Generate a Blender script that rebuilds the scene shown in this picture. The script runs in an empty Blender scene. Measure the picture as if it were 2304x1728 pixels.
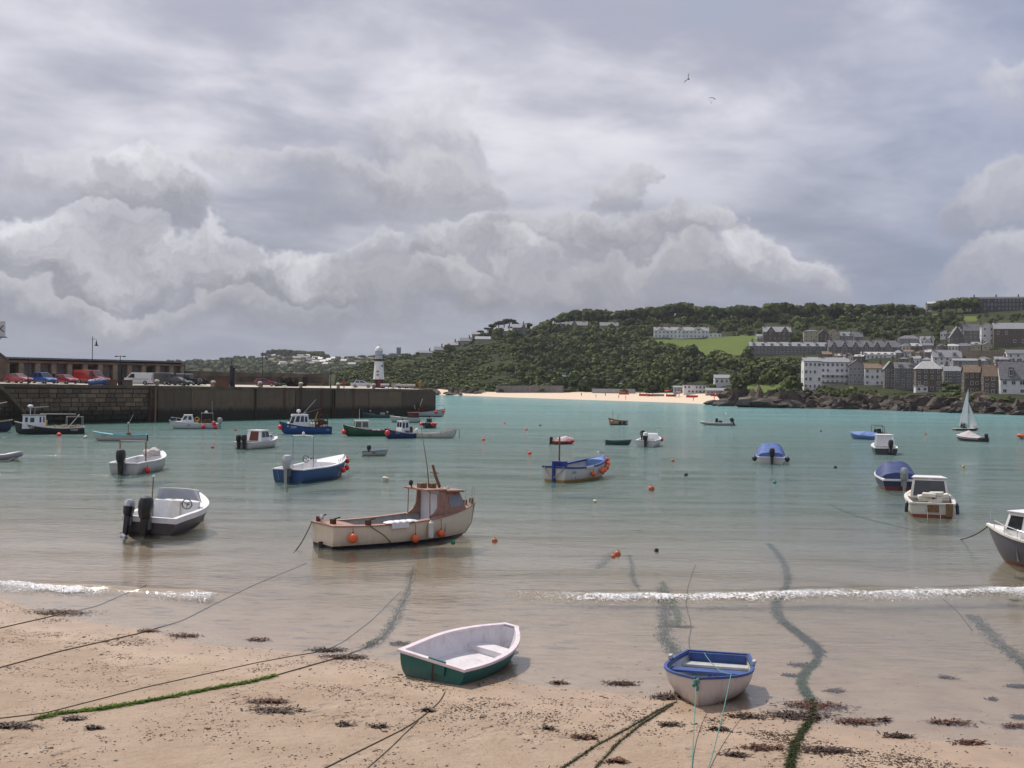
import bpy, bmesh, math, random
import numpy as np
from mathutils import Vector, Matrix, noise as mnoise

R = math.radians
S = bpy.context.scene
COL = S.collection
rng = random.Random(7)
nrng = np.random.default_rng(7)

# ------------------------------------------------------------------ camera
FPX, CH, HOR, ROLL = 2470.0, 6.9, 860.0, R(0.7)
cam_d = bpy.data.cameras.new('camera')
cam_d.sensor_width = 36.0
cam_d.lens = FPX / 2304 * 36.0
cam_d.clip_start = 0.5
cam_d.clip_end = 20000
cam = bpy.data.objects.new('camera', cam_d)
COL.objects.link(cam)
PITCH = math.atan((864 - HOR) / FPX)
cam.matrix_world = Matrix.Translation((0, 0, CH)) @ Matrix.Rotation(math.pi / 2 - PITCH, 4, 'X') @ Matrix.Rotation(ROLL, 4, 'Z')
S.camera = cam
CM = cam.matrix_world.to_3x3()
CP = Vector((0, 0, CH))

def ray(px, py):
    return (CM @ Vector(((px - 1152) / FPX, (864 - py) / FPX, -1.0)))

def at(px, py, z=0.0):
    d = ray(px, py)
    return CP + d * ((z - CH) / d.z)

def atD(px, py, D):
    d = ray(px, py)
    return CP + d * (D / d.y)

# ------------------------------------------------------------------ sun, exposure
SUN_EL, SUN_AZ = R(56), R(-38)
sl = bpy.data.lights.new('sun', 'SUN')
sl.energy = 4.2
sl.angle = R(1.0)
sl.color = (1.0, 0.93, 0.83)
sun = bpy.data.objects.new('sun', sl)
COL.objects.link(sun)
sd = Vector((math.sin(SUN_AZ) * math.cos(SUN_EL), math.cos(SUN_AZ) * math.cos(SUN_EL), math.sin(SUN_EL)))
sun.rotation_euler = sd.to_track_quat('Z', 'Y').to_euler()
sun.location = sd * 300
S.view_settings.view_transform = 'Standard'
S.view_settings.look = 'None'
S.view_settings.exposure = 0.0
S.view_settings.gamma = 1.0
S.view_settings.use_curve_mapping = False
S.cycles.max_bounces = 5
S.cycles.diffuse_bounces = 2
S.cycles.glossy_bounces = 3
S.cycles.transparent_max_bounces = 12
S.cycles.caustics_reflective = False
S.cycles.caustics_refractive = False
S.cycles.sample_clamp_indirect = 4
S.cycles.volume_bounces = 0

# ------------------------------------------------------------------ node helpers
class NT:
    def __init__(self, nt):
        self.nt = nt
    def n(self, typ, **kw):
        nd = self.nt.nodes.new(typ)
        for k, v in kw.items():
            setattr(nd, k, v)
        return nd
    def put(self, sock, v):
        if v is None:
            return
        if isinstance(v, bpy.types.NodeSocket):
            self.nt.links.new(v, sock)
        else:
            if sock.type == 'RGBA' and isinstance(v, (tuple, list)) and len(v) == 3:
                v = (*v, 1)
            sock.default_value = v
    def m(self, op, a, b=None, c=None, clamp=False):
        nd = self.n('ShaderNodeMath', operation=op, use_clamp=clamp)
        for i, v in enumerate((a, b, c)):
            self.put(nd.inputs[i], v)
        return nd.outputs[0]
    def vm(self, op, a, b=None, s=None):
        nd = self.n('ShaderNodeVectorMath', operation=op)
        self.put(nd.inputs[0], a)
        if b is not None:
            self.put(nd.inputs[1], b)
        if s is not None:
            self.put(nd.inputs['Scale'], s)
        return nd.outputs[0]
    def mix(self, f, a, b, blend='MIX'):
        nd = self.n('ShaderNodeMix', data_type='RGBA', blend_type=blend)
        self.put(nd.inputs[0], f)
        self.put(nd.inputs[6], a)
        self.put(nd.inputs[7], b)
        return nd.outputs[2]
    def noise(self, vec=None, scale=1.0, detail=3.0, rough=0.55, dist=0.0, out=0):
        nd = self.n('ShaderNodeTexNoise')
        if vec is not None:
            self.put(nd.inputs['Vector'], vec)
        nd.inputs['Scale'].default_value = scale
        nd.inputs['Detail'].default_value = detail
        nd.inputs['Roughness'].default_value = rough
        nd.inputs['Distortion'].default_value = dist
        return nd.outputs[out]
    def ramp(self, f, lo, hi, a=0.0, b=1.0):
        nd = self.n('ShaderNodeMapRange', interpolation_type='SMOOTHSTEP')
        self.put(nd.inputs[0], f)
        for i, v in enumerate((lo, hi, a, b)):
            self.put(nd.inputs[i + 1], v)
        return nd.outputs[0]
    def comb(self, x, y, z):
        nd = self.n('ShaderNodeCombineXYZ')
        for i, v in enumerate((x, y, z)):
            self.put(nd.inputs[i], v)
        return nd.outputs[0]
    def sep(self, v):
        nd = self.n('ShaderNodeSeparateXYZ')
        self.put(nd.inputs[0], v)
        return nd.outputs
    def bump(self, h, strength=0.3, dist=0.05, normal=None):
        nd = self.n('ShaderNodeBump')
        nd.inputs['Strength'].default_value = strength
        nd.inputs['Distance'].default_value = dist
        self.put(nd.inputs['Height'], h)
        if normal is not None:
            self.put(nd.inputs['Normal'], normal)
        return nd.outputs[0]

# ------------------------------------------------------------------ sky with clouds
W = bpy.data.worlds.new('World')
S.world = W
W.use_nodes = True
wt = W.node_tree
wt.nodes.clear()
k = NT(wt)
CS = 10.0       # the Background runs at 0.1, cloud radiance is given times ten
sky = k.n('ShaderNodeTexSky', sky_type='NISHITA')
sky.sun_disc = False
sky.sun_elevation = SUN_EL
sky.sun_rotation = SUN_AZ
sky.air_density = 1.2
sky.dust_density = 2.0
dirv = k.n('ShaderNodeTexCoord').outputs['Generated']
dx, dy, dz = k.sep(dirv)
az = k.m('ARCTAN2', dx, dy)
el = k.m('ARCSINE', dz)
P = k.comb(az, el, 0.0)
# layered stratocumulus seen on a flat ceiling
zz = k.m('ADD', k.m('MAXIMUM', dz, 0.0), 0.20)
ceil_v = k.vm('MULTIPLY', k.vm('DIVIDE', dirv, k.comb(zz, zz, zz)), (1.0, 1.0, 0.0))
skew = k.n('ShaderNodeVectorRotate', rotation_type='Z_AXIS')
k.put(skew.inputs['Vector'], ceil_v)
skew.inputs['Angle'].default_value = R(-28)
ceil_v = k.vm('MULTIPLY', skew.outputs[0], (0.95, 1.05, 0.0))
n1 = k.noise(ceil_v, 1.05, 5, 0.5, 0.15)
n2 = k.noise(k.vm('ADD', ceil_v, (7.3, 2.1, 0)), 3.4, 5, 0.55, 0.2)
ns = k.m('ADD', k.m('MULTIPLY', n1, 0.66), k.m('MULTIPLY', n2, 0.34))
lay = k.ramp(ns, 0.37, 0.61)
# thinner, bluer cloud towards the right of the bay
azr = k.ramp(k.m('ADD', az, k.m('MULTIPLY', k.m('SUBTRACT', n1, 0.5), 0.6)), 0.08, 0.50)
def c10(*c):
    return tuple(x * CS for x in c)
hi_l = k.mix(azr, c10(0.86, 0.855, 0.92), c10(0.50, 0.525, 0.65))
lo_l = k.mix(azr, c10(0.42, 0.43, 0.53), c10(0.255, 0.305, 0.45))
cl = k.mix(lay, lo_l, hi_l)
# some clear sky shows through the thin parts
thin = k.ramp(ns, 0.45, 0.30, 0.0, 0.25)
cl = k.mix(thin, cl, sky.outputs[0])
# grey distance close to the horizon
hz = k.ramp(k.m('ADD', el, k.m('MULTIPLY', k.m('SUBTRACT', n2, 0.5), 0.08)), 0.30, 0.02, 0.0, 0.85)
cl = k.mix(hz, cl, k.mix(azr, c10(0.265, 0.29, 0.36), c10(0.25, 0.30, 0.42)))
# heaped cumulus: hand-placed heaps with billowing edges
w1 = k.noise(P, 8.0, 2, 0.5, 0.0, 1)
w2 = k.noise(P, 17.0, 4, 0.62, 0.0, 1)
wob = k.vm('ADD', k.vm('MULTIPLY', k.vm('SUBTRACT', w1, (.5, .5, .5)), (.105, .10, 0)), k.vm('MULTIPLY', k.vm('SUBTRACT', w2, (.5, .5, .5)), (.085, .08, 0)))
PW = k.vm('ADD', P, wob)
fine = k.noise(PW, 12.0, 6, 0.70)
fin = k.m('MULTIPLY', k.m('SUBTRACT', fine, 0.5), 2.0)
# px, py, rx, ry, light, dark, strength
CUM = [
 (950, 320, 150, 105, .58, .38, .7), (800, 440, 150, 90, .55, .36, .75), (620, 395, 150, 50, .55, .40, .6),
 (960, 450, 190, 130, .52, .33, .8), (340, 455, 140, 105, .68, .31, .95), (140, 410, 170, 95, .60, .37, .6),
 (1385, 430, 46, 66, .52, .34, .75), (2350, 235, 130, 90, .60, .46, .6), (2300, 500, 170, 105, .50, .36, .7), (2270, 640, 160, 100, .52, .36, .75),
 (70, 590, 190, 115, .66, .30, .95), (320, 615, 210, 105, .62, .29, .95), (1040, 590, 130, 90, .58, .30, .95), (1600, 545, 75, 64, .53, .33, .9),
 (1330, 565, 270, 100, .53, .31, .95), (680, 640, 240, 95, .60, .28, .95), (920, 665, 210, 80, .49, .28, .9), (1150, 670, 250, 75, .46, .30, .85),
 (1480, 650, 270, 80, .45, .31, .85), (1740, 610, 150, 90, .60, .36, .97), (1940, 690, 120, 30, .48, .40, .7),
 (480, 560, 90, 60, .60, .36, .8), (200, 520, 120, 60, .62, .36, .7), (1180, 600, 110, 70, .55, .34, .85), (860, 590, 90, 55, .55, .34, .8), (560, 700, 260, 50, .44, .30, .7), (150, 700, 260, 55, .48, .30, .8),
 (-300, 600, 280, 150, .60, .30, .9), (2750, 600, 300, 150, .55, .32, .9),
]
for (px, py, rx, ry, li, da, st) in CUM:
    d = ray(px, py).normalized()
    ca, ce = math.atan2(d.x, d.y), math.asin(d.z)
    q_ = k.n('ShaderNodeVectorMath', operation='MULTIPLY_ADD')
    k.put(q_.inputs[0], PW)
    q_.inputs[1].default_value = (FPX / rx, FPX / ry, 0)
    q_.inputs[2].default_value = (-ca * FPX / rx, -ce * FPX / ry, 0)
    dd = k.n('ShaderNodeVectorMath', operation='DOT_PRODUCT')
    k.put(dd.inputs[0], q_.outputs[0]); k.put(dd.inputs[1], q_.outputs[0])
    te = k.sep(q_.outputs[0])[1]
    al = k.m('MULTIPLY', k.ramp(dd.outputs['Value'], 1.06, 0.60, 0, st), k.ramp(te, -1.1, 0.35))
    g = k.ramp(k.m('MULTIPLY_ADD', te, 0.8, fin), -0.45, 1.15)
    colr = k.mix(g, c10(da * .92, da * .94, da * 1.09), c10(li * 1.30, li * 1.295, li * 1.37))
    cl = k.mix(al, cl, colr)
# below the horizon (never seen past the sea) keep the same grey
cl = k.mix(k.ramp(dz, 0.0, -0.05), cl, c10(0.24, 0.26, 0.31))
bg = k.n('ShaderNodeBackground')
bg.inputs['Strength'].default_value = 0.1
k.put(bg.inputs['Color'], cl)
wo = k.n('ShaderNodeOutputWorld')
wt.links.new(bg.outputs[0], wo.inputs['Surface'])
W.cycles.sampling_method = 'MANUAL'
W.cycles.sample_map_resolution = 256

# ------------------------------------------------------------------ materials
MATS = {}
def pmat(name, col, rough=0.6, var=0.12, scale=6.0, metal=0.0, bump=0.0, bscale=40.0, dirt=None, spec=0.4, coat=0.0):
    """painted or plain surface: base colour, soft mottling, optional dirt colour and fine relief"""
    if name in MATS:
        return MATS[name]
    mt = bpy.data.materials.new(name)
    mt.use_nodes = True
    q = NT(mt.node_tree)
    b = mt.node_tree.nodes['Principled BSDF']
    oc = q.n('ShaderNodeTexCoord').outputs['Object']
    nz = q.noise(oc, scale, 5, 0.6)
    hi = tuple(min(1, c * (1 + var)) for c in col)
    lo = tuple(c * (1 - var) for c in col)
    c = q.mix(q.ramp(nz, 0.3, 0.7), lo, hi)
    if dirt:
        dn = q.noise(q.vm('MULTIPLY', oc, (1, 1, 0.35)), scale * 2.3, 6, 0.7)
        c = q.mix(q.m('MULTIPLY', q.ramp(dn, 0.5, 0.75), dirt[1]), c, dirt[0])
    q.put(b.inputs['Base Color'], c)
    b.inputs['Roughness'].default_value = rough
    b.inputs['Metallic'].default_value = metal
    b.inputs['Specular IOR Level'].default_value = spec
    b.inputs['Coat Weight'].default_value = coat
    if bump:
        q.put(b.inputs['Normal'], q.bump(q.noise(oc, bscale, 4, 0.6), bump, 0.02))
    MATS[name] = mt
    return mt

def hullmat(name, top, bottom, zc, rough=0.35, dirtc=(0.16, 0.13, 0.09), dirt=0.35, band=None):
    """boat paint: topsides over antifouling, parted at the painted waterline zc, with scum just above the water"""
    if name in MATS:
        return MATS[name]
    mt = bpy.data.materials.new(name)
    mt.use_nodes = True
    q = NT(mt.node_tree)
    b = mt.node_tree.nodes['Principled BSDF']
    oc = q.n('ShaderNodeTexCoord').outputs['Object']
    _, _, z = q.sep(oc)
    nz = q.noise(oc, 3.0, 5, 0.6)
    tp = q.mix(nz, tuple(c * .86 for c in top), tuple(min(1, c * 1.1) for c in top))
    st = q.noise(q.vm('MULTIPLY', oc, (2.2, 2.2, 0.35)), 4.0, 5, 0.7)
    scum = q.m('MULTIPLY', q.ramp(q.m('SUBTRACT', z, q.m('MULTIPLY', st, 0.5)), 0.12, -0.25), dirt)
    strk = q.m('MULTIPLY', q.ramp(st, 0.55, 0.8), dirt * 0.8)
    tp = q.mix(q.m('MAXIMUM', scum, strk), tp, dirtc)
    c = q.mix(q.m('LESS_THAN', z, zc), tp, bottom)
    if band:
        inb = q.m('MULTIPLY', q.m('GREATER_THAN', z, band[0]), q.m('LESS_THAN', z, band[1]))
        c = q.mix(inb, c, band[2])
    q.put(b.inputs['Base Color'], c)
    b.inputs['Roughness'].default_value = rough
    MATS[name] = mt
    return mt

def glassmat(name='window_glass', col=(0.03, 0.035, 0.04), rough=0.08):
    return pmat(name, col, rough, 0.2, 2.0, spec=0.6)

WHITE = pmat('white_gelcoat', (0.74, 0.74, 0.75), 0.35, 0.06, 3, dirt=((0.35, 0.31, 0.25), 0.35))
OFFW = pmat('off_white_paint', (0.62, 0.60, 0.55), 0.45, 0.08, 3, dirt=((0.3, 0.25, 0.18), 0.4))
BLACK = pmat('black_plastic', (0.012, 0.012, 0.014), 0.3, 0.2, 4, spec=0.5)
BLACKR = pmat('black_rubber', (0.02, 0.02, 0.021), 0.7, 0.2, 8)
GREYM = pmat('grey_metal', (0.32, 0.33, 0.34), 0.35, 0.1, 5, metal=0.8)
STEEL = pmat('stainless_steel', (0.6, 0.6, 0.62), 0.2, 0.05, 5, metal=1.0)
SILVER = pmat('silver_cowl', (0.48, 0.49, 0.5), 0.25, 0.05, 4, metal=0.4)
WOOD = pmat('weathered_wood', (0.19, 0.11, 0.06), 0.7, 0.3, 9, bump=0.2)
RUST = pmat('rusty_steel', (0.11, 0.04, 0.022), 0.8, 0.4, 6, bump=0.3)
ROPE = pmat('old_rope', (0.10, 0.075, 0.05), 0.9, 0.3, 30)
PALEROPE = pmat('pale_rope', (0.42, 0.36, 0.27), 0.9, 0.2, 30)
TEALROPE = pmat('teal_rope', (0.09, 0.23, 0.20), 0.8, 0.2, 30)
ORANGE = pmat('orange_plastic', (0.75, 0.14, 0.05), 0.4, 0.15, 6, dirt=((0.3, 0.12, 0.06), 0.4))
RED = pmat('red_plastic', (0.78, 0.045, 0.035), 0.35, 0.12, 6, dirt=((0.3, 0.05, 0.04), 0.3))
GLASS = glassmat()
PALEGLASS = pmat('pale_perspex', (0.42, 0.46, 0.52), 0.1, 0.08, 2, spec=0.6)

# ------------------------------------------------------------------ geometry helpers
class G:
    """collects shapes; build() links them as ONE mesh object"""
    def __init__(self):
        self.v, self.f, self.mi = [], [], []
        self.cur = 0
    def add(self, vs, fs):
        o = len(self.v)
        self.v.extend([tuple(p) for p in vs])
        for f in fs:
            self.f.append(tuple(i + o for i in f))
            self.mi.append(self.cur)
        return self
    def box(self, c, s, rz=0.0, ry=0.0, rx=0.0, taper=1.0, tapery=None):
        hx, hy, hz = s[0] / 2, s[1] / 2, s[2] / 2
        ty = taper if tapery is None else tapery
        vs = []
        M3 = Matrix.Rotation(rz, 3, 'Z') @ Matrix.Rotation(ry, 3, 'Y') @ Matrix.Rotation(rx, 3, 'X')
        for z, a, b2 in ((-hz, 1, 1), (hz, taper, ty)):
            for x, y in ((-hx, -hy), (hx, -hy), (hx, hy), (-hx, hy)):
                vs.append(M3 @ Vector((x * a, y * b2, z)) + Vector(c))
        return self.add(vs, [(3, 2, 1, 0), (4, 5, 6, 7), (0, 1, 5, 4), (1, 2, 6, 5), (2, 3, 7, 6), (3, 0, 4, 7)])
    def tube(self, pts, r, n=6, caps=True):
        pts = [Vector(p) for p in pts]
        rs = r if isinstance(r, (list, tuple)) else [r] * len(pts)
        vs, fs = [], []
        up = Vector((0, 0, 1))
        for i, p in enumerate(pts):
            t = (pts[min(i + 1, len(pts) - 1)] - pts[max(i - 1, 0)])
            if t.length < 1e-9:
                t = Vector((0, 0, 1))
            t.normalize()
            a = t.cross(up)
            if a.length < 0.05:
                a = t.cross(Vector((0, 1, 0)))
            a.normalize()
            b = t.cross(a)
            for j in range(n):
                w = 2 * math.pi * j / n
                vs.append(p + (a * math.cos(w) + b * math.sin(w)) * rs[i])
        for i in range(len(pts) - 1):
            for j in range(n):
                j2 = (j + 1) % n
                fs.append((i * n + j, i * n + j2, (i + 1) * n + j2, (i + 1) * n + j))
        if caps:
            fs.append(tuple(range(n - 1, -1, -1)))
            fs.append(tuple((len(pts) - 1) * n + j for j in range(n)))
        return self.add(vs, fs)
    def lathe(self, prof, n=12, c=(0, 0, 0), axis='Z', sx=1.0, sy=1.0):
        vs, fs = [], []
        m = len(prof)
        for (r, z) in prof:
            for j in range(n):
                w = 2 * math.pi * j / n
                p = (r * math.cos(w) * sx, r * math.sin(w) * sy, z)
                if axis == 'X':
                    p = (p[2], p[0], p[1])
                elif axis == 'Y':
                    p = (p[0], p[2], p[1])
                vs.append((p[0] + c[0], p[1] + c[1], p[2] + c[2]))
        for i in range(m - 1):
            for j in range(n):
                j2 = (j + 1) % n
                fs.append((i * n + j, i * n + j2, (i + 1) * n + j2, (i + 1) * n + j))
        fs.append(tuple(range(n - 1, -1, -1)))
        fs.append(tuple((m - 1) * n + j for j in range(n)))
        return self.add(vs, fs)
    def ball(self, c, r, n=10, m=7, s=(1, 1, 1)):
        prof = []
        for i in range(m + 1):
            a = -math.pi / 2 + math.pi * i / m
            prof.append((max(1e-4, r * math.cos(a)) , r * math.sin(a) * s[2]))
        return self.lathe(prof, n, c, sx=s[0], sy=s[1])
    def grid(self, rows):
        n = len(rows[0])
        vs = [p for r in rows for p in r]
        fs = []
        for i in range(len(rows) - 1):
            for j in range(n - 1):
                fs.append((i * n + j, i * n + j + 1, (i + 1) * n + j + 1, (i + 1) * n + j))
        return self.add(vs, fs)
    def prism(self, poly, y0, y1):
        """poly in (x,z), extruded from y0 to y1"""
        n = len(poly)
        vs = [(x, y0, z) for x, z in poly] + [(x, y1, z) for x, z in poly]
        fs = [tuple(range(n)), tuple(range(2 * n - 1, n - 1, -1))]
        for i in range(n):
            j = (i + 1) % n
            fs.append((j, i, i + n, j + n))
        return self.add(vs, fs)
    def build(self, name, mats, parent=None, smooth=False, loc=None, bevel=0.0, fix=True):
        me = bpy.data.meshes.new(name)
        me.from_pydata(self.v, [], self.f)
        if not isinstance(mats, (list, tuple)):
            mats = [mats]
        for mm in mats:
            me.materials.append(mm)
        if len(mats) > 1:
            me.polygons.foreach_set('material_index', self.mi)
        if fix or bevel:
            bm = bmesh.new()
            bm.from_mesh(me)
            if bevel:
                es = [e for e in bm.edges if len(e.link_faces) == 2 and e.calc_face_angle(0) > 0.5]
                bmesh.ops.bevel(bm, geom=es, offset=bevel, segments=2, affect='EDGES', profile=0.6)
            bmesh.ops.recalc_face_normals(bm, faces=bm.faces)
            bm.to_mesh(me)
            bm.free()
        if smooth:
            me.polygons.foreach_set('use_smooth', [True] * len(me.polygons))
            try:
                me.set_sharp_from_angle(angle=R(38))
            except Exception:
                pass
        o = bpy.data.objects.new(name, me)
        COL.objects.link(o)
        if parent:
            o.parent = parent
        if loc is not None:
            o.location = loc
        return o

def tag(o, label=None, cat=None, group=None, kind=None):
    if label:
        o['label'] = label
    if cat:
        o['category'] = cat
    if group:
        o['group'] = group
    if kind:
        o['kind'] = kind
    return o

def thing(name, label, cat, loc=(0, 0, 0), rz=0.0, group=None, rx=0.0, ry=0.0):
    o = bpy.data.objects.new(name, None)
    o.empty_display_size = 0.3
    COL.objects.link(o)
    o.location = loc
    o.rotation_mode = 'XYZ'
    o.rotation_euler = (rx, ry, rz)
    return tag(o, label, cat, group)

def dup(root, loc, rz, label=None):
    def cp(o, par):
        c = o.copy()
        COL.objects.link(c)
        c.parent = par
        for ch in [x for x in KIDS.get(o, [])]:
            cp(ch, c)
        return c
    KIDS = {}
    for o in COL.objects:
        if o.parent:
            KIDS.setdefault(o.parent, []).append(o)
    r = cp(root, None)
    r.location = loc
    r.rotation_euler[2] = rz
    if label:
        r['label'] = label
    return r

def npmesh(name, V, F, mats, parent=None, smooth=False, mi=None):
    """fast mesh from numpy arrays; F is (n,3) or (n,4)"""
    V = np.asarray(V, np.float32)
    F = np.asarray(F, np.int32)
    me = bpy.data.meshes.new(name)
    me.vertices.add(len(V))
    me.vertices.foreach_set('co', V.ravel())
    kk = F.shape[1]
    me.loops.add(F.size)
    me.loops.foreach_set('vertex_index', F.ravel())
    me.polygons.add(len(F))
    me.polygons.foreach_set('loop_start', np.arange(0, F.size, kk, dtype=np.int32))
    if smooth:
        me.polygons.foreach_set('use_smooth', np.ones(len(F), bool))
    if not isinstance(mats, (list, tuple)):
        mats = [mats]
    for mm in mats:
        me.materials.append(mm)
    if mi is not None:
        me.polygons.foreach_set('material_index', np.asarray(mi, np.int32))
    me.update(calc_edges=True)
    o = bpy.data.objects.new(name, me)
    COL.objects.link(o)
    if parent:
        o.parent = parent
    return o

def vattr(o, name, arr):
    a = o.data.attributes.new(name, 'FLOAT', 'POINT')
    a.data.foreach_set('value', np.asarray(arr, np.float32))

def ftag(o, d, fac=0.5):
    return o

def fbm2(x, y, seed=0.0, octv=4):
    """cheap value noise on arrays"""
    x = np.asarray(x, float); y = np.asarray(y, float)
    out = np.zeros(np.broadcast(x, y).shape)
    amp, tot = 1.0, 0.0
    def h(i, j):
        s = np.sin(i * 127.1 + j * 311.7 + seed * 74.7) * 43758.5453
        return s - np.floor(s)
    for o in range(octv):
        xi, yi = np.floor(x), np.floor(y)
        fx, fy = x - xi, y - yi
        fx = fx * fx * (3 - 2 * fx); fy = fy * fy * (3 - 2 * fy)
        v = (h(xi, yi) * (1 - fx) + h(xi + 1, yi) * fx) * (1 - fy) + (h(xi, yi + 1) * (1 - fx) + h(xi + 1, yi + 1) * fx) * fy
        out += amp * v
        tot += amp
        amp *= 0.5
        x = x * 2.03 + 11.3; y = y * 2.03 + 5.7
    return out / tot
# ================================================================== THE SETTING
# ---------------- beach and sea bed: one sheet
SHORE = [at(px, py, 0) for px, py in ((-500, 1270), (-250, 1300), (0, 1352), (120, 1385), (250, 1408), (420, 1445), (600, 1462), (870, 1486), (1200, 1545), (1500, 1572), (1850, 1632), (2100, 1668), (2304, 1690), (2600, 1735))]
SHX = np.array([p.x for p in SHORE]); SHY = np.array([p.y for p in SHORE])
def shore_y(x):
    x = np.asarray(x, float)
    y = np.interp(x, SHX, SHY)
    y = np.where(x < SHX[0], SHY[0] + (SHX[0] - x) * 0.35, y)
    y = np.where(x > SHX[-1], SHY[-1] - (x - SHX[-1]) * 0.25, y)
    return y
def sand_z(x, y):
    x = np.asarray(x, float); y = np.asarray(y, float)
    d = (shore_y(x) - y) * 0.88
    up = 0.05 * d + 0.0011 * np.clip(d, 0, 30) ** 2
    dn = np.where(d > -16, 0.03 * d, -0.48 + 0.02 * (d + 16))
    dn = np.maximum(dn, -3.5)
    z = np.where(d > 0, up, dn)
    near = np.clip(1 - y / 120.0, 0, 1)
    z = z + near * (0.035 * (fbm2(x * 0.35, y * 0.5, 3, 3) - 0.5) + 0.012 * (fbm2(x * 2.1, y * 2.6, 5, 3) - 0.5))
    return z
def sz(x, y):
    return float(sand_z(x, y))
def on_sand(px, py, dz=0.0):
    z = 0.2
    for _ in range(8):
        p = at(px, py, z)
        z = sz(p.x, p.y)
    p = at(px, py, z)
    return Vector((p.x, p.y, z + dz))

def axis(fine0, fine1, step, far0, far1, grow):
    a = list(np.arange(fine0, fine1 + 1e-6, step))
    s, v = step, fine1
    while v < far1:
        s *= grow
        v += s
        a.append(v)
    s, v = step, fine0
    lo = []
    while v > far0:
        s *= grow
        v -= s
        lo.append(v)
    return np.array(lo[::-1] + a)
gx = axis(-22, 22, 0.2, -1800, 1800, 1.10)
gy = axis(14, 42, 0.13, -60, 3800, 1.07)
XX, YY = np.meshgrid(gx, gy)
ZZ = sand_z(XX, YY)
nx, ny = len(gx), len(gy)
idx = np.arange(nx * ny).reshape(ny, nx)
FQ = np.stack([idx[:-1, :-1], idx[:-1, 1:], idx[1:, 1:], idx[1:, :-1]], -1).reshape(-1, 4)

def sandmat():
    mt = bpy.data.materials.new('wet_and_dry_sand')
    mt.use_nodes = True
    q = NT(mt.node_tree)
    b = mt.node_tree.nodes['Principled BSDF']
    g = q.n('ShaderNodeNewGeometry').outputs['Position']
    x, y, z = q.sep(g)
    wn = q.noise(g, 0.5, 4, 0.6)
    # wet where the tide has just been: height above the water decides
    wet = q.ramp(q.m('ADD', z, q.m('MULTIPLY', q.m('SUBTRACT', wn, 0.5), 0.16)), 0.17, 0.03)
    n1 = q.noise(g, 1.1, 5, 0.65)
    n2 = q.noise(g, 9.0, 5, 0.7)
    dry = q.mix(q.ramp(n1, 0.3, 0.7), (0.345, 0.255, 0.185), (0.41, 0.315, 0.238))
    dry = q.mix(q.m('MULTIPLY', q.ramp(n2, 0.50, 0.72), 0.5), dry, (0.31, 0.205, 0.13))
    grit = q.noise(q.vm('MULTIPLY', g, (1, 1.0, 1)), 55.0, 3, 0.7)
    dry = q.mix(q.m('MULTIPLY', q.ramp(grit, 0.62, 0.74), 0.75), dry, (0.12, 0.075, 0.055))
    wetc = q.mix(q.ramp(n1, 0.3, 0.7), (0.30, 0.215, 0.155), (0.37, 0.272, 0.195))
    blot = q.noise(q.vm('MULTIPLY', g, (0.7, 1.5, 1)), 1.3, 5, 0.62, 0.5)
    leftw = q.ramp(x, 6.0, -2.0, 0.4, 1.0)
    blotf = q.m('MULTIPLY', q.m('MULTIPLY', q.ramp(blot, 0.54, 0.66), 0.85), leftw)
    wetc = q.mix(q.m('MULTIPLY', blotf, q.ramp(z, 0.03, -0.05)), wetc, (0.12, 0.105, 0.105))
    c = q.mix(wet, dry, wetc)
    q.put(b.inputs['Base Color'], c)
    q.put(b.inputs['Roughness'], q.m('ADD', q.m('MULTIPLY', wet, -0.5), 0.9))
    b.inputs['Specular IOR Level'].default_value = 0.35
    n4 = q.noise(g, 3.2, 4, 0.6)
    h = q.m('ADD', q.m('ADD', q.m('MULTIPLY', n2, 0.6), q.m('MULTIPLY', n4, 1.2)), q.m('MULTIPLY', q.noise(g, 30, 4, 0.7), 0.5))
    vo = q.n('ShaderNodeTexVoronoi', feature='SMOOTH_F1')
    q.put(vo.inputs['Vector'], q.vm('ADD', g, q.vm('SCALE', q.noise(g, 2.0, 2, .5, 0, 1), s=.35)))
    vo.inputs['Scale'].default_value = 2.6
    pit = q.m('MULTIPLY', q.ramp(vo.outputs['Distance'], .42, .12), q.ramp(q.noise(g, .45, 3, .6), .46, .60))
    h = q.m('SUBTRACT', h, q.m('MULTIPLY', pit, 1.1))
    bn = q.n('ShaderNodeBump')
    bn.inputs['Distance'].default_value = 0.08
    q.put(bn.inputs['Strength'], q.m('ADD', q.m('MULTIPLY', wet, -0.75), 0.85))
    q.put(bn.inputs['Height'], h)
    q.put(b.inputs['Normal'], bn.outputs[0])
    return mt
SAND = sandmat()
beach = npmesh('sandy_beach', np.stack([XX, YY, ZZ], -1).reshape(-1, 3), FQ, SAND, smooth=True)
tag(beach, 'sandy beach sloping under the harbour water', kind='structure')

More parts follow.
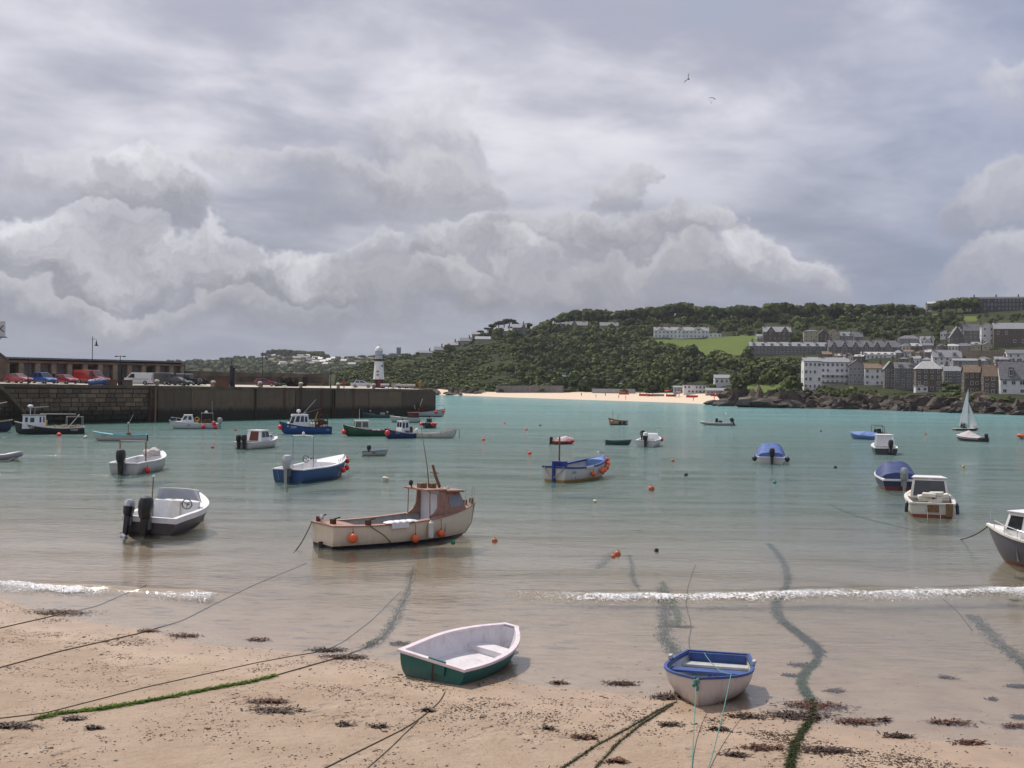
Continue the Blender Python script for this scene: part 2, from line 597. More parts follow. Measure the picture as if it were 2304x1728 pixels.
# ---------------- the water
def watermat():
    mt = bpy.data.materials.new('harbour_water')
    mt.use_nodes = True
    nt = mt.node_tree
    nt.nodes.clear()
    q = NT(nt)
    g = q.n('ShaderNodeNewGeometry').outputs['Position']
    x, y, z = q.sep(g)
    at_ = q.n('ShaderNodeAttribute')
    at_.attribute_name = 'depth'
    dep = at_.outputs['Fac']
    # ripples: short steep ones, long low ones, drawn out across the wind
    va = q.vm('MULTIPLY', g, (0.55, 1.25, 1.0))
    vb = q.vm('MULTIPLY', g, (0.16, 0.5, 1.0))
    r1 = q.noise(va, 2.6, 4, 0.6, 0.4)
    r2 = q.noise(vb, 1.0, 3, 0.55, 0.3)
    r3 = q.noise(q.vm('MULTIPLY', g, (0.05, 0.2, 1)), 1.0, 2, 0.5, 0.2)
    calm = q.ramp(y, 28.0, 105.0, 0.18, 1.0)
    patch = q.ramp(q.noise(q.vm('MULTIPLY', g, (0.018, 0.05, 1)), 1.0, 3, 0.6), 0.35, 0.65, 0.55, 1.25)
    h = q.m('ADD', q.m('MULTIPLY', r1, 0.13), q.m('ADD', q.m('MULTIPLY', r2, 0.24), q.m('MULTIPLY', r3, 0.45)))
    h = q.m('MULTIPLY', q.m('MULTIPLY', h, calm), patch)
    bn = q.bump(h, 1.0, 1.0)
    # turbid water: the bed fades with depth into the colour of the sea itself
    op = q.m('SUBTRACT', 1.0, q.m('EXPONENT', q.m('MULTIPLY', dep, -0.68)))
    op = q.m('MULTIPLY', op, 0.97)
    hue = q.ramp(y, 60.0, 330.0)
    hn = q.noise(q.vm('MULTIPLY', g, (0.012, 0.03, 1)), 1.0, 4, 0.6)
    c = q.mix(hue, (0.118, 0.19, 0.165), (0.135, 0.30, 0.30))
    c = q.mix(q.ramp(y, 66.0, 38.0), c, (0.23, 0.205, 0.145))
    c = q.mix(q.m('MULTIPLY', q.ramp(hn, 0.45, 0.7), 0.5), c, (0.10, 0.18, 0.165))
    df = q.n('ShaderNodeBsdfDiffuse')
    q.put(df.inputs['Color'], c)
    tr = q.n('ShaderNodeBsdfTransparent')
    q.put(tr.inputs['Color'], q.mix(q.ramp(dep, 0.0, 1.2), (0.97, 0.98, 0.97), (0.82, 0.93, 0.90)))
    body = q.n('ShaderNodeMixShader')
    q.put(body.inputs[0], op)
    nt.links.new(tr.outputs[0], body.inputs[1])
    nt.links.new(df.outputs[0], body.inputs[2])
    gl = q.n('ShaderNodeBsdfGlossy')
    gl.inputs['Roughness'].default_value = 0.06
    gl.inputs['Color'].default_value = (0.92, 0.95, 0.97, 1)
    q.put(gl.inputs['Normal'], bn)
    fr = q.n('ShaderNodeFresnel')
    fr.inputs['IOR'].default_value = 1.33
    q.put(fr.inputs['Normal'], bn)
    ff = q.m('MINIMUM', fr.outputs[0], 0.5)
    mx = q.n('ShaderNodeMixShader')
    q.put(mx.inputs[0], ff)
    nt.links.new(body.outputs[0], mx.inputs[1])
    nt.links.new(gl.outputs[0], mx.inputs[2])
    ou = q.n('ShaderNodeOutputMaterial')
    nt.links.new(mx.outputs[0], ou.inputs['Surface'])
    return mt
WATER = watermat()
keep = (ZZ.reshape(-1)[FQ] < 0.02).any(1)
FW = FQ[keep]
used, inv = np.unique(FW, return_inverse=True)
VW = np.stack([XX, YY, np.zeros_like(XX)], -1).reshape(-1, 3)[used]
# a low swell runs in close to the beach
yo = VW[:, 1] - shore_y(VW[:, 0])
sw = np.clip(yo / 8, 0, 1) * np.clip(1 - VW[:, 1] / 260, 0, 1)
VW[:, 2] = sw * 0.025 * np.sin(VW[:, 1] * 1.15 + 2.2 * fbm2(VW[:, 0] * 0.12, VW[:, 1] * 0.1, 9, 2) * 3.0)
WAVE = [[at(px, py) for px, py in l_] for l_ in (((-160, 1304), (0, 1316), (120, 1324), (240, 1328), (360, 1334), (480, 1340), (620, 1346)), ((1080, 1332), (1300, 1338), (1500, 1340), (1700, 1337), (1900, 1333), (2100, 1330), (2304, 1323), (2480, 1315)))]
for wi, wl in enumerate(WAVE):
    wx = np.array([p.x for p in wl]); wy = np.array([p.y for p in wl])
    yc_ = np.interp(VW[:, 0], wx, wy) + .5 * (fbm2(VW[:, 0] * .5, VW[:, 0] * 0 + wi, 2 + wi, 3) - .5)
    ed = np.clip((VW[:, 0] - wx[0]) / 2, 0, 1) * np.clip((wx[-1] - VW[:, 0]) / 2.5, 0, 1)
    dy_ = VW[:, 1] - yc_
    VW[:, 2] += ed * .12 * (.6 + .8 * fbm2(VW[:, 0] * .8, VW[:, 0] * 0, 7, 3)) * np.exp(-np.where(dy_ < 0, (dy_ / .16) ** 2, (dy_ / .55) ** 2))
water = npmesh('water', VW, inv.reshape(-1, 4), WATER, smooth=True)
vattr(water, 'depth', np.clip(-ZZ.reshape(-1)[used], 0, 6))
tag(water, 'turquoise harbour water turning clear over the sand', kind='structure')

# ---------------- terrain across the bay, from shore to crest
def yh(px):
    # image height of the horizon in a column
    d0, d1 = ray(px, 500).z, ray(px, 1200).z
    return 500 + 700 * (0 - d0) / (d1 - d0)
def tab(pairs):
    xs = [a for a, b in pairs]; ys = [b for a, b in pairs]
    return lambda px: float(np.interp(px, xs, ys))
T_s = tab([(500, 884), (740, 886), (970, 888), (1040, 890), (1150, 894), (1240, 897), (1330, 900), (1440, 903.5), (1520, 906), (1580, 909), (1680, 915), (1800, 919), (1900, 921), (2000, 924), (2100, 927), (2200, 931), (2304, 934.5), (2500, 941), (2900, 955)])
T_w = tab([(500, 10), (740, 10), (970, 12), (1040, 18), (1150, 60), (1240, 80), (1440, 100), (1560, 90), (1640, 75), (1700, 55), (1760, 30), (1900, 28), (2900, 25)])
T_b = tab([(500, 872), (740, 872), (970, 874), (1040, 883), (1150, 884), (1240, 884), (1440, 886), (1560, 888), (1640, 889), (1700, 891), (1760, 896), (1900, 899), (2304, 910), (2500, 916), (2900, 925)])
T_D = tab([(500, 690), (740, 700), (860, 760), (1000, 820), (1121, 870), (1300, 920), (1500, 930), (1700, 930), (1900, 920), (2060, 900), (2304, 860), (2900, 820)])
T_c = tab([(500, 862), (700, 858), (740, 850), (786, 832), (865, 813), (909, 802), (943, 797), (976, 789), (1021, 779), (1076, 757), (1100, 748), (1150, 738), (1220, 737), (1260, 730), (1300, 720), (1400, 716), (1500, 710), (1700, 713), (1800, 708), (1900, 706), (2060, 705), (2119, 696), (2192, 692), (2304, 689), (2500, 684), (2900, 676)])
def col(px):
    h = yh(px)
    Ds = CH * FPX / (T_s(px) - h)
    Db = Ds + T_w(px)
    return h, Ds, T_s(px), Db, T_b(px), max(T_D(px), Db + 150), T_c(px)
def terr_D(px, py):
    h, Ds, ys, Db, yb, Dc, yc = col(px)
    if py >= yb:
        v = (ys - py) / max(ys - yb, 1e-3)
        return Ds + (Db - Ds) * max(v, 0)
    v = (yb - py) / (yb - yc)
    return Db + (Dc - Db) * v
def terr(px, py):
    return atD(px, py, terr_D(px, py))
FIELD = [(1505, 800), (1525, 780), (1545, 768), (1606, 759), (1705, 754), (1700, 776), (1685, 800), (1666, 818), (1650, 814), (1630, 806), (1560, 800)]
PARK = [(1672, 874), (1760, 868), (1782, 876), (1770, 889), (1700, 893), (1668, 886)]
GLADE = [(2090, 712), (2110, 704), (2118, 712), (2100, 716)]
GLADE2 = [(2158, 724), (2172, 712), (2200, 712), (2202, 722), (2180, 726)]
GLADE3 = [(1405, 768), (1480, 765), (1600, 762), (1530, 775), (1440, 776)]
def inpoly(x, y, poly):
    c = False
    n = len(poly)
    for i in range(n):
        x1, y1 = poly[i]; x2, y2 = poly[(i + 1) % n]
        if (y1 > y) != (y2 > y) and x < (x2 - x1) * (y - y1) / (y2 - y1) + x1:
            c = not c
    return c
cols = list(range(500, 2901, 8))
rows_v = [-0.6, -0.25, 0, 0.25, 0.5, 0.75] + [1 + i / 36 for i in range(37)] + [2.15, 2.6, 3.5]
TV, TC = [], []
for px in cols:
    h, Ds, ys, Db, yb, Dc, yc = col(px)
    for v in rows_v:
        if v <= 1:
            D = Ds + (Db - Ds) * v
            py = ys + (yb - ys) * v
            p = atD(px, py, D)
            if v < 0:
                p.z = v * 3
            kind = 2.0 if 985 < px < 1745 else 3.0
        elif v <= 2:
            w = v - 1
            py = yb + (yc - yb) * w
            p = atD(px, py, Db + (Dc - Db) * w)
            fl = fbm2(p.x * 0.03, p.y * 0.03, 4, 3)
            p.z += (float(fl) - 0.5) * 5 * min(1, w * 8) * min(1, (1 - w) * 8)
            kind = 1.0 if any(inpoly(px, py, q_) for q_ in (FIELD, PARK, GLADE, GLADE2, GLADE3)) else 0.0
            if px > 1745 and py > yb - 10:
                kind = 3.0
        else:
            p = atD(px, yc, Dc)
            p.y += (v - 2) * 500
            p.x *= 1 + (v - 2) * 500 / Dc
            p.z -= (v - 2) * 16
            kind = 0.0
        TV.append(tuple(p)); TC.append(kind)
nr = len(rows_v)
ti = np.arange(len(TV)).reshape(len(cols), nr)
TF = np.stack([ti[:-1, :-1], ti[1:, :-1], ti[1:, 1:], ti[:-1, 1:]], -1).reshape(-1, 4)
def terrmat():
    mt = bpy.data.materials.new('coastal_ground')
    mt.use_nodes = True
    q = NT(mt.node_tree)
    b = mt.node_tree.nodes['Principled BSDF']
    g = q.n('ShaderNodeNewGeometry').outputs['Position']
    def mask(nm):
        m_ = q.n('ShaderNodeAttribute'); m_.attribute_name = nm
        return m_.outputs['Fac']
    n1 = q.noise(g, 0.03, 5, 0.65)
    n2 = q.noise(g, 0.25, 5, 0.7)
    scrub = q.mix(q.ramp(n1, 0.35, 0.65), (0.020, 0.028, 0.011), (0.045, 0.052, 0.019))
    scrub = q.mix(q.m('MULTIPLY', q.ramp(n2, 0.45, 0.7), 0.6), scrub, (0.022, 0.030, 0.013))
    gr = q.mix(n2, (0.080, 0.118, 0.026), (0.115, 0.148, 0.040))
    sa = q.mix(n2, (0.56, 0.45, 0.345), (0.64, 0.525, 0.415))
    n3 = q.noise(g, 0.12, 6, 0.75)
    rk = q.mix(q.ramp(n3, 0.4, 0.62), (0.020, 0.016, 0.013), (0.075, 0.055, 0.04))
    rk = q.mix(q.m('MULTIPLY', q.ramp(n2, 0.52, 0.7), 0.6), rk, (0.10, 0.055, 0.018))
    c = q.mix(q.ramp(mask('grass'), 0.3, 0.7), scrub, gr)
    c = q.mix(q.ramp(mask('sand'), 0.3, 0.7), c, sa)
    c = q.mix(q.ramp(mask('rocky'), 0.3, 0.7), c, rk)
    q.put(b.inputs['Base Color'], c)
    b.inputs['Roughness'].default_value = 0.95
    b.inputs['Specular IOR Level'].default_value = 0.1
    q.put(b.inputs['Normal'], q.bump(n2, 0.6, 1.0))
    return mt
hill = npmesh('hillside', TV, TF, terrmat(), smooth=True)
TC = np.array(TC)
for i_, nm_ in ((1, 'grass'), (2, 'sand'), (3, 'rocky')):
    vattr(hill, nm_, (TC == i_).astype(float))
tag(hill, 'green hillside and sandy cove across the bay', kind='structure')

# ---------------- the farther headland behind the pier
FARC = tab([(-900, 852), (300, 838), (380, 818), (440, 812), (520, 808), (600, 803), (700, 803), (740, 807), (825, 806), (900, 803), (960, 800), (1100, 810), (1400, 830)])
FV = []
fcols = list(range(-900, 1401, 12))
for px in fcols:
    yc, h = FARC(px), yh(px)
    for i, w in enumerate([0, .15, .3, .45, .6, .75, .9, 1.0, 1.3]):
        D = 1500 + 450 * w
        py = (h + 2) + (yc - h - 2) * min(1, w)
        p = atD(px, py, D)
        if i == 0:
            p.z = -1
        if w > 1:
            p = atD(px, yc + 4, D + 200)
        FV.append(tuple(p))
fi = np.arange(len(FV)).reshape(len(fcols), 9)
FF = np.stack([fi[:-1, :-1], fi[1:, :-1], fi[1:, 1:], fi[:-1, 1:]], -1).reshape(-1, 4)
far_hill = npmesh('far_headland', FV, FF, bpy.data.materials['coastal_ground'], smooth=True)
tag(far_hill, 'distant hazy headland beyond the pier', kind='structure')
def far_at(px, py):
    h, yc = yh(px), FARC(px)
    w = max(0, min(1, (h + 2 - py) / (h + 2 - yc)))
    return atD(px, py, 1500 + 450 * w)

# ---------------- foliage
def leafmat(name, lo, hi):
    mt = bpy.data.materials.new(name)
    mt.use_nodes = True
    q = NT(mt.node_tree)
    b = mt.node_tree.nodes['Principled BSDF']
    g = q.n('ShaderNodeNewGeometry').outputs['Position']
    n1 = q.noise(g, 0.045, 4, 0.6)
    n2 = q.noise(g, 0.35, 4, 0.65)
    c = q.mix(q.ramp(q.m('ADD', q.m('MULTIPLY', n1, 0.6), q.m('MULTIPLY', n2, 0.4)), 0.38, 0.62), lo, hi)
    q.put(b.inputs['Base Color'], c)
    b.inputs['Roughness'].default_value = 0.75
    b.inputs['Specular IOR Level'].default_value = 0.15
    return mt
LEAF = leafmat('foliage', (0.026, 0.041, 0.013), (0.105, 0.130, 0.036))
PINE = leafmat('pine_foliage', (0.016, 0.026, 0.013), (0.036, 0.05, 0.022))
SCRUB = leafmat('scrub_foliage', (0.030, 0.046, 0.012), (0.095, 0.115, 0.030))
BARK = pmat('bark', (0.05, 0.038, 0.03), 0.9, 0.3, 2)
def clump(n, seed, flat=0.8, leaf=0.24, lumps=7):
    """unit-radius crown: leaf-cluster quads on overlapping lumps"""
    r = np.random.default_rng(seed)
    lc = r.normal(size=(lumps, 3)); lc /= np.linalg.norm(lc, axis=1)[:, None]
    lc *= r.uniform(0.25, 0.62, (lumps, 1))
    lr = r.uniform(0.34, 0.58, lumps)
    which = r.integers(0, lumps, n)
    dv = r.normal(size=(n, 3)); dv /= np.linalg.norm(dv, axis=1)[:, None]
    dv[:, 2] = np.where(dv[:, 2] < -0.35, -dv[:, 2], dv[:, 2])
    c = lc[which] + dv * (lr[which] * r.uniform(0.8, 1.08, n))[:, None]
    c[:, 2] *= flat
    nn = dv + r.normal(size=(n, 3)) * 0.22
    nn /= np.linalg.norm(nn, axis=1)[:, None]
    a = np.cross(nn, r.normal(size=(n, 3))); a /= np.linalg.norm(a, axis=1)[:, None]
    b = np.cross(nn, a)
    s = r.uniform(0.6, 1.25, (n, 1)) * leaf
    V = np.stack([c - a * s - b * s * .7, c + a * s - b * s * .8, c + a * s * .8 + b * s, c - a * s * .9 + b * s * .8], 1)
    return V.reshape(-1, 3)
TEMPL = [clump(270, i + 1, leaf=0.14, lumps=5 + i) for i in range(8)]
SMALL = [clump(85, i + 31, leaf=0.22) for i in range(6)]
def scatter(name, pts, mat, templ, label, parent=None):
    Vs = []
    for (p, r, h) in pts:
        t = templ[rng.randrange(len(templ))]
        a = rng.uniform(0, 6.283)
        ca, sa = math.cos(a), math.sin(a)
        V = np.empty_like(t)
        V[:, 0] = (t[:, 0] * ca - t[:, 1] * sa) * r + p[0]
        V[:, 1] = (t[:, 0] * sa + t[:, 1] * ca) * r + p[1]
        V[:, 2] = t[:, 2] * h + p[2]
        Vs.append(V)
    V = np.concatenate(Vs)
    F = np.arange(len(V)).reshape(-1, 4)
    o = npmesh(name, V, F, mat)
    return tag(o, label, kind='stuff')

# ---------------- rocks
def rockmat():
    mt = bpy.data.materials.new('shore_rock')
    mt.use_nodes = True
    q = NT(mt.node_tree)
    b = mt.node_tree.nodes['Principled BSDF']
    g = q.n('ShaderNodeNewGeometry').outputs['Position']
    oi = q.n('ShaderNodeObjectInfo').outputs['Random']
    _, _, z = q.sep(g)
    n = q.noise(g, 0.35, 6, 0.7)
    n2 = q.noise(g, 1.4, 5, 0.7)
    c = q.mix(q.ramp(n, 0.40, 0.60), (0.014, 0.011, 0.009), (0.072, 0.054, 0.041))
    c = q.mix(q.m('MULTIPLY', q.ramp(oi, .6, 1.0), 0.55), c, (0.17, 0.145, 0.13))
    c = q.mix(q.m('MULTIPLY', q.m('MULTIPLY', q.ramp(n2, 0.5, 0.68), 0.8), q.ramp(z, 2.0, 4.0)), c, (0.17, 0.09, 0.022))
    c = q.mix(q.ramp(q.m('ADD', z, q.m('MULTIPLY', n2, 0.8)), 1.5, 0.7), c, (0.022, 0.018, 0.015))
    q.put(b.inputs['Base Color'], c)
    b.inputs['Roughness'].default_value = 0.8
    q.put(b.inputs['Normal'], q.bump(n2, 0.7, 0.3))
    return mt
ROCK = rockmat()
def rock_mesh(seed):
    bm = bmesh.new()
    bmesh.ops.create_icosphere(bm, subdivisions=2, radius=1.0)
    r = random.Random(seed)
    pl = [(Vector((r.gauss(0, 1), r.gauss(0, 1), r.gauss(0, 1))).normalized(), r.uniform(0.3, 0.75)) for _ in range(11)]
    for v in bm.verts:
        for nrm, d in pl:
            e = v.co.dot(nrm) - d
            if e > 0:
                v.co -= nrm * e
        v.co += Vector(mnoise.noise_vector(v.co * 1.7 + Vector((seed, 0, 0)))) * 0.2
    me = bpy.data.meshes.new('rock')
    bm.to_mesh(me)
    bm.free()
    me.materials.append(ROCK)
    return me
ROCKS = [rock_mesh(i) for i in range(7)]
def rock(p, sx, sy, sz_, label, group, rz=None):
    o = bpy.data.objects.new('rock', ROCKS[rng.randrange(7)])
    COL.objects.link(o)
    o.location = p
    o.rotation_euler = (rng.uniform(-.3, .3), rng.uniform(-.3, .3), rng.uniform(0, 6.28) if rz is None else rz)
    o.scale = (sx, sy, sz_)
    return tag(o, label, 'rock', group)
# the dark ridge of rock running out in front of the cove beach
for (px, py, w, hh) in [(1592, 909, 5, 1.0), (1612, 907, 7, 1.8), (1634, 904, 8, 2.8), (1655, 902, 9, 3.8), (1677, 901, 9, 4.4), (1695, 902, 7, 4.6), (1640, 911, 8, 1.3), (1665, 912, 9, 1.6), (1690, 913, 9, 1.7), (1715, 913, 9, 1.7), (1740, 910, 9, 2.4), (1755, 903, 9, 3.4), (1625, 913, 7, 0.9)]:
    p = terr(px, min(py, T_s(px) - 0.5))
    rock((p.x, p.y - 12, 0.2), w, w * .7, hh * 1.55, 'dark rock of the low ridge running out before the cove sand', 'rocks of the low ridge before the cove', 0.2)
ri = 0
for i in range(296):
    px = rng.uniform(1720, 2480)
    t = rng.random() ** 1.3
    py = T_s(px) + 1 - t * 34
    p = terr(px, py)
    w = rng.choice([rng.uniform(1.2, 2.8), rng.uniform(1.6, 5.0)])
    rock((p.x, p.y, p.z - 0.2), w, w * rng.uniform(.4, .8), rng.uniform(.6, 1.6) * (0.8 + w * .32), 'jagged brown shore rock below the houses on the point', 'jagged rocks along the point', rng.uniform(-0.5, 0.5))
for i in range(26):
    px = 968 + 110 * rng.random()
    p = terr(px, T_s(px) - rng.uniform(0, 9))
    rock((p.x, p.y, max(p.z, 0)), rng.uniform(2, 6), rng.uniform(2, 4), rng.uniform(1, 2.6), 'dark rock at the foot of the green slope, beside the cove sand', 'rocks below the green slope')

# ---------------- buildings across the bay
GW = pmat('white_render', (0.66, 0.66, 0.665), 0.8, 0.08, 0.5, dirt=((0.4, 0.38, 0.35), .4))
GC = pmat('cream_render', (0.40, 0.35, 0.25), 0.8, 0.08, 0.5, dirt=((0.33, 0.29, 0.22), .4))
GS = pmat('brown_stone', (0.13, 0.105, 0.085), 0.9, 0.35, 1.2, bump=0.4, bscale=3)
GG = pmat('grey_stone', (0.155, 0.15, 0.145), 0.9, 0.3, 1.2, bump=0.4, bscale=3)
GL = pmat('pale_grey_render', (0.27, 0.27, 0.28), 0.8, 0.12, 0.6)
RS = pmat('slate_roof', (0.13, 0.13, 0.14), 0.55, 0.25, 1.5, bump=0.3, bscale=4)
RP = pmat('pale_slate_roof', (0.235, 0.235, 0.25), 0.5, 0.2, 1.5, bump=0.3, bscale=4)
RB = pmat('brown_tile_roof', (0.17, 0.12, 0.085), 0.8, 0.25, 1.5, bump=0.3, bscale=4)
RW = pmat('pale_lichened_roof', (0.40, 0.395, 0.39), 0.6, 0.15, 1.5)
BRICK = pmat('chimney_stone', (0.17, 0.13, 0.11), 0.9, 0.2, 2)
FRAME = pmat('window_frame_white', (0.62, 0.62, 0.62), 0.5, 0.05, 2)
_w = G()
_w.box((0, 0, 0), (1, 0.12, 1))
_w.cur = 1
_w.box((-0.215, -0.05, 0), (0.36, 0.06, 0.82))
_w.box((0.215, -0.05, 0), (0.36, 0.06, 0.82))
WIN_ME = _w.build('window', [FRAME, GLASS])
WINM = WIN_ME.data
bpy.data.objects.remove(WIN_ME)
BRECT = []
def window(par, x, y, z, w, h, face='f'):
    o = bpy.data.objects.new('window', WINM)
    COL.objects.link(o)
    o.parent = par
    o.location = (x, y, z)
    o.scale = (w, 1, h)
    if face == 'r':
        o.rotation_euler[2] = R(90)
    elif face == 'l':
        o.rotation_euler[2] = R(-90)
    return o
def chimney(par, x, y, z, w=0.9, h=1.6):
    g = G()
    g.box((x, y, z + h / 2 - .6), (w, 0.7, h + 1.2))
    g.box((x, y, z + h + .08), (w * 1.2, .86, .16))
    g.lathe([(.13, 0), (.11, .45)], 6, (x - .2, y, z + h + .1))
    g.lathe([(.13, 0), (.11, .45)], 6, (x + .2, y, z + h + .1))
    return g.build('chimney', BRICK, par)
def house(label, px0, px1, pb, pe, pr, wall, roof, style='gable', nc=None, nrw=None, chim=2, rz=0.0, depth=None, name='house', cat='house', D=None, gables=(), dormers=0, group=None, wins=True, wsz=(.95, 1.35), zdrop=2.5):
    pc = (px0 + px1) / 2
    D = D or terr_D(pc, pb)
    m = D / FPX
    base = atD(pc, pb, D)
    W_, He, Hr = (px1 - px0) * m, (pb - pe) * m, (pe - pr) * m
    dp = depth or max(6.0, min(11.0, W_ * .7))
    BRECT.append((px0 - 1, px1 + 1, pr, pb + 3))
    yaw = -math.atan2(base.x, base.y) * 0.6 + rz
    t = thing(name, label, cat, (base.x, base.y, base.z), yaw, group)
    g = G()
    g.box((0, dp / 2, (He - zdrop) / 2), (W_, dp, He + zdrop))
    if style == 'gable':
        for s in (-1, 1):
            x = s * W_ / 2
            g.add([(x, 0, He), (x, dp, He), (x, dp / 2, He + Hr), (x - s * .3, 0, He), (x - s * .3, dp, He), (x - s * .3, dp / 2, He + Hr)], [(0, 1, 2), (3, 5, 4), (0, 2, 5, 3), (1, 4, 5, 2)])
    elif style == 'front':
        g.add([(-W_ / 2, 0, He), (W_ / 2, 0, He), (0, 0, He + Hr), (-W_ / 2, .3, He), (W_ / 2, .3, He), (0, .3, He + Hr)], [(0, 1, 2), (3, 5, 4), (0, 2, 5, 3), (1, 4, 5, 2)])
    g.build('wall', wall, t)
    g = G()
    ov = 0.3
    hw = W_ / 2 + ov
    if style == 'gable':
        th = .22
        for y0, y1 in ((-ov, dp / 2), (dp + ov, dp / 2)):
            zl = He - ov * Hr / (dp / 2)
            g.add([(-hw, y0, zl), (hw, y0, zl), (hw, y1, He + Hr), (-hw, y1, He + Hr), (-hw, y0, zl + th), (hw, y0, zl + th), (hw, y1, He + Hr + th), (-hw, y1, He + Hr + th)], [(0, 1, 2, 3), (4, 7, 6, 5), (0, 4, 5, 1), (1, 5, 6, 2), (3, 2, 6, 7), (0, 3, 7, 4)])
    elif style == 'front':
        th = .22
        for s in (-1, 1):
            zl = He - ov * Hr / (W_ / 2)
            g.add([(s * hw, -ov, zl), (s * hw, dp, zl), (0, dp, He + Hr), (0, -ov, He + Hr), (s * hw, -ov, zl + th), (s * hw, dp, zl + th), (0, dp, He + Hr + th), (0, -ov, He + Hr + th)], [(0, 1, 2, 3), (4, 7, 6, 5), (0, 4, 5, 1), (1, 5, 6, 2), (3, 2, 6, 7), (0, 3, 7, 4)])
    elif style == 'hip':
        k_ = min(dp, W_) * .45
        g.add([(-hw, -ov, He), (hw, -ov, He), (hw, dp + ov, He), (-hw, dp + ov, He), (-hw + k_, dp / 2, He + Hr), (hw - k_, dp / 2, He + Hr)], [(0, 1, 5, 4), (1, 2, 5), (2, 3, 4, 5), (3, 0, 4), (3, 2, 1, 0)])
    else:
        g.box((0, dp / 2, He + .15), (W_ + .3, dp + .3, .3))
        g.box((0, dp / 2, He + .35 + Hr / 2), (W_ * .4, dp * .4, max(.3, Hr)))
    rf = g.build('roof', roof, t)
    for gxx in gables:                                   # front-facing gable wings
        gx_, gw, gh = gxx[0] * W_ / 2, W_ * gxx[1], Hr * gxx[2]
        g = G()
        g.prism([(gx_ - gw / 2, -zdrop), (gx_ + gw / 2, -zdrop), (gx_ + gw / 2, He), (gx_, He + gh), (gx_ - gw / 2, He)], -.9, dp / 2)
        g.build('gable_wall', wall, t)
        g = G()
        for s in (-1, 1):
            g.add([(gx_ + s * (gw / 2 + .25), -1.2, He - .2), (gx_ + s * (gw / 2 + .25), dp / 2, He - .2), (gx_, dp / 2, He + gh + .05), (gx_, -1.2, He + gh + .05), (gx_ + s * (gw / 2 + .25), -1.2, He), (gx_ + s * (gw / 2 + .25), dp / 2, He), (gx_, dp / 2, He + gh + .25), (gx_, -1.2, He + gh + .25)], [(0, 1, 2, 3), (4, 7, 6, 5), (0, 4, 5, 1), (1, 5, 6, 2), (3, 2, 6, 7), (0, 3, 7, 4)])
        g.build('gable_roof', roof, t)
        window(t, gx_, -.94, He + gh * .25, gw * .3, min(1.4, gh * .45))
    for d in range(dormers):
        x = (d + .5) / dormers * W_ - W_ / 2
        g = G()
        g.box((x, dp * .2, He + Hr * .38), (1.7, dp * .3, Hr * .62))
        dm = g.build('dormer', roof, t)
        window(dm, x, dp * .05 - .02, He + Hr * .38, 1.1, Hr * .4)
    if chim:
        for c in range(chim):
            x = (-.5 + (c + .0) / max(1, chim - 1)) * W_ * .92 if chim > 1 else W_ * .3
            chimney(rf, x, dp / 2, He + (Hr if style != 'flat' else .2), 0.9, min(1.8, Hr * .5 + .8))
    if wins:
        nrw = nrw or max(1, round(He / 2.7))
        nc = nc or max(2, round(W_ / 2.6))
        for r_ in range(nrw):
            for c in range(nc):
                x = (c + .5) / nc * W_ - W_ / 2
                z = (r_ + .55) / nrw * He
                if nc > 3 and rng.random() < .10:
                    continue
                jw, jh = rng.uniform(.82, 1.2), rng.uniform(.85, 1.12)
                if any(abs(x - g_[0] * W_ / 2) < W_ * g_[1] / 2 for g_ in gables):
                    window(t, x, -.94, z, min(wsz[0], W_ / nc * .55) * jw, min(wsz[1], He / nrw * .55) * jh)
                else:
                    window(t, x, -.04, z, min(wsz[0], W_ / nc * .55) * jw, min(wsz[1], He / nrw * .55) * jh)
        if dp > 5:
            for r_ in range(min(nrw, 3)):
                window(t, -W_ / 2 - .04, dp * .5, (r_ + .55) / nrw * He, 1.0, min(1.2, He / nrw * .5), 'l')
    return t
house('long white terrace with front gables and many chimneys above the green field', 1472, 1594, 761, 744, 736, GW, RP, chim=5, gables=((-.72, .15, 1.0), (-.05, .15, 1.0), (.62, .17, 1.2)), nc=14, name='terrace', cat='terrace', depth=9)
house('low white extension at the end of the white gabled terrace', 1595, 1623, 760, 751, 749, GW, RW, 'flat', chim=0, nc=3, nrw=1, depth=7)
house('big brown stone house with pale twin gables above the grey terrace', 1718, 1779, 767, 747, 735, GS, RP, chim=2, gables=((-.45, .3, 1.0), (.55, .26, 1.0)), nc=6)
house('small white annexe beside the brown stone house', 1702, 1718, 767, 757, 752, GW, RP, chim=0)
house('long grey stone terrace with a white end house on the ledge', 1688, 1866, 798, 779, 770, GG, RP, chim=7, nc=22, name='terrace', cat='terrace', depth=9, dormers=9)
house('white end house of the long grey stone terrace', 1690, 1706, 799, 778, 769, GW, RP, 'front', chim=0, nc=2, D=terr_D(1698, 798) - 1.5, depth=5)
house('square cream villa with three rows of windows', 1809, 1841, 771, 745, 742, GC, RS, 'hip', chim=0, nc=3, nrw=3, D=None)
house('brown stone house next to the square cream villa', 1842, 1864, 769, 752, 741, GS, RS, 'front', chim=1, nc=2)
house('cream gabled house behind the grey terrace', 1865, 1889, 768, 751, 740, GC, RB, 'front', chim=1, nc=2)
house('pale grey house with dormers behind the grey terrace', 1891, 1921, 767, 756, 747, GL, RP, chim=1, dormers=2)
house('small grey stone house at the end of the row behind the terrace', 1922, 1941, 769, 758, 748, GG, RS, chim=1)
house('long grey terrace with a row of small gables above the harbour hotel', 1867, 2022, 800, 781, 766, GG, RS, chim=6, nc=18, name='terrace', cat='terrace', depth=9, gables=((-.85, .08, .8), (-.55, .08, .8), (-.25, .08, .8), (.05, .08, .8), (.35, .08, .8), (.65, .08, .8)))
house('white building with a pale roof below the gabled terrace', 1941, 2013, 810, 798, 792, GW, RW, chim=2, nc=8, nrw=1, dormers=5)
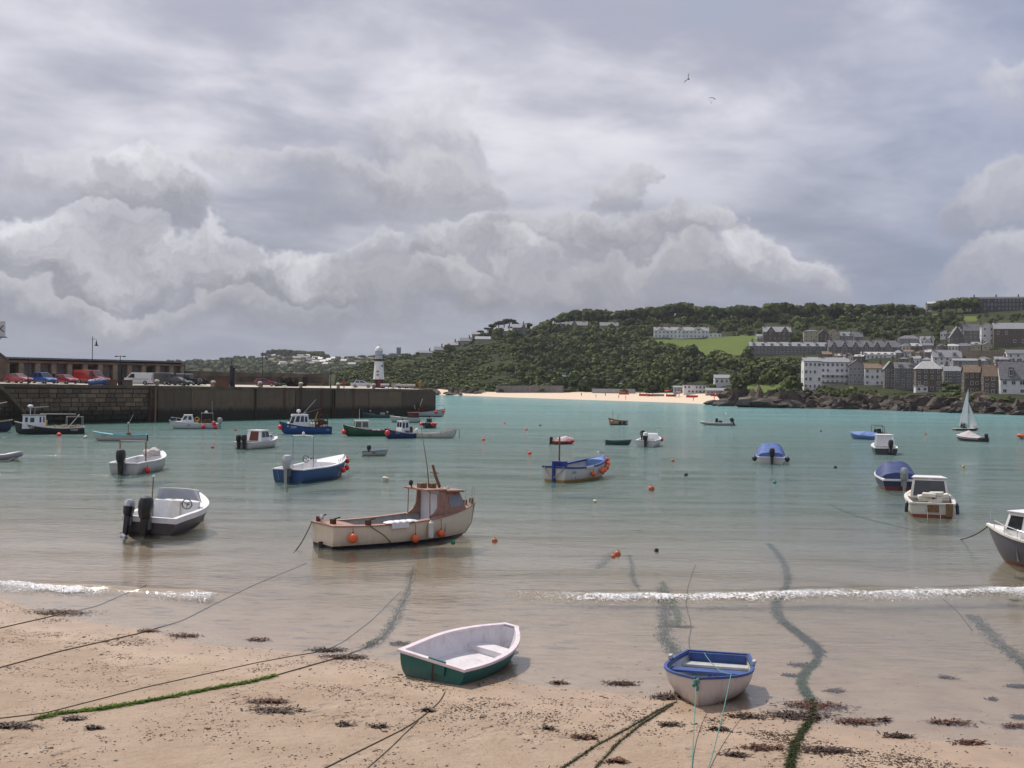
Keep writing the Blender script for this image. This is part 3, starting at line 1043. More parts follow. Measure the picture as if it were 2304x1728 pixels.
house('white cottage pair with a balcony above the beach cafe', 1608, 1662, 866, 851, 844, GW, RP, chim=1, gables=((.55, .26, 1.0),), nc=5)
house('white flat roofed beach cafe at the back of the sand', 1538, 1588, 886, 867, 864, GW, RS, 'flat', chim=0, nc=6, nrw=2, name='beach_cafe', cat='cafe')
house('low pale lean-to at the side of the beach cafe', 1516, 1537, 886, 872, 869, GL, RP, chim=0, nc=3, nrw=1, depth=5)
house('long low grey shed beside the beach cafe', 1589, 1634, 887, 879, 874, GL, RP, chim=0, nc=5, nrw=1, depth=6, name='shed', cat='shed')
house('little stone hut above the cove sand', 1498, 1518, 867, 861, 857, GS, RB, chim=0, nc=2, nrw=1)
# the hotel on the point
house('tall white hotel block on the rocks of the point', 1809, 1847, 878, 813, 804, GW, RP, chim=2, nc=4, nrw=4, name='hotel', cat='hotel', depth=11)
h2 = house('white balconied wing of the hotel on the point', 1847.5, 1909, 866, 815, 805, GW, RP, chim=2, nc=6, nrw=4, name='hotel_wing', cat='hotel', depth=9)
house('white hotel wing under a brown gable roof', 1909.5, 1946, 867, 823, 810, GL, RB, 'front', chim=0, nc=4, nrw=3, name='hotel_wing', cat='hotel')
house('white seafront house with a balcony next to the hotel', 1946.5, 1990, 868, 829, 819, GW, RB, chim=1, nc=4, nrw=3)
house('narrow grey stone house beside the balconied white house', 1991, 2014, 873, 829, 814, GG, RP, 'front', chim=1, nc=2, nrw=4)
house('big grey stone seafront house with dormers', 2014.5, 2062, 874, 829, 816, GG, RS, chim=1, nc=4, nrw=4, dormers=2)
house('broad brown stone house with a pale hipped roof above the rocks', 2062.5, 2117, 881, 830, 812, GS, RW, 'hip', chim=0, nc=4, nrw=4)
house('small white annexe at the foot of the pale roofed stone house', 2061, 2087, 882, 870, 868, GW, RW, 'flat', chim=0, nc=2, nrw=1, D=terr_D(2074, 882) - 1, depth=5)
house('white house with dormers between two tall white gable chimneys', 2101, 2162, 822, 804, 788, GW, RP, chim=2, nc=5, nrw=2, dormers=2, depth=8)
house('pale grey flat topped house above the waterfront stone cottages', 2147, 2215, 832, 812, 807, GL, RP, chim=1, nc=6, nrw=2)
house('grey house with white window bays behind the sailing boat', 2126, 2170, 862, 835, 825, GG, RP, chim=1, nc=5, nrw=2, wsz=(1.3, 2.0))
house('brown roofed stone house behind the sail', 2171, 2214, 887, 838, 822, GS, RB, chim=1, nc=4, nrw=3)
house('stone house with a long brown roof above the dark rocks', 2214.5, 2254, 889, 846, 822, GS, RB, chim=1, nc=3, nrw=3)
house('white waterfront house with a grey dormered roof', 2254.5, 2345, 890, 853, 815, GW, RS, chim=1, nc=5, nrw=2, dormers=2, wsz=(1.5, 1.3))
house('tall brown stone house high on the right slope', 2240, 2345, 778, 740, 726, GS, RP, chim=2, nc=6, nrw=2, wsz=(1.3, 2.2))
house('bright white gable end house high on the slope', 2209, 2237, 778, 734, 726, GW, RB, 'front', chim=0, nc=2, nrw=3, wsz=(.9, 1.4))
house('grey stone house with stepped gables beside the bright white gable end', 2170, 2208, 775, 744, 729, GG, RS, chim=2, nc=4)
house('lower grey stone house with a steep pale gable', 2138, 2169, 776, 759, 735, GG, RP, 'front', chim=1, nc=3)
house('grey hip roofed villa among the trees', 2023, 2071, 778, 762, 754, GL, RS, 'hip', chim=2, nc=5)
house('white twin gabled villa among the trees', 2072, 2101, 778, 765, 757, GW, RP, chim=1, gables=((-.5, .42, 1.0), (.5, .42, 1.0)), nc=4)
house('dark grey barrack-like building on the skyline', 2193, 2345, 699, 672, 667, pmat('dark_slate_stone', (.075, .072, .075), .9, .3, 1), pmat('dark_slate_roof', (.06, .06, .066), .7, .2, 2), chim=4, nc=20, nrw=3, name='barrack_building', cat='building', depth=12)
house('long low building with pale roof lights on the skyline', 2090, 2192, 690, 683, 678, GS, RW, chim=1, nc=12, nrw=1, name='long_building', cat='building')
house('white house behind the pale grey flat topped house', 2201, 2229, 819, 808, 802, GL, RS, 'hip', chim=0, nc=3)
house('pale cottage right of the hip roofed white house', 2240, 2268, 822, 809, 803, GL, RP, chim=1, nc=3)
house('white house with a tall window band under the skyline wall', 2269, 2345, 815, 796, 787, GW, RS, chim=1, nc=5)
# the close-packed town between the railway wall and the waterfront
town = random.Random(11)
for k2, (py_, xs_) in enumerate(((838, (2000, 2028, 2052, 2092, 2120)), (822, (2024, 2050, 2076)), (850, (2122, 2142, 2176, 2236, 2262, 2290)), (842, (2206, 2226, 2250, 2276, 2300)), (833, (2232, 2258, 2286, 2312)), (806, (2010, 2034, 2060, 2082)), (790, (2030, 2052, 2076)), (762, (2116, 2136)), (752, (2150, 2172, 2192)), (815, (1900, 1922)), (812, (1850, 1868, 1886)), (790, (2110, 2134, 2160, 2186, 2212)))):
    for x_ in xs_:
        w_ = town.uniform(17, 25)
        hh_ = town.uniform(10, 15)
        rr_ = town.uniform(4, 7)
        wm_, rm_ = town.choice([GW, GL, GG, GS, GW, GC]), town.choice([RS, RP, RB, RS, RW])
        house('%s cottage with %s in the town row %s' % ({GW: 'white', GL: 'pale grey', GG: 'grey stone', GS: 'brown stone', GC: 'cream'}[wm_], {RS: 'dark slate roof', RP: 'pale slate roof', RB: 'brown tiled roof', RW: 'bleached roof'}[rm_], {838: 'behind the seafront houses', 822: 'above the seafront houses', 850: 'behind the sail', 842: 'over the waterfront', 833: 'below the railway wall', 806: 'under the gabled terrace', 790: 'along the railway', 762: 'among the trees', 752: 'beside the stepped gables', 815: 'behind the hotel roofs', 812: 'over the hotel'}[py_]), x_, x_ + w_, py_, py_ - hh_, py_ - hh_ - rr_, wm_, rm_, town.choice(['gable', 'gable', 'front', 'hip']), chim=town.choice([1, 1, 2]), nc=town.choice([2, 3]), nrw=town.choice([1, 2]), rz=town.uniform(-.35, .35), group='cottages of the close-packed town', dormers=town.choice([0, 0, 1]))
# the scattered houses of the left slope
house('grey house in the trees left of the white terrace', 1350, 1391, 745, 733, 725, GL, RS, chim=1, nc=4)
house('grey house with a white gable under the skyline pines', 1272, 1322, 742, 732, 723, GG, RS, chim=1, gables=((-.2, .24, 1.2),), nc=4)
house('little grey house left of the house with the white gable', 1255, 1271, 741, 734, 728, GL, RP, chim=0)
house('small pale house between two dark pines', 1194, 1224, 747, 740, 735, GL, RP, chim=1)
house('tall grey house with a white bay on the hill shoulder', 1153, 1184, 754, 737, 729, GG, RP, chim=1, gables=((.6, .3, .9),), nc=4)
house('long grey house beside the tall house on the shoulder', 1111, 1152, 754, 745, 738, GL, RP, chim=1, nc=5)
house('white bungalow on the left slope', 1069, 1103, 771, 763, 757, GL, RP, chim=0, nc=5, nrw=1)
house('steep roofed pale house above the white bungalow', 1062, 1076, 757, 752, 746, GL, RP, chim=0)
house('grey and white house below the hill shoulder', 1035, 1061, 777, 767, 760, GL, RS, chim=1, nc=3)
house('low pale house on the left slope', 1000, 1030, 783, 776, 769, GL, RP, chim=1, nc=4, nrw=1)
house('white walled cottage lowest on the left slope', 977, 998, 794, 787, 780, GL, RS, chim=1, nc=3, nrw=1)
house('grey cottage at the end of the left slope', 944, 972, 800, 794, 789, GL, RS, chim=1, nc=3, nrw=1)
# balconies of the hotel wing and its neighbour
def balcony(par, W_, z, dpt, n, label=None):
    g = G()
    g.box((0, -dpt / 2 - .02, z), (W_, dpt, .16))
    b = g.build('balcony', GW, par)
    g = G()
    for i in range(n + 1):
        g.box((-W_ / 2 + W_ * i / n, -dpt + .06, z + 1.3), (.12, .12, 2.5))
    g.box((0, -dpt + .06, z + 1.0), (W_, .06, .08))
    g.build('railing', FRAME, b)
mm = terr_D(1878, 866) / FPX
for zz_ in (1.2, 4.0):
    balcony(h2, 60 * mm, zz_, 1.6, 6)

def stone_wall(label, pts, h, mat, thick=0.8, name='stone_wall'):
    """a wall following points on the ground"""
    g = G()
    for a, b in zip(pts[:-1], pts[1:]):
        a, b = Vector(a), Vector(b)
        d = (b - a)
        nrm = Vector((-d.y, d.x, 0)).normalized() * thick
        dz = Vector((0, 0, h))
        lo = Vector((0, 0, -2.0))
        vs = [a + lo, b + lo, b + nrm + lo, a + nrm + lo, a + dz, b + dz, b + nrm + dz, a + nrm + dz]
        g.add(vs, [(3, 2, 1, 0), (4, 5, 6, 7), (0, 1, 5, 4), (1, 2, 6, 5), (2, 3, 7, 6), (3, 0, 4, 7)])
    o = g.build(name, mat)
    return tag(o, label, 'wall')
stone_wall('grey retaining wall at the back of the cove sand', [terr(px, T_b(px) - .5) for px in range(1116, 1270, 15)], 3.6, GG)
stone_wall('long grey sea wall behind the bathers on the cove sand', [terr(px, T_b(px) - .5) for px in range(1332, 1432, 16)], 2.2, GL)
stone_wall('brown retaining wall of the railway above the waterfront houses', [terr(px, 803 + (px - 2096) * .05) for px in range(2096, 2360, 20)], 4.5, GS)
stone_wall('dark wall with bushes below the railway, above the park lawn', [terr(px, 862) for px in range(1672, 1800, 16)], 2.6, GS)

# small houses of the town on the far headland
FH = []
for i in range(46):
    px = rng.choice([rng.uniform(600, 740), rng.uniform(640, 900), rng.uniform(680, 860)])
    py = rng.uniform(FARC(px) + 3, FARC(px) + 24)
    p = far_at(px, py)
    w, d_, h_ = rng.uniform(7, 15), 7, rng.uniform(4, 6.5)
    g = G()
    g.cur = 0
    g.box((0, d_ / 2, h_ / 2 - .7), (w, d_, h_ + 1.4))
    wl = g.build('wall', rng.choice([GL, GL, GC, GG, GG]))
    g = G()
    rr = rng.uniform(2, 3)
    g.add([(-w / 2 - .3, -.3, h_ - .1), (w / 2 + .3, -.3, h_ - .1), (w / 2 + .3, d_ + .3, h_ - .1), (-w / 2 - .3, d_ + .3, h_ - .1), (-w / 2 - .3, d_ / 2, h_ + rr), (w / 2 + .3, d_ / 2, h_ + rr)], [(0, 1, 5, 4), (2, 3, 4, 5), (3, 0, 4), (1, 2, 5), (3, 2, 1, 0)])
    rf = g.build('roof', rng.choice([RS, RP, RB]))
    t = thing('house', 'tiny pale house of the hazy town on the distant headland', 'house', p, rng.uniform(-.6, .6), 'houses of the distant town')
    wl.parent = t
    rf.parent = t
g = G()
g.box((0, 0, 7), (7, 7, 20))
for sx_ in (-2.8, 0, 2.8):
    g.box((sx_, -2.9, 17.8), (1.4, 1.2, 1.6))
    g.box((sx_, 2.9, 17.8), (1.4, 1.2, 1.6))
t = thing('church_tower', 'square grey church tower on the distant skyline', 'church', far_at(897, FARC(897) + 2))
g.build('tower', GG, t)
g = G(); g.box((-9, 2, 3), (14, 8, 9)); g.build('nave', GG, t)

# ---------------- woods
def blocked(px, py):
    if any(inpoly(px, py, q_) for q_ in (FIELD, PARK, GLADE, GLADE2)):
        return True
    for (a, b, c, d) in BRECT:
        if a < px < b and c + 2 < py < (d + 9 if px > 1400 else d - 1):
            return True
    return False
big, small, scrubp = [], [], []
tries = 0
while len(big) < 1450 and tries < 60000:
    tries += 1
    px = rng.uniform(1010, 2460)
    h_, Ds, ys, Db, yb, Dc, yc = col(px)
    py = rng.uniform(yc - 1, yb - 3)
    leftness = (px - 1000) / 400
    if px < 1140 and py > yc + 14:
        continue
    if px < 1330 and py > yc + 62 and rng.random() > 0.4:
        continue
    if px > 1780 and py > 800:
        continue
    if blocked(px, py) or (rng.random() > .3 and any(blocked(px, py + e) for e in (6, 12))):
        continue
    p = terr(px, py)
    r = rng.choice([rng.uniform(2.2, 4.2), rng.uniform(3.5, 6.2)])
    if any(a < px < b and px > 1400 and d < py < d + 24 for (a, b, c, d) in BRECT):
        r = min(r, 1.8)
    big.append(((p.x, p.y, p.z + r * .45), r, r * rng.uniform(.8, 1.2)))
while len(scrubp) < 2000:
    px = rng.choice([rng.uniform(760, 1300), rng.uniform(760, 1700)])
    h_, Ds, ys, Db, yb, Dc, yc = col(px)
    py = rng.uniform(yc - 1, yb - 1)
    if blocked(px, py):
        continue
    p = terr(px, py)
    r = rng.uniform(1.0, 2.6)
    scrubp.append(((p.x, p.y, p.z + r * .2), r * 1.25, r))
scrub2 = []
for i in range(1300):
    px = rng.uniform(1640, 2450)
    h_, Ds, ys, Db, yb, Dc, yc = col(px)
    py = rng.uniform(max(yc, 775), yb - 2)
    if px < 1800 and py > 880 or blocked(px, py):
        continue
    p = terr(px, py)
    r = rng.uniform(.7, 2.0)
    scrub2.append(((p.x, p.y, p.z + r * .15), r * 1.3, r))
scatter('woodland', big, LEAF, TEMPL, 'dense dark green wood covering the hillside')
scatter('hedges_and_bushes', scrub2, LEAF, SMALL, 'dark bushes and hedges between the houses on the point')
scatter('scrub', scrubp, SCRUB, SMALL, 'low green scrub and gorse on the slopes')
fl = []
for i in range(420):
    px = rng.uniform(380, 960)
    py = rng.uniform(FARC(px), min(FARC(px) + 40, yh(px)))
    p = far_at(px, py)
    r = rng.uniform(4, 8)
    fl.append(((p.x, p.y, p.z + r * .3), r * 1.3, r))
scatter('far_woods', fl, LEAF, SMALL, 'distant hazy woods on the far headland')

# trees one can tell apart on the skyline
def crown_mesh(name, V, mat):
    F = np.arange(len(V)).reshape(-1, 4)
    o = npmesh(name, V, F, mat)
    me = o.data
    bpy.data.objects.remove(o)
    return me
CROWN_R = [crown_mesh('crown', clump(360, 60 + i, .62, .14, 11), LEAF) for i in range(4)]
CROWN_P = [crown_mesh('crown', clump(300, 80 + i, .42, .15, 9), PINE) for i in range(3)]
def trunk_mesh():
    g = G()
    g.tube([(0, 0, -.1), (.02, .01, .3), (-.02, .02, .6), (.03, 0, .95)], [.05, .04, .032, .015], 6)
    for a in range(4):
        w = a * 1.7
        g.tube([(0, .01, .42 + .07 * a), (.2 * math.cos(w), .2 * math.sin(w), .62 + .06 * a), (.38 * math.cos(w), .38 * math.sin(w), .8 + .03 * a)], [.022, .015, .006], 5)
    o = g.build('trunk', BARK)
    me = o.data
    bpy.data.objects.remove(o)
    return me
TRUNK = trunk_mesh()
def tree(p, h, w, kind, label, group):
    t = thing('pine_tree' if kind == 'p' else 'tree', label, 'tree', p, rng.uniform(0, 6), group)
    o = bpy.data.objects.new('trunk', TRUNK); COL.objects.link(o); o.parent = t; o.scale = (h, h, h * .95)
    me = rng.choice(CROWN_P if kind == 'p' else CROWN_R)
    o = bpy.data.objects.new('crown', me); COL.objects.link(o); o.parent = t
    ch = h * (.42 if kind == 'p' else .72)
    o.location = (0, 0, h - ch * .66)
    o.scale = (w / 2, w / 2, ch)
    return t
for px, top, kind in [(1082, 742, 'p'), (1096, 735, 'p'), (1108, 727, 'p'), (1121, 722, 'p'), (1134, 719, 'p'), (1147, 715, 'p'), (1158, 722, 'p'), (1170, 728, 'p'), (1190, 730, 'p'), (1218, 724, 'r'), (1236, 718, 'r'), (1248, 713, 'p'), (1260, 712, 'r')]:
    p = terr(px, T_c(px) + 3)
    h_ = max(5, (T_c(px) + 3 - top) * T_D(px) / FPX)
    tree(p, h_, max(7, h_ * rng.uniform(1.0, 1.3)), kind, 'dark pine in the cluster on the left shoulder of the hill' if kind == 'p' else 'rounded tree beside the dark pines on the hill shoulder', 'trees on the left shoulder of the hill')
for px, top in [(1278, 702), (1300, 695), (1322, 694), (1345, 695), (1368, 697), (1392, 696), (1415, 696), (1440, 692), (1462, 689), (1490, 686), (1516, 682), (1542, 679), (1566, 688), (1592, 685), (1618, 692), (1645, 689), (1668, 685), (1694, 688), (1718, 691), (1738, 681), (1766, 678), (1795, 686), (1820, 678), (1846, 682), (1880, 680), (1905, 681), (1935, 684), (1965, 684), (1995, 683), (2025, 684), (2055, 683), (2118, 674), (2152, 668), (2180, 668)]:
    p = terr(px, T_c(px) + 12)
    h_ = max(7, (T_c(px) + 12 - top) * T_D(px) / FPX)
    tree(p, h_, rng.uniform(15, 21), 'r', 'broad wind-clipped tree on the wooded skyline', 'skyline trees of the wooded hill')
for px in list(range(598, 735, 9)) + [756, 790, 815, 845]:
    p = far_at(px, FARC(px) + 2)
    top = float(np.interp(px, [598, 625, 700, 724, 735, 756, 845], [789, 783, 787, 790, 797, 799, 801]))
    h_ = max(8, (FARC(px) + 2 - top) * 1950 / FPX)
    tree(p, h_ * rng.uniform(.75, 1.05), rng.uniform(14, 26), 'r', 'broad dark pine on the distant hazy skyline', 'pines on the distant headland')

# ---------------- the pier
P0 = at(0, 957, 0); P1 = at(980, 936, 0)
P0.z = P1.z = 0
PU = (P1 - P0); PL = PU.length; PU.normalize()
PW_ = Vector((-PU.y, PU.x, 0))
PANG = math.atan2(PU.y, PU.x)
Z0, Z1 = 5.78, 5.2
def deck_z(u):
    return Z0 + (Z1 - Z0) * u / PL
pier = thing('harbour_pier', 'long stone and concrete harbour pier with a paved quay', 'pier', (P0.x, P0.y, 0), PANG)
FALL = .03
def ptr(u, w, z=0):
    # the paving falls gently towards the quay edge
    return P0 + PU * u + PW_ * w + Vector((0, 0, z + FALL * max(0, w - 1)))
def pier_u(px, back):
    """distance along the pier where the column px crosses a line 'back' metres behind the quay edge"""
    d = ray(px, 860)
    a = d.x / d.y
    o = P0 + PW_ * back
    # (o.x + u*PU.x) = a*(o.y + u*PU.y)
    return (a * o.y - o.x) / (PU.x - a * PU.y)
CONC = pmat('stained_concrete', (0.115, 0.092, 0.068), 0.9, 0.3, 0.6, bump=0.4, bscale=5, dirt=((0.045, 0.04, 0.028), 0.75))
def wallmat():
    mt = bpy.data.materials.new('quay_wall')
    mt.use_nodes = True
    q = NT(mt.node_tree)
    b = mt.node_tree.nodes['Principled BSDF']
    g = q.n('ShaderNodeNewGeometry').outputs['Position']
    _, _, z = q.sep(g)
    n = q.noise(g, 0.7, 5, 0.65)
    st = q.noise(q.vm('MULTIPLY', g, (1.5, 1.5, 0.12)), 1.2, 5, 0.7)
    oi = q.n('ShaderNodeObjectInfo').outputs['Random']
    c = q.mix(n, (0.115, 0.076, 0.048), (0.21, 0.148, 0.095))
    c = q.mix(q.m('MULTIPLY', q.ramp(oi, .35, .9), 0.65), c, (0.06, 0.044, 0.032))
    c = q.mix(q.m('MULTIPLY', q.ramp(oi, .30, .0), 0.5), c, (0.27, 0.20, 0.135))
    c = q.mix(q.m('MULTIPLY', q.ramp(st, 0.48, 0.7), 0.55), c, (0.045, 0.04, 0.028))
    c = q.mix(q.m('MULTIPLY', q.ramp(st, 0.40, 0.28), 0.35), c, (0.24, 0.21, 0.17))
    weed = q.ramp(q.m('ADD', z, q.m('MULTIPLY', st, 1.6)), 3.3, 2.2)
    c = q.mix(weed, c, q.mix(q.ramp(z, 1.3, 0.3), (0.022, 0.018, 0.012), (0.014, 0.020, 0.008)))
    q.put(b.inputs['Base Color'], c)
    b.inputs['Roughness'].default_value = 0.85
    q.put(b.inputs['Normal'], q.bump(q.noise(g, 3, 5, 0.7), 0.5, 0.15))
    return mt
QW = wallmat()
DECK = pmat('quay_paving', (0.46, 0.41, 0.35), 0.9, 0.15, 0.4, bump=0.2, bscale=3)
UL, UR, PWID = -110.0, PL, 17.0
g = G()
def slab(g, u0, u1, w0, w1, zb, top):
    z0, z1 = deck_z(u0) + top, deck_z(u1) + top
    g.add([(u0, w0, zb), (u1, w0, zb), (u1, w1, zb), (u0, w1, zb), (u0, w0, z0), (u1, w0, z1), (u1, w1, z1), (u0, w1, z0)], [(3, 2, 1, 0), (4, 5, 6, 7), (0, 1, 5, 4), (1, 2, 6, 5), (2, 3, 7, 6), (3, 0, 4, 7)])
slab(g, UL, UR, 0.3, PWID, -4, -.25)
g.build('core', QW, pier)
g = G()
wA, wB = .9, PWID - .5
for ua_, ub_ in ((UL, UR - .02),):
    g.add([(ua_, wA, 3), (ub_, wA, 3), (ub_, wB, 3), (ua_, wB, 3), (ua_, wA, deck_z(ua_) - .02), (ub_, wA, deck_z(ub_) - .02), (ub_, wB, deck_z(ub_) - .02 + FALL * (wB - 1)), (ua_, wB, deck_z(ua_) - .02 + FALL * (wB - 1))], [(3, 2, 1, 0), (4, 5, 6, 7), (0, 1, 5, 4), (1, 2, 6, 5), (2, 3, 7, 6), (3, 0, 4, 7)])
g.build('quay_deck', DECK, pier)
g = G()
for u in np.arange(UL, UR - 1, 3.0):
    slab(g, u + .01, min(u + 2.985, UR), -.12, .95, deck_z(u) - .42, .06)
g.build('coping', CONC, pier)
# coursed masonry of the older length, then cast concrete bays
uM = pier_u(330, 0)
bw, bh = 1.35, .66
_b = G(); _b.box((0, 0, 0), (1, .5, 1))
_bo = _b.build('stone_block', QW, bevel=.04)
BLK = _bo.data
bpy.data.objects.remove(_bo)
zr = 1.2
row = 0
for row in range(8):
    zc_ = .5 + row * bh + bh / 2
    u = -2.0 + (row % 2) * .6
    while u < uM:
        w_ = bw * rng.uniform(.8, 1.35)
        if zc_ + bh / 2 < deck_z(u) - .3:
            o = bpy.data.objects.new('stone_block', BLK)
            COL.objects.link(o); o.parent = pier
            o.location = (u + w_ / 2, .12 + rng.uniform(-.05, .05), zc_)
            o.scale = (w_ - .10, 1, bh - .09)
        u += w_
g = G()
for u in np.arange(UL, -2, 3.0):
    slab(g, u + .02, u + 2.98, -.02, .5, -2, -.44)
g.build('wall_face', QW, pier)
bays = [uM] + [pier_u(px, 0) for px in (355, 430, 575, 665, 745, 830, 905)] + [UR]
for a, b in zip(bays[:-1], bays[1:]):
    g = G()
    slab(g, a + .06, b - .06, -.05 - .0, .6, -3, -.44)
    g.build('wall_panel', QW, pier)
# timber fender piles and iron ladders down the wall
for px in (335, 348, 574, 748, 752):
    u = pier_u(px, 0)
    g = G(); g.box((u, -.2, deck_z(u) / 2 - 1.0), (.24, .3, deck_z(u) + 1.6))
    g.build('fender_pile', pmat('dark_wet_timber', (.045, .030, .022), .8, .3, 3) if px != 348 else WOOD, pier)
for px in (341, 640, 676, 723, 795):
    u = pier_u(px, 0)
    g = G()
    for s in (-.22, .22):
        g.tube([(u + s, -.16, .3), (u + s, -.16, deck_z(u) + .25)], .035, 5)
    for zz_ in np.arange(.5, deck_z(u), .35):
        g.tube([(u - .22, -.16, zz_), (u + .22, -.16, zz_)], .025, 4)
    g.build('ladder', RUST, pier)
# stone steps slanting down the left face
ua, ub = pier_u(4, -1.5), pier_u(58, -1.5)
g = G()
ns_ = 16
for i in range(ns_):
    f = i / ns_
    g.box((ua + (ub - ua) * (f + .5 / ns_), -.85, (deck_z(ua) - .3) * (1 - f) + 1.9 * f - .25), ((ub - ua) / ns_, 1.5, .5))
g.build('steps', CONC, pier)
# parapet on the seaward side
up0 = pier_u(412, PWID)
g = G()
slab(g, up0, PL - 14, PWID - 1.0, PWID, 3, 2.5)
slab(g, up0, PL - 14, PWID - 1.15, PWID + .1, 7.3, 2.7)
g.build('parapet', CONC, pier)
g = G()
slab(g, up0 + 2, PL - 16, PWID - 2.2, PWID - 1.0, 3, .95)
g.build('bench_step', CONC, pier)

# fish sheds along the back of the quay
SHB = 13.5
su0, su1 = pier_u(10, SHB), pier_u(416, SHB)
shed = thing('net_loft', 'long low brown stone store sheds with open bays at the back of the quay', 'shed', tuple(ptr(su0, SHB, deck_z(su0))), PANG)
SL = su1 - su0
drop = deck_z(su1) - deck_z(su0)
ST = pmat('shed_stone', (0.16, 0.115, 0.082), 0.9, 0.25, 0.8, bump=.4, bscale=3)
STP = pmat('shed_pier_stone', (0.24, 0.19, 0.135), 0.9, 0.2, 0.8)
SIN = pmat('shed_bay_shade', (0.035, 0.028, 0.026), 0.95, 0.2, 1)
g = G(); g.box((SL / 2, 3.0, 1.5 + drop / 2), (SL, 4.0, 4.2)); g.build('wall', ST, shed)
nb = 12
for i in range(nb + 1):
    g = G(); x = SL * i / nb
    g.box((min(max(x, .4), SL - .4), .55, 1.3 + drop / 2), (.8, 1.0, 3.6)); g.build('pillar', STP, shed)
for i in range(nb):
    x = SL * (i + .5) / nb
    if i in (0, 4, 5, 7, 9):
        g = G(); g.box((x, .92, 1.35 + drop / 2), (SL / nb * .5, .2, 2.5)); g.build('door', SIN, shed)  # flat dark panel paints the shade inside an open bay
    else:
        g = G(); g.box((x - .2, .9, 1.5 + drop / 2), (SL / nb * .66, .24, 2.9)); g.build('infill_panel', pmat('grey_boarding', (0.15, .13, .125), .9, .2, 1), shed)
g = G(); g.box((SL / 2, 2.6, 3.15 + drop / 2), (SL, 5.4, .35)); g.build('lintel', ST, shed)
g = G(); g.box((SL / 2, 2.6, 3.68 + drop / 2), (SL + .6, 6.0, .28)); g.build('roof', RS, shed)
# gabled building end at the frame edge
ug = pier_u(-40, SHB - 1)
gb = thing('gabled_store', 'brown gabled store at the landward end of the sheds', 'shed', tuple(ptr(ug, SHB - 1, deck_z(ug))), PANG)
wd = su0 - ug
g = G()
g.prism([(-6, -.5), (wd - .3, -.5), (wd - .3, 3.4), ((wd - 6.3) / 2, 6.6), (-6, 3.4)], 0, 7)
g.build('wall', ST, gb)
g = G()
mx_ = (wd - 6.3) / 2
for a, b in (((-6.5, 3.2), (mx_, 6.75)), ((wd + .0, 3.2), (mx_, 6.75))):
    g.prism([a, b, (b[0], b[1] + .25), (a[0], a[1] + .25)], -.3, 7.3)
g.build('roof', RS, gb)

# the lighthouse
uL = pier_u(852, 9)
lp = ptr(uL, 9, deck_z(uL) - .02)
lh = thing('lighthouse', 'small white octagonal lighthouse with black base on the pier end', 'lighthouse', tuple(lp), R(-14) + R(22.5))
LW = pmat('lighthouse_white', (0.70, 0.70, 0.69), 0.6, 0.06, 1.0, dirt=((0.30, 0.20, 0.10), .45))
LB = pmat('lighthouse_black', (0.02, 0.019, 0.02), 0.5, .2, 1)
LR = pmat('lighthouse_red', (0.22, 0.018, 0.02), 0.5, .2, 1)
mL = lp.y / FPX
g = G(); g.lathe([(1.30, 0), (1.30, .15), (1.20, .16), (1.13, 1.7)], 8); g.build('base', LB, lh)
g = G(); g.lathe([(1.14, 1.68), (1.14, 1.8), (1.09, 1.82), (.83, 5.4)], 8); g.build('tower', LW, lh)
g = G(); g.box((.1, -1.2, .7), (.6, .14, 1.4)); o = g.build('door', LR, lh); o.rotation_euler[2] = R(0)
g = G()
for z_ in (2.55, 3.25):
    g.box((-.25, -1.0 + z_ * .035, z_), (.35, .5, .18), rz=.4)
g.build('bracket', LB, lh)
g = G(); g.box((.62, -.66, 4.35), (.22, .2, .42), rz=R(45)); g.build('window', GLASS, lh)
g = G(); g.lathe([(.84, 5.3), (1.18, 5.55), (1.18, 5.72), (.7, 5.73)], 12); g.build('gallery', LB, lh)
g = G()
for i in range(12):
    a = i * math.pi / 6
    g.tube([(1.12 * math.cos(a), 1.12 * math.sin(a), 5.7), (1.12 * math.cos(a), 1.12 * math.sin(a), 6.45)], .02, 4)
for z_ in (6.1, 6.45):
    g.tube([(1.12 * math.cos(i * math.pi / 12), 1.12 * math.sin(i * math.pi / 12), z_) for i in range(25)], .02, 4)
g.build('gallery_rail', LB, lh)
g = G(); g.lathe([(.72, 5.7), (.72, 6.3)], 8); g.build('lantern_wall', LW, lh)
g = G(); g.lathe([(.66, 6.28), (.66, 7.35)], 8); g.build('lantern_glass', PALEGLASS, lh)
for i in range(8):
    a = i * math.pi / 4
    g = G(); g.box((.70 * math.cos(a), .70 * math.sin(a), 6.82), (.07, .07, 1.1), rz=a); g.build('glazing_bar', FRAME, lh)
g = G(); g.lathe([(.85, 7.33), (.83, 7.45), (.76, 7.7), (.58, 8.0), (.3, 8.22), (.1, 8.3)], 16); g.build('dome', LW, lh, smooth=True)
g = G(); g.lathe([(.09, 8.25), (.07, 8.5), (.14, 8.58), (.14, 8.7), (.03, 8.8), (.02, 9.05)], 8); g.build('finial', LW, lh)
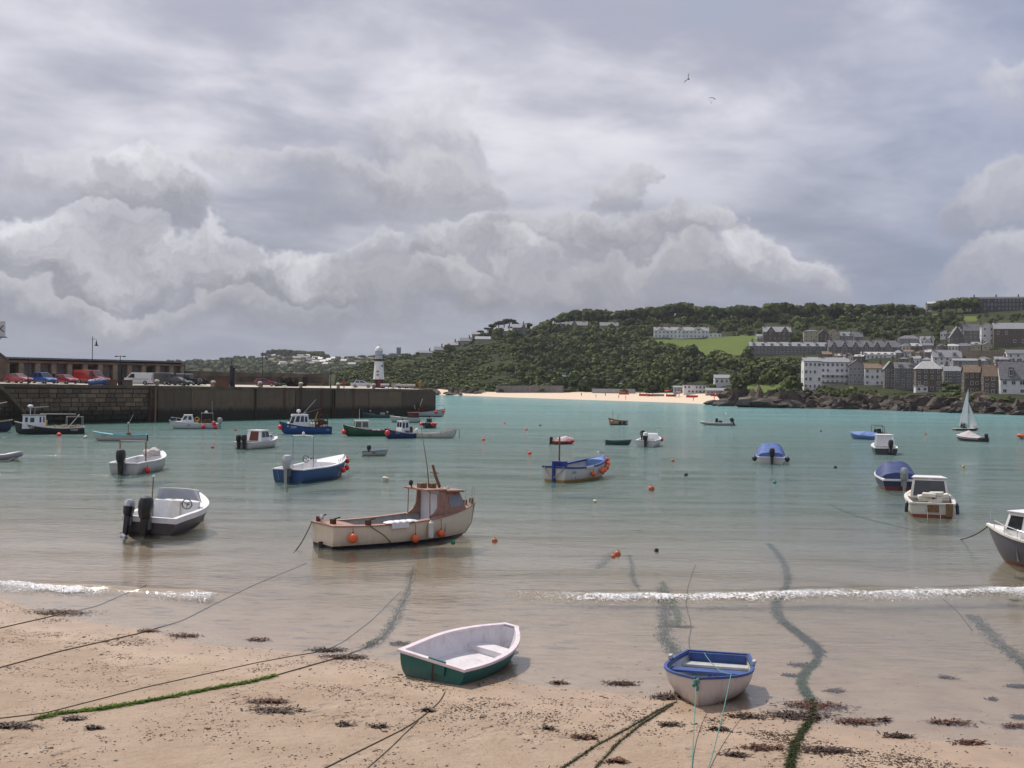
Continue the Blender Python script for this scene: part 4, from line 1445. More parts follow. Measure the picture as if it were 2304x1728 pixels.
# ================================================================== BOATS
class Hull:
    """x forward (stern -L/2, bow +L/2), y to port, z up from the waterline"""
    def __init__(s, L, B, fm=.6, fs=.62, fb=1.0, dr=.3, tw=.82, bp=2.2, bw=0.0, stem=.09, zf=.06, th=.05, e0=.45, e1=1.0, mid=.45, N=22):
        s.__dict__.update(locals())
    def b(s, t):
        if t <= s.mid:
            f = s.tw + (1 - s.tw) * math.sin(math.pi / 2 * t / s.mid)
        else:
            u = (t - s.mid) / (1 - s.mid)
            f = s.bw + (1 - s.bw) * max(0, 1 - u ** s.bp)
        return s.B / 2 * f
    def zs(s, t):
        return s.fm + (s.fb - s.fm) * max(0, (t - .3) / .7) ** 1.9 + (s.fs - s.fm) * max(0, (.3 - t) / .3) ** 2
    def zk(s, t):
        return -s.dr + (s.dr + s.fb * .12) * max(0, (t - .72) / .28) ** 2
    def e(s, t):
        return s.e0 + (s.e1 - s.e0) * t * t
    def x(s, t, q=0.0):
        return -s.L / 2 + s.L * t - s.stem * s.L * (q ** 1.2) * max(0, (t - .62) / .38) ** 2
    def sec(s, t, M=8):
        out = []
        b, z0, z1 = s.b(t), s.zs(t), s.zk(t)
        for j in range(M + 1):
            q = j / M
            th = q * math.pi / 2
            out.append((s.x(t, q), b * max(0, math.cos(th)) ** s.e(t), z0 + (z1 - z0) * math.sin(th) ** 1.15))
        return out
    def y(s, t, z):
        z0, z1 = s.zs(t), s.zk(t)
        q = min(1, max(0, (z0 - z) / (z0 - z1))) ** (1 / 1.15)
        th = math.asin(q)
        return s.b(t) * max(0, math.cos(th)) ** s.e(t)
    def outer(s):
        g = G()
        ts = [i / s.N for i in range(s.N + 1)]
        for sd_ in (1, -1):
            g.grid([[(x, sd_ * y, z) for x, y, z in s.sec(t)] for t in ts])
        st = s.sec(0)
        poly = [(x, y, z) for x, y, z in st] + [(x, -y, z) for x, y, z in st[-2::-1]]
        g.add(poly, [tuple(range(len(poly)))])
        if s.bw > 0:
            st = s.sec(1)
            poly = [(x, y, z) for x, y, z in st] + [(x, -y, z) for x, y, z in st[-2::-1]]
            g.add(poly, [tuple(range(len(poly)))])
        return g
    def inner(s, t0=.02, t1=.97):
        g = G()
        ts = [t0 + (t1 - t0) * i / s.N for i in range(s.N + 1)]
        def insec(t):
            o = []
            for x, y, z in s.sec(t):
                o.append((x, max(0.0, y - s.th), max(z, s.zf) + .004))
            o[0] = (o[0][0], o[0][1], s.zs(t) + .0)
            return o
        for sd_ in (1, -1):
            g.grid([[(x, sd_ * y, z) for x, y, z in insec(t)] for t in ts])
        for t in (t0, t1):
            st = insec(t)
            poly = [(x, y, z) for x, y, z in st] + [(x, -y, z) for x, y, z in st[-2::-1]]
            g.add(poly, [tuple(range(len(poly)))])
        return g
    def rim(s, w=.09, h=.06, out=.03, t0=0.0, transom=True, up=0.0):
        g = G()
        ts = [t0 + (1 - t0) * i / s.N for i in range(s.N + 1)]
        for sd_ in (1, -1):
            rows = []
            for t in ts:
                b = s.b(t)
                yo, yi = b + out, max(0.0, b - w)
                z = s.zs(t) + up
                x = s.x(t)
                fx = out * 1.2 if t > .97 else 0
                rows.append([(x + fx, sd_ * yo, z - h / 2), (x + fx, sd_ * yo, z + h / 2), (x, sd_ * yi, z + h / 2), (x, sd_ * yi, z - h / 2), (x + fx, sd_ * yo, z - h / 2)])
            g.grid(rows)
        if transom:
            z = s.zs(t0) + up
            g.box((s.x(t0) + w / 2 - out, 0, z), (w + out, 2 * s.b(t0) + 2 * out, h * .98))
        if s.bw > 0:
            z = s.zs(1) + up
            g.box((s.x(1) - w / 2 + out, 0, z), (w + out, 2 * s.b(1) + 2 * out, h * .98))
        return g
    def deck(s, t0, t1=1.0, camber=.06, drop=.0, ins=.0, bulk=True):
        g = G()
        ts = [t0 + (t1 - t0) * i / 10 for i in range(11)]
        rows = []
        for t in ts:
            b = max(0, s.b(t) - ins)
            rows.append([(s.x(t), b * f, s.zs(t) - drop + camber * (1 - f * f)) for f in (-1, -.6, -.25, 0, .25, .6, 1)])
        g.grid(rows)
        if bulk:
            for tt in [q_ for q_ in ((t0,) if t1 >= .99 else (t0, t1)) if q_ > .005]:
                r = [p for p in rows[0 if tt == t0 else -1]]
                lo = [(p[0], p[1] * .94, s.zf) for p in r]
                g.grid([r, lo])
        return g
    def cover(s, t0, t1, h0, hm, h1, drop=.06, over=.03, flat=2.0):
        """canvas stretched over the boat"""
        g = G()
        rows = []
        for i in range(17):
            f = i / 16
            t = t0 + (t1 - t0) * f
            hh = (h0 * (1 - 2 * f) + hm * 2 * f) if f < .5 else (hm * (2 - 2 * f) + h1 * (2 * f - 1))
            b = s.b(t) + over
            r = [(s.x(t), -b, s.zs(t) - drop * 2)]
            for u in np.linspace(-1, 1, 11):
                wr = .035 * math.sin(u * 9 + i * 2.1) * (1 - abs(u)) + .02 * math.sin(i * 1.7)
                r.append((s.x(t), b * u, s.zs(t) - drop + .08 + max(0, hh) * (1 - abs(u) ** flat) + wr))
            r.append((s.x(t), b, s.zs(t) - drop * 2))
            rows.append(r)
        g.grid(rows)
        for rr in (rows[0], rows[-1]):
            g.add(rr, [tuple(range(len(rr)))])
        return g

def at_boat(px, py, hd, name, label, rx=0.0, ry=0.0, z=0.0, cat='boat'):
    p = at(px, py, 0)
    t = thing(name, label, cat, (p.x, p.y, z), R(hd), None, rx, ry)
    return t
def wp(root, loc):
    M4 = Matrix.LocRotScale(root.location, root.rotation_euler.to_quaternion(), root.scale)
    return M4 @ Vector(loc)

CMI = CM.inverted()
def project(p):
    d = CMI @ (Vector(p) - CP)
    return 1152 - FPX * d.x / d.z, 864 + FPX * d.y / d.z
def fit(root, pts, x0, x1, yb, lo=.82, hi=1.22):
    """slide (and slightly resize) a boat along the water until its hull spans the columns and waterline read off the photograph"""
    pts = [q for q in pts]
    for _ in range(12):
        P2 = [(wp(root, q)) for q in pts]
        S2 = [project(p) for p in P2]
        xs = [a for a, b in S2]
        ys = [b for (a, b), p in zip(S2, P2) if p.z < root.location.z + .1]
        k_ = max(lo, min(hi, root.scale.x * ((x1 - x0) / (max(xs) - min(xs)))))
        root.scale = (k_, k_, k_)
        D0 = (max(ys) - yh((x0 + x1) / 2))
        D1 = (yb - yh((x0 + x1) / 2))
        yn = root.location.y + (D0 / D1 - 1) * root.location.y
        m = root.location.y / FPX
        root.location.x += ((x0 + x1) / 2 - (max(xs) + min(xs)) / 2) * m + (yn - root.location.y) * root.location.x / root.location.y
        root.location.y = yn
FIT = {
 'cream motor boat': (702, 1068, 1236), 'blue open motor': (608, 783, 1087), 'white open boat with two dark': (237, 382, 1067),
 'white speedboat': (274, 472, 1205), 'small white cabin cr': (526, 625, 1011), 'white open boat with turq': (207, 330, 992),
 'black hulled': (33, 190, 977), 'white cuddy fishing': (381, 490, 965), 'bright blue fishing': (628, 747, 977), 'green fishing': (780, 885, 982),
 'small blue boat': (874, 940, 987), 'white open boat with raised': (935, 1028, 986), 'white fishing boat with brown': (912, 1003, 938),
 'grey-blue': (815, 886, 941), 'pale grey workboat': (884, 940, 951), 'dark blunt': (950, 983, 964), 'small grey-white': (813, 873, 1026),
 'red dinghy': (1236, 1292, 1000), 'dark teal': (1361, 1421, 1001), 'white cuddy speedboat': (1428, 1490, 1006), 'small brown-topped': (1369, 1413, 956),
 'white open boat with blue gunwale': (1221, 1363, 1086), 'white boat under': (1702, 1766, 1045), 'white cuddy boat': (1956, 2024, 1024),
 'navy boat': (1967, 2071, 1105), 'cream-white': (2036, 2148, 1166), 'dark boat under': (2151, 2226, 995), 'sailing dinghy': (2143, 2202, 969),
 'small boat wrapped': (1918, 1976, 990),
}
def autofit(root, H):
    for kx, (x0, x1, yb) in FIT.items():
        if root['label'].startswith(kx):
            pts = []
            for i in range(15):
                for (x, y, z) in H.sec(i / 14):
                    pts += [(x, y, z), (x, -y, z)]
                b_, t_ = H.y(i / 14, .0), i / 14
                pts += [(H.x(t_), b_, 0), (H.x(t_), -b_, 0)]
            pts = [q for q in pts if q[2] >= -.001]
            fit(root, pts, x0, x1, yb)
            return

def beach_fit(root, H, x0, x1, yb, sink):
    pts = [(x, s_ * y, z) for i in range(15) for (x, y, z) in H.sec(i / 14) for s_ in (1, -1)]
    for _ in range(3):
        fit(root, pts, x0, x1, yb, .9, 1.3)
        root.location.z = sz(root.location.x, root.location.y) - sink

def shell(root, H, hm, im, rimm, rim=(.09, .06, .03), deck=None, dmat=None, transom=True, inner=True):
    autofit(root, H)
    H.outer().build('hull', hm, root, smooth=True)
    if inner:
        H.inner().build('inner_shell', im, root, smooth=True)
    if rimm:
        H.rim(*rim, transom=transom).build('gunwale', rimm, root)
    if deck is not None:
        H.deck(deck).build('foredeck', dmat or im, root, smooth=True)
def thwart(root, H, t, mat, z=None, w=.24, name='thwart'):
    g = G()
    z = H.zs(t) * .62 if z is None else z
    g.box((H.x(t), 0, z), (w, 2 * (H.y(t, z) - H.th * .6), .045))
    return g.build(name, mat, root, bevel=.01)
def frustum(xb0, xb1, wb0, wb1, zb, xt0, xt1, wt0, wt1, zt, zb1=None):
    """cabin block: back x0, front x1, half widths w; zb1 = bottom height at the front"""
    zb1 = zb if zb1 is None else zb1
    v = [(xb0, -wb0, zb), (xb1, -wb1, zb1), (xb1, wb1, zb1), (xb0, wb0, zb), (xt0, -wt0, zt), (xt1, -wt1, zt), (xt1, wt1, zt), (xt0, wt0, zt)]
    return v, [(3, 2, 1, 0), (4, 5, 6, 7), (0, 1, 5, 4), (1, 2, 6, 5), (2, 3, 7, 6), (3, 0, 4, 7)]
FQD = {'r': (0, 1, 5, 4), 'l': (2, 3, 7, 6), 'f': (1, 2, 6, 5), 'b': (3, 0, 4, 7)}
def pane(root, v, face, u0, u1, w0, w1, mat=None, frame=None, name='window', off=.014):
    i = FQD[face]
    a, b, c, d = [Vector(v[j]) for j in i]
    def P_(u, w):
        return (a * (1 - u) + b * u) * (1 - w) + (d * (1 - u) + c * u) * w
    n = (b - a).cross(d - a).normalized()
    ctr = sum((Vector(q) for q in v), Vector()) / 8
    if n.dot(P_(.5, .5) - ctr) < 0:
        n = -n
    g = G()
    def quad(u0, u1, w0, w1, o0, o1):
        f = [P_(u0, w0), P_(u1, w0), P_(u1, w1), P_(u0, w1)]
        g.add([p + n * o0 for p in f] + [p + n * o1 for p in f], [(0, 1, 2, 3), (7, 6, 5, 4), (0, 4, 5, 1), (1, 5, 6, 2), (2, 6, 7, 3), (3, 7, 4, 0)])
    if frame:
        e = .03 / max(.2, (b - a).length)
        e2 = .03 / max(.2, (d - a).length)
        quad(u0 - e, u1 + e, w0 - e2, w1 + e2, -.01, off * .7)
    g.cur = 1 if frame else 0
    quad(u0, u1, w0, w1, -.005, off)
    return g.build(name, [frame, mat or GLASS] if frame else (mat or GLASS), root)
def cabin(root, v, mat, roofm=None, wins=(), frame=None, ov=.07, rt=.05, glass=None, name='cabin'):
    g = G()
    g.add(*v)
    c = g.build(name, mat, root, bevel=.03, smooth=True)
    vv = v[0]
    if roofm:
        xs0, xs1, w0, w1, z = vv[4][0], vv[5][0], abs(vv[4][1]), abs(vv[5][1]), vv[4][2]
        g = G()
        g.add([(xs0 - ov, -w0 - ov, z), (xs1 + ov, -w1 - ov, z), (xs1 + ov, w1 + ov, z), (xs0 - ov, w0 + ov, z), (xs0 - ov, -w0 - ov, z + rt), (xs1 + ov, -w1 - ov, z + rt), (xs1 + ov, w1 + ov, z + rt), (xs0 - ov, w0 + ov, z + rt)], [(3, 2, 1, 0), (4, 5, 6, 7), (0, 1, 5, 4), (1, 2, 6, 5), (2, 3, 7, 6), (3, 0, 4, 7)])
        g.build('roof', roofm, root, bevel=.02)
    for (face, u0, u1, w0, w1) in wins:
        pane(root, vv, face, u0, u1, w0, w1, glass, frame)
    return c
def outboard(root, H, cm=BLACK, y=0.0, s=1.0, tilt=0.0, topm=None, x=None, zz=None):
    """engine on the transom: cowl, leg, gearcase, propeller, bracket"""
    z0 = (H.zs(0) if zz is None else zz)
    x0 = H.x(0) if x is None else x
    def xf(o):
        o.location = (x0 - .10 * s, y, z0)
        o.rotation_euler[1] = R(tilt)
        return o
    g = G()
    pr = [(.10, .02), (.17, .06), (.20, .18), (.215, .36), (.205, .52), (.16, .62), (.06, .66)]
    g.lathe([(r * s, z * s) for r, z in pr], 12, (-.12 * s, 0, .0), sx=1.35, sy=.92)
    if topm:
        g.cur = 1
        g.lathe([(r * s, z * s) for r, z in [(.218, .40), (.216, .52), (.17, .64), (.05, .68)]], 12, (-.12 * s, 0, 0), sx=1.36, sy=.93)
    c = xf(g.build('cowl', [cm, topm] if topm else cm, root, smooth=True))
    g = G()
    g.box((-.14 * s, 0, -.32 * s), (.22 * s, .13 * s, .72 * s), taper=1.25)
    g.box((-.16 * s, 0, -.62 * s), (.40 * s, .24 * s, .03 * s))
    m_ = xf(g.build('leg', cm if cm is not SILVER else GREYM, root))
    g = G()
    g.lathe([(.02, -.3), (.075, -.18), (.085, 0), (.06, .2), (.03, .26)], 8, (0, 0, 0), 'X')
    g.v = [(x * s - .16 * s, y_ * s, z * s - .78 * s) for x, y_, z in g.v]
    g.box((-.12 * s, 0, -.90 * s), (.2 * s, .02, .2 * s))
    xf(g.build('gearcase', BLACK, root, smooth=True))
    g = G()
    for a in range(3):
        w = a * 2.094
        g.box((-.44 * s, .10 * s * math.cos(w), -.78 * s + .10 * s * math.sin(w)), (.02, .10 * s, .16 * s), rx=w)
    xf(g.build('propeller', STEEL, root))
    g = G()
    g.box((.02, 0, -.12 * s), (.16 * s, .26 * s, .34 * s))
    xf(g.build('bracket', GREYM, root))
    return c
def stick(root, pts, r, mat, name, n=6):
    g = G()
    g.tube(pts, r, n)
    return g.build(name, mat, root)
def ring(g, c, r, rr, n=14, axis='x'):
    pts = []
    for i in range(n + 1):
        a = 2 * math.pi * i / n
        pts.append((c[0], c[1] + r * math.cos(a), c[2] + r * math.sin(a)) if axis == 'x' else (c[0] + r * math.cos(a), c[1], c[2] + r * math.sin(a)))
    g.tube(pts, rr, 5, caps=False)
    return g
def wheel(root, x, y, z):
    g = ring(G(), (x, y, z), .19, .02)
    for a in range(3):
        w = a * 2.094 + .5
        g.tube([(x, y, z), (x, y + .18 * math.cos(w), z + .18 * math.sin(w))], .012, 4)
    g.tube([(x, y, z), (x + .2, y, z - .05)], .02, 5)
    return g.build('steering_wheel', BLACK, root)
_FM = {}
def ball_fender(root, loc, r, mat, label, group, rope_to=None):
    """a fender hung over the side; hangs from the boat, so a thing of its own"""
    key = (mat.name,)
    if key not in _FM:
        g = G()
        g.ball((0, 0, 0), 1.0, 14, 9, (1, 1, 1.06))
        g.cur = 1
        g.lathe([(.34, .92), (.2, 1.1), (.12, 1.3)], 8)
        o = g.build('ball_fender', [mat, pmat('fender_lug', (.02, .025, .05), .5)], smooth=True)
        _FM[key] = o.data
        bpy.data.objects.remove(o)
    p = wp(root, loc)
    t = thing('ball_fender', label, 'fender', p, root.rotation_euler[2], group)
    o = bpy.data.objects.new('ball', _FM[key]); COL.objects.link(o); o.parent = t; o.scale = (r, r, r)
    if rope_to:
        g = G()
        g.tube([(0, 0, r * 1.2), (rope_to[0], rope_to[1], rope_to[2])], .012, 5)
        g.build('lanyard', ROPE, t)
    return t
def fenders(root, H, lst, mat, label, group, side=-1, r=.17):
    for (t, dz) in lst:
        z = H.zs(t) - dz
        y = H.y(t, z) + r * .95
        ball_fender(root, (H.x(t), side * y, z), r, mat, label, group, (0, side * -.5 * r * 0, dz))
def hull_text(root, H, txt, t, z, h, side, mat, name='registration_number', sp=1.0):
    cu = bpy.data.curves.new('lettering', 'FONT')
    cu.body = txt
    cu.size = h
    cu.align_x = 'CENTER'
    cu.space_character = sp
    cu.resolution_u = 3
    o = bpy.data.objects.new('lettering', cu)
    COL.objects.link(o)
    bpy.context.view_layer.update()
    dg = bpy.context.evaluated_depsgraph_get()
    me = bpy.data.meshes.new_from_object(o.evaluated_get(dg))
    bpy.data.objects.remove(o)
    xc = H.x(t)
    for v in me.vertices:
        u, w = v.co.x, v.co.y
        xx = xc + (-u if side > 0 else u)
        zz = z + w - h * .35
        tt = min(1, max(0, (xx + H.L / 2) / H.L))
        v.co = (xx, side * (H.y(tt, zz) + .015), zz)
    me.materials.clear()
    me.materials.append(mat)
    n = bpy.data.objects.new(name, me)
    COL.objects.link(n)
    n.parent = root
    return n
def mooring(label, pts, r=.02, mat=None, name='mooring_rope'):
    g = G()
    g.tube(pts, r, 6)
    o = g.build(name, mat or ROPE, smooth=True)
    return tag(o, label, 'rope')
def sag(a, b, s, n=10):
    a, b = Vector(a), Vector(b)
    return [a.lerp(b, i / n) - Vector((0, 0, s * 4 * (i / n) * (1 - i / n))) for i in range(n + 1)]

WHITETXT = pmat('white_lettering', (.7, .7, .72), .6, .03)
DARKTXT = pmat('dark_lettering', (.03, .035, .05), .6, .03)
BLUEP = pmat('blue_gunwale_paint', (.035, .075, .25), .4, .15, 5, dirt=((.02, .03, .1), .3))
GREYIN = pmat('grey_inside_paint', (.40, .41, .42), .6, .12, 4, dirt=((.2, .17, .13), .5))
PINKW = pmat('aged_white_fibreglass', (.64, .61, .63), .4, .08, 3, dirt=((.33, .29, .26), .55))
BROWNP = pmat('faded_brown_deck_paint', (.31, .175, .135), .6, .18, 5, dirt=((.16, .07, .05), .4))
CANVAS = pmat('blue_canvas', (.06, .11, .30), .7, .2, 3, bump=.25, bscale=9)
GREYCAN = pmat('pale_grey_canvas', (.42, .39, .40), .75, .1, 2, bump=.2, bscale=8)
NAVY = hullmat('navy_hull', (.014, .02, .05), (.012, .02, .04), .02)

# ---- green dinghy on the sand
p = Vector((-0.88, 25.25, 0))
H = Hull(2.75, 1.52, fm=.45, fs=.48, fb=.52, dr=0.0, tw=.90, bp=2.3, bw=.17, stem=.06, zf=.10, th=.045, e0=.34, e1=.6, mid=.36)
bt = thing('rowing_dinghy', 'dark green rowing dinghy with white inside lying on the sand', 'dinghy', (p.x, p.y, sz(p.x, p.y) - .02), R(60), None, R(7), R(-1))
beach_fit(bt, H, 893, 1174, 1557, .03)
GRH = hullmat('dark_green_hull', (.008, .115, .105), (.005, .06, .058), -1, .38, (.11, .12, .10), .6)
shell(bt, H, GRH, PINKW, pmat('worn_white_rim', (.68, .60, .64), .4, .08, 4, dirt=((.3, .2, .22), .4)), (.06, .05, .035))
g = G()
g.box((H.x(.10), 0, .26), (.4, 1.15, .05))
g.box((H.x(.10) + .19, 0, .18), (.04, 1.15, .18))
g.build('stern_seat', PINKW, bt, bevel=.012)
g = G()
g.box((H.x(.78), 0, .20), (.36, .95, .04), taper=1.0)
g.box((H.x(.78) - .17, 0, .15), (.03, .95, .10))
g.build('centre_seat', PINKW, bt, bevel=.012)
g = G(); g.box((H.x(0) - .02, -.12, .40), (.04, .36, .26)); g.build('transom_pad', GRH, bt, bevel=.01)
stick(bt, [(H.x(0) - .05, -.05, .42), (H.x(0) - .05, -.06, .25), (H.x(0) - .03, -.08, .05)], .014, RUST, 'painter', 5)

# ---- white dinghy with blue rim
p = Vector((4.18, 23.7, 0))
H = Hull(2.1, 1.5, fm=.46, fs=.47, fb=.60, dr=0.0, tw=.74, bp=2.0, stem=.05, zf=.11, th=.04, e0=.42, e1=.75, mid=.45)
bt = thing('rowing_dinghy', 'white rowing dinghy with bright blue rim and thwart lying on the sand', 'dinghy', (p.x, p.y, sz(p.x, p.y) - .05), R(250), None, R(1.5), R(2))
beach_fit(bt, H, 1491, 1701, 1594, .05)
WDH = hullmat('stained_white_hull', (.58, .52, .48), (.45, .36, .28), -1, .5, (.27, .19, .13), .7)
shell(bt, H, WDH, GREYIN, BLUEP, (.035, .04, .02))
g = G()
for sd_ in (1, -1):
    g.grid([[(H.x(t), sd_ * (H.b(t) - .055), H.zs(t) - .0), (H.x(t), sd_ * (H.y(t, H.zs(t) - .05) - .055), H.zs(t) - .05)] for t in np.linspace(.03, .9, 14)])
g.box((H.x(.035), 0, H.zs(0) - .08), (.02, 2 * H.b(0) - .1, .15))
g.build('inner_strake', BLUEP, bt)
thwart(bt, H, .40, BLUEP, .36, .2)
thwart(bt, H, .12, GREYIN, .30, .2, 'stern_bench')
g = G(); g.box((H.x(.40), 0, .22), (.05, .05, .24)); g.build('thwart_post', BLUEP, bt)
for sd_ in (1, -1):
    g = G(); g.box((H.x(.30), sd_ * (H.b(.30) + .01), H.zs(.3) + .06), (.14, .06, .07)); g.build('rowlock', GREYIN, bt, bevel=.01)
WD, WDHULL = bt, H
g = G()
for i in range(9):
    g.ball((H.x(1) + .02 + rng.uniform(-.03, .03), rng.uniform(-.04, .04), H.zs(1) - .02 - i * .018), .035, 7, 5)
g.build('rope_knot', TEALROPE, bt)

# ---- cream motor boat with the brown wheelhouse
H = Hull(7.0, 2.45, fm=.80, fs=.86, fb=1.24, dr=.35, tw=.72, bp=2.3, stem=.06, zf=.14, th=.06, e0=.36, e1=.85)
bt = at_boat(880, 1222, 37, 'motor_boat', 'cream motor boat with a brown deck and open white wheelhouse')
bt.location = (-4.85, 48.3, 0)
CREAM = BT = bt
CRH = hullmat('cream_hull', (.68, .59, .47), (.008, .014, .03), .10, .4, (.36, .24, .13), .45)
shell(bt, H, CRH, GREYIN, BROWNP, (.10, .045, .03))
H.deck(.70, 1.0, .07).build('foredeck', BROWNP, bt, smooth=True)
H.deck(0.0, .14, .04).build('afterdeck', BROWNP, bt, smooth=True)
for sd_ in (1, -1):
    g = G()
    g.grid([[(H.x(t), sd_ * H.b(t), H.zs(t) + .02), (H.x(t), sd_ * (H.b(t) - .27), H.zs(t) + .03)] for t in np.linspace(.12, .75, 12)])
    g.build('side_deck', BROWNP, bt)
zc0, zr0 = H.zs(.66), 1.98
v = frustum(H.x(.70), H.x(.885), .90, .60, zc0 + .0, H.x(.70), H.x(.835), .78, .56, zr0 - .12, H.zs(.88) - .02)
cabin(bt, v, BROWNP, None, [('r', .30, .93, .28, .82), ('l', .30, .93, .28, .82), ('f', .06, .46, .35, .88), ('f', .54, .94, .35, .88)], glass=pmat('hazy_cabin_window', (.20, .21, .23), .12, .2, 1.5, spec=.6), frame=BROWNP, name='wheelhouse')
WBH = pmat('white_bulkhead', (.60, .60, .64), .5, .06, 2)
g = G()
g.box((H.x(.70) - .03, 0, (zc0 + zr0) / 2 - .22), (.05, 1.56, zr0 - zc0 + .3))
g.build('aft_bulkhead', WBH, bt)
g = G(); g.box((H.x(.70) - .07, -.22, (zc0 + zr0) / 2 - .24), (.03, .55, zr0 - zc0 + .1)); dr_ = g.build('cabin_door', WBH, bt)
for y_ in (-.51, .07):
    g = G(); g.box((H.x(.70) - .075, y_, (zc0 + zr0) / 2 - .24), (.035, .02, zr0 - zc0 + .1)); g.build('door_edge', GREYIN, dr_)
g = G(); g.ball((H.x(.70) - .10, -.40, zc0 + .15), .035, 7, 5); g.build('door_handle', BLACK, dr_)
for sd_ in (1, -1):
    # brown cheeks sweeping aft and down from the wheelhouse to the gunwale
    g = G()
    prof = [(H.x(.71), zr0 - .03), (H.x(.672), zr0 - .05), (H.x(.668), zr0 - .30), (H.x(.664), zc0 + .45), (H.x(.645), zc0 + .20), (H.x(.60), zc0 - .02), (H.x(.71), zc0 - .02)]
    g.prism(prof, sd_ * .80, sd_ * .86)
    g.build('side_cheek', BROWNP, bt)
    stick(bt, [(H.x(.61), sd_ * .84, zc0), (H.x(.61), sd_ * .80, zr0)], .022, BROWNP, 'shelter_post')
g = G()
for i, (a_, b2, z) in enumerate(((.585, .72, zr0), (.70, .845, zr0 - .08))):
    g.box(((H.x(a_) + H.x(b2)) / 2, 0, z), (H.x(b2) - H.x(a_), 1.78 - .1 * i, .08), ry=.02 if i == 0 else .04)
g.build('roof', BROWNP, bt, bevel=.025)
g = G(); g.box((H.x(.62), -.1, zr0 + .14), (.3, .3, .2)); g.build('roof_box', WOOD, bt, bevel=.02)
g = G(); g.box((H.x(.675), -.25, zr0 + .13), (.26, .26, .2)); g.build('roof_box', WOOD, bt, bevel=.02)
g = G(); g.tube([(H.x(.595), .4, zr0 + .03), (H.x(.592), .4, zr0 + .12)], .03); g.ball((H.x(.59), .4, zr0 + .22), .1, 8, 6, (1, .8, 1.2)); g.build('searchlight', BLACK, bt)
stick(bt, [(H.x(.66), -.2, zr0), (H.x(.645), -.2, zr0 + .9), (H.x(.60), -.2, zr0 + 2.5)], [.022, .018, .008], WOOD, 'aerial')
stick(bt, [(H.x(.755), 0, zr0 - .05), (H.x(.72), 0, zr0 + .5), (H.x(.70), 0, zr0 + .95)], [.07, .06, .05], WOOD, 'mast')
stick(bt, [(H.x(.712), -.28, zr0 + .62), (H.x(.712), .28, zr0 + .62)], .025, WOOD, 'cross_tree')
g = G()
for t in (.74, .785):
    g.lathe([(.07, 0), (.07, .06), (.03, .1)], 8, (H.x(t), -.25, zr0 - .04))
g.build('vent', STEEL, bt)
g = G()
rl = [(.885, 1), (.95, 1), (.985, 1), (.985, -1), (.95, -1), (.885, -1)]
pts = []
for t, s_ in rl:
    q = Vector((H.x(t), s_ * H.b(t) * .85, H.zs(t)))
    tp = q + Vector((.06, 0, .72))
    g.tube([q, tp], .016, 5)
    pts.append(tp)
g.tube(pts, .007, 4)
g.build('bow_rail', STEEL, bt)
for t in (.93, .975):
    g = G(); g.box((H.x(t), 0, H.zs(t) + .16), (.12, .16, .22)); g.build('bollard', WOOD, bt, bevel=.02)
for (t, y_) in ((.03, .7), (.04, -.3), (.20, -.95)):
    g = G()
    g.box((H.x(t), y_ if abs(y_) < .9 else -(H.b(t) - .12), H.zs(t) + .12), (.2, .14, .2), rz=.3)
    g.tube([(H.x(t), y_ if abs(y_) < .9 else -(H.b(t) - .12), H.zs(t) + .2), (H.x(t) + .25, (y_ if abs(y_) < .9 else -(H.b(t) - .12)) - .1, H.zs(t) + .28)], .03)
    g.build('deck_fitting', RUST, bt)
g = G(); g.ball((H.x(.02), .35, H.zs(0) + .22), .1, 9, 6); g.tube([(H.x(.02), .35, H.zs(0)), (H.x(.02), .35, H.zs(0) + .16)], .04); g.build('stern_light', STEEL, bt)
g = G()
tt = .40
for i, f in enumerate(np.linspace(-.55, .55, 9)):
    g.ball((H.x(tt) + f, -(H.b(tt) - .18), H.zs(tt) + .055 + .02 * (i % 2)), .13, 10, 6, (1.5, 1.9, .42))
g.box((H.x(tt) - .15, -(H.b(tt) + .045), H.zs(tt) - .05), (.75, .05, .2))
g.build('side_cushion', pmat('white_vinyl', (.72, .70, .74), .4, .05), bt, smooth=True)
g = G(); g.box((H.x(0) - .06, 0, -.25), (.2, .06, .9)); g.build('rudder', hullmat('dark_rudder', (.01, .02, .04), (.01, .02, .04), 0), bt)
stick(bt, [(H.x(.20), -(H.b(.2) + .03), H.zs(.2)), (H.x(.29), -(H.y(.29, .35) + .02), .4), (H.x(.34), -(H.y(.34, .1) + .02), .06)], .016, ROPE, 'hanging_line')
stick(bt, [(H.x(.995), -.03, H.zs(.99)), (H.x(.955), -(H.y(.95, .5) + .03), .5), (H.x(.90), -(H.y(.9, .1) + .02), .1)], .016, ROPE, 'bow_line')
OF = 'orange ball fender hanging on the side of the cream motor boat'
fenders(bt, H, [(.095, .42)], ORANGE, 'orange ball fender hanging at the stern quarter of the cream motor boat', 'fenders of the cream motor boat', -1, .20)
fenders(bt, H, [(.475, .62), (.655, .62)], ORANGE, OF, 'fenders of the cream motor boat', -1, .17)
g = G(); g.lathe([(.05, -.36), (.12, -.32), (.13, 0), (.12, .3), (.05, .36), (.03, .42)], 10)
fp = wp(bt, (H.x(.575), -(H.y(.575, .5) + .14), .50))
cf = thing('cylinder_fender', 'long white cylinder fender on the side of the cream motor boat', 'fender', fp)
g.build('cylinder', OFFW, cf, smooth=True)
g = G(); g.tube([(0, 0, .36), (-.03, .06, .60)], .02, 5); g.build('lanyard', BLACKR, cf)
a = wp(bt, (H.x(0) - .02, .85, H.zs(0)))
b_ = at(661, 1241, 0)
mooring('dark stern mooring line of the cream motor boat dipping into the water', sag(a, Vector((b_.x, b_.y, -.05)), .12), .03)

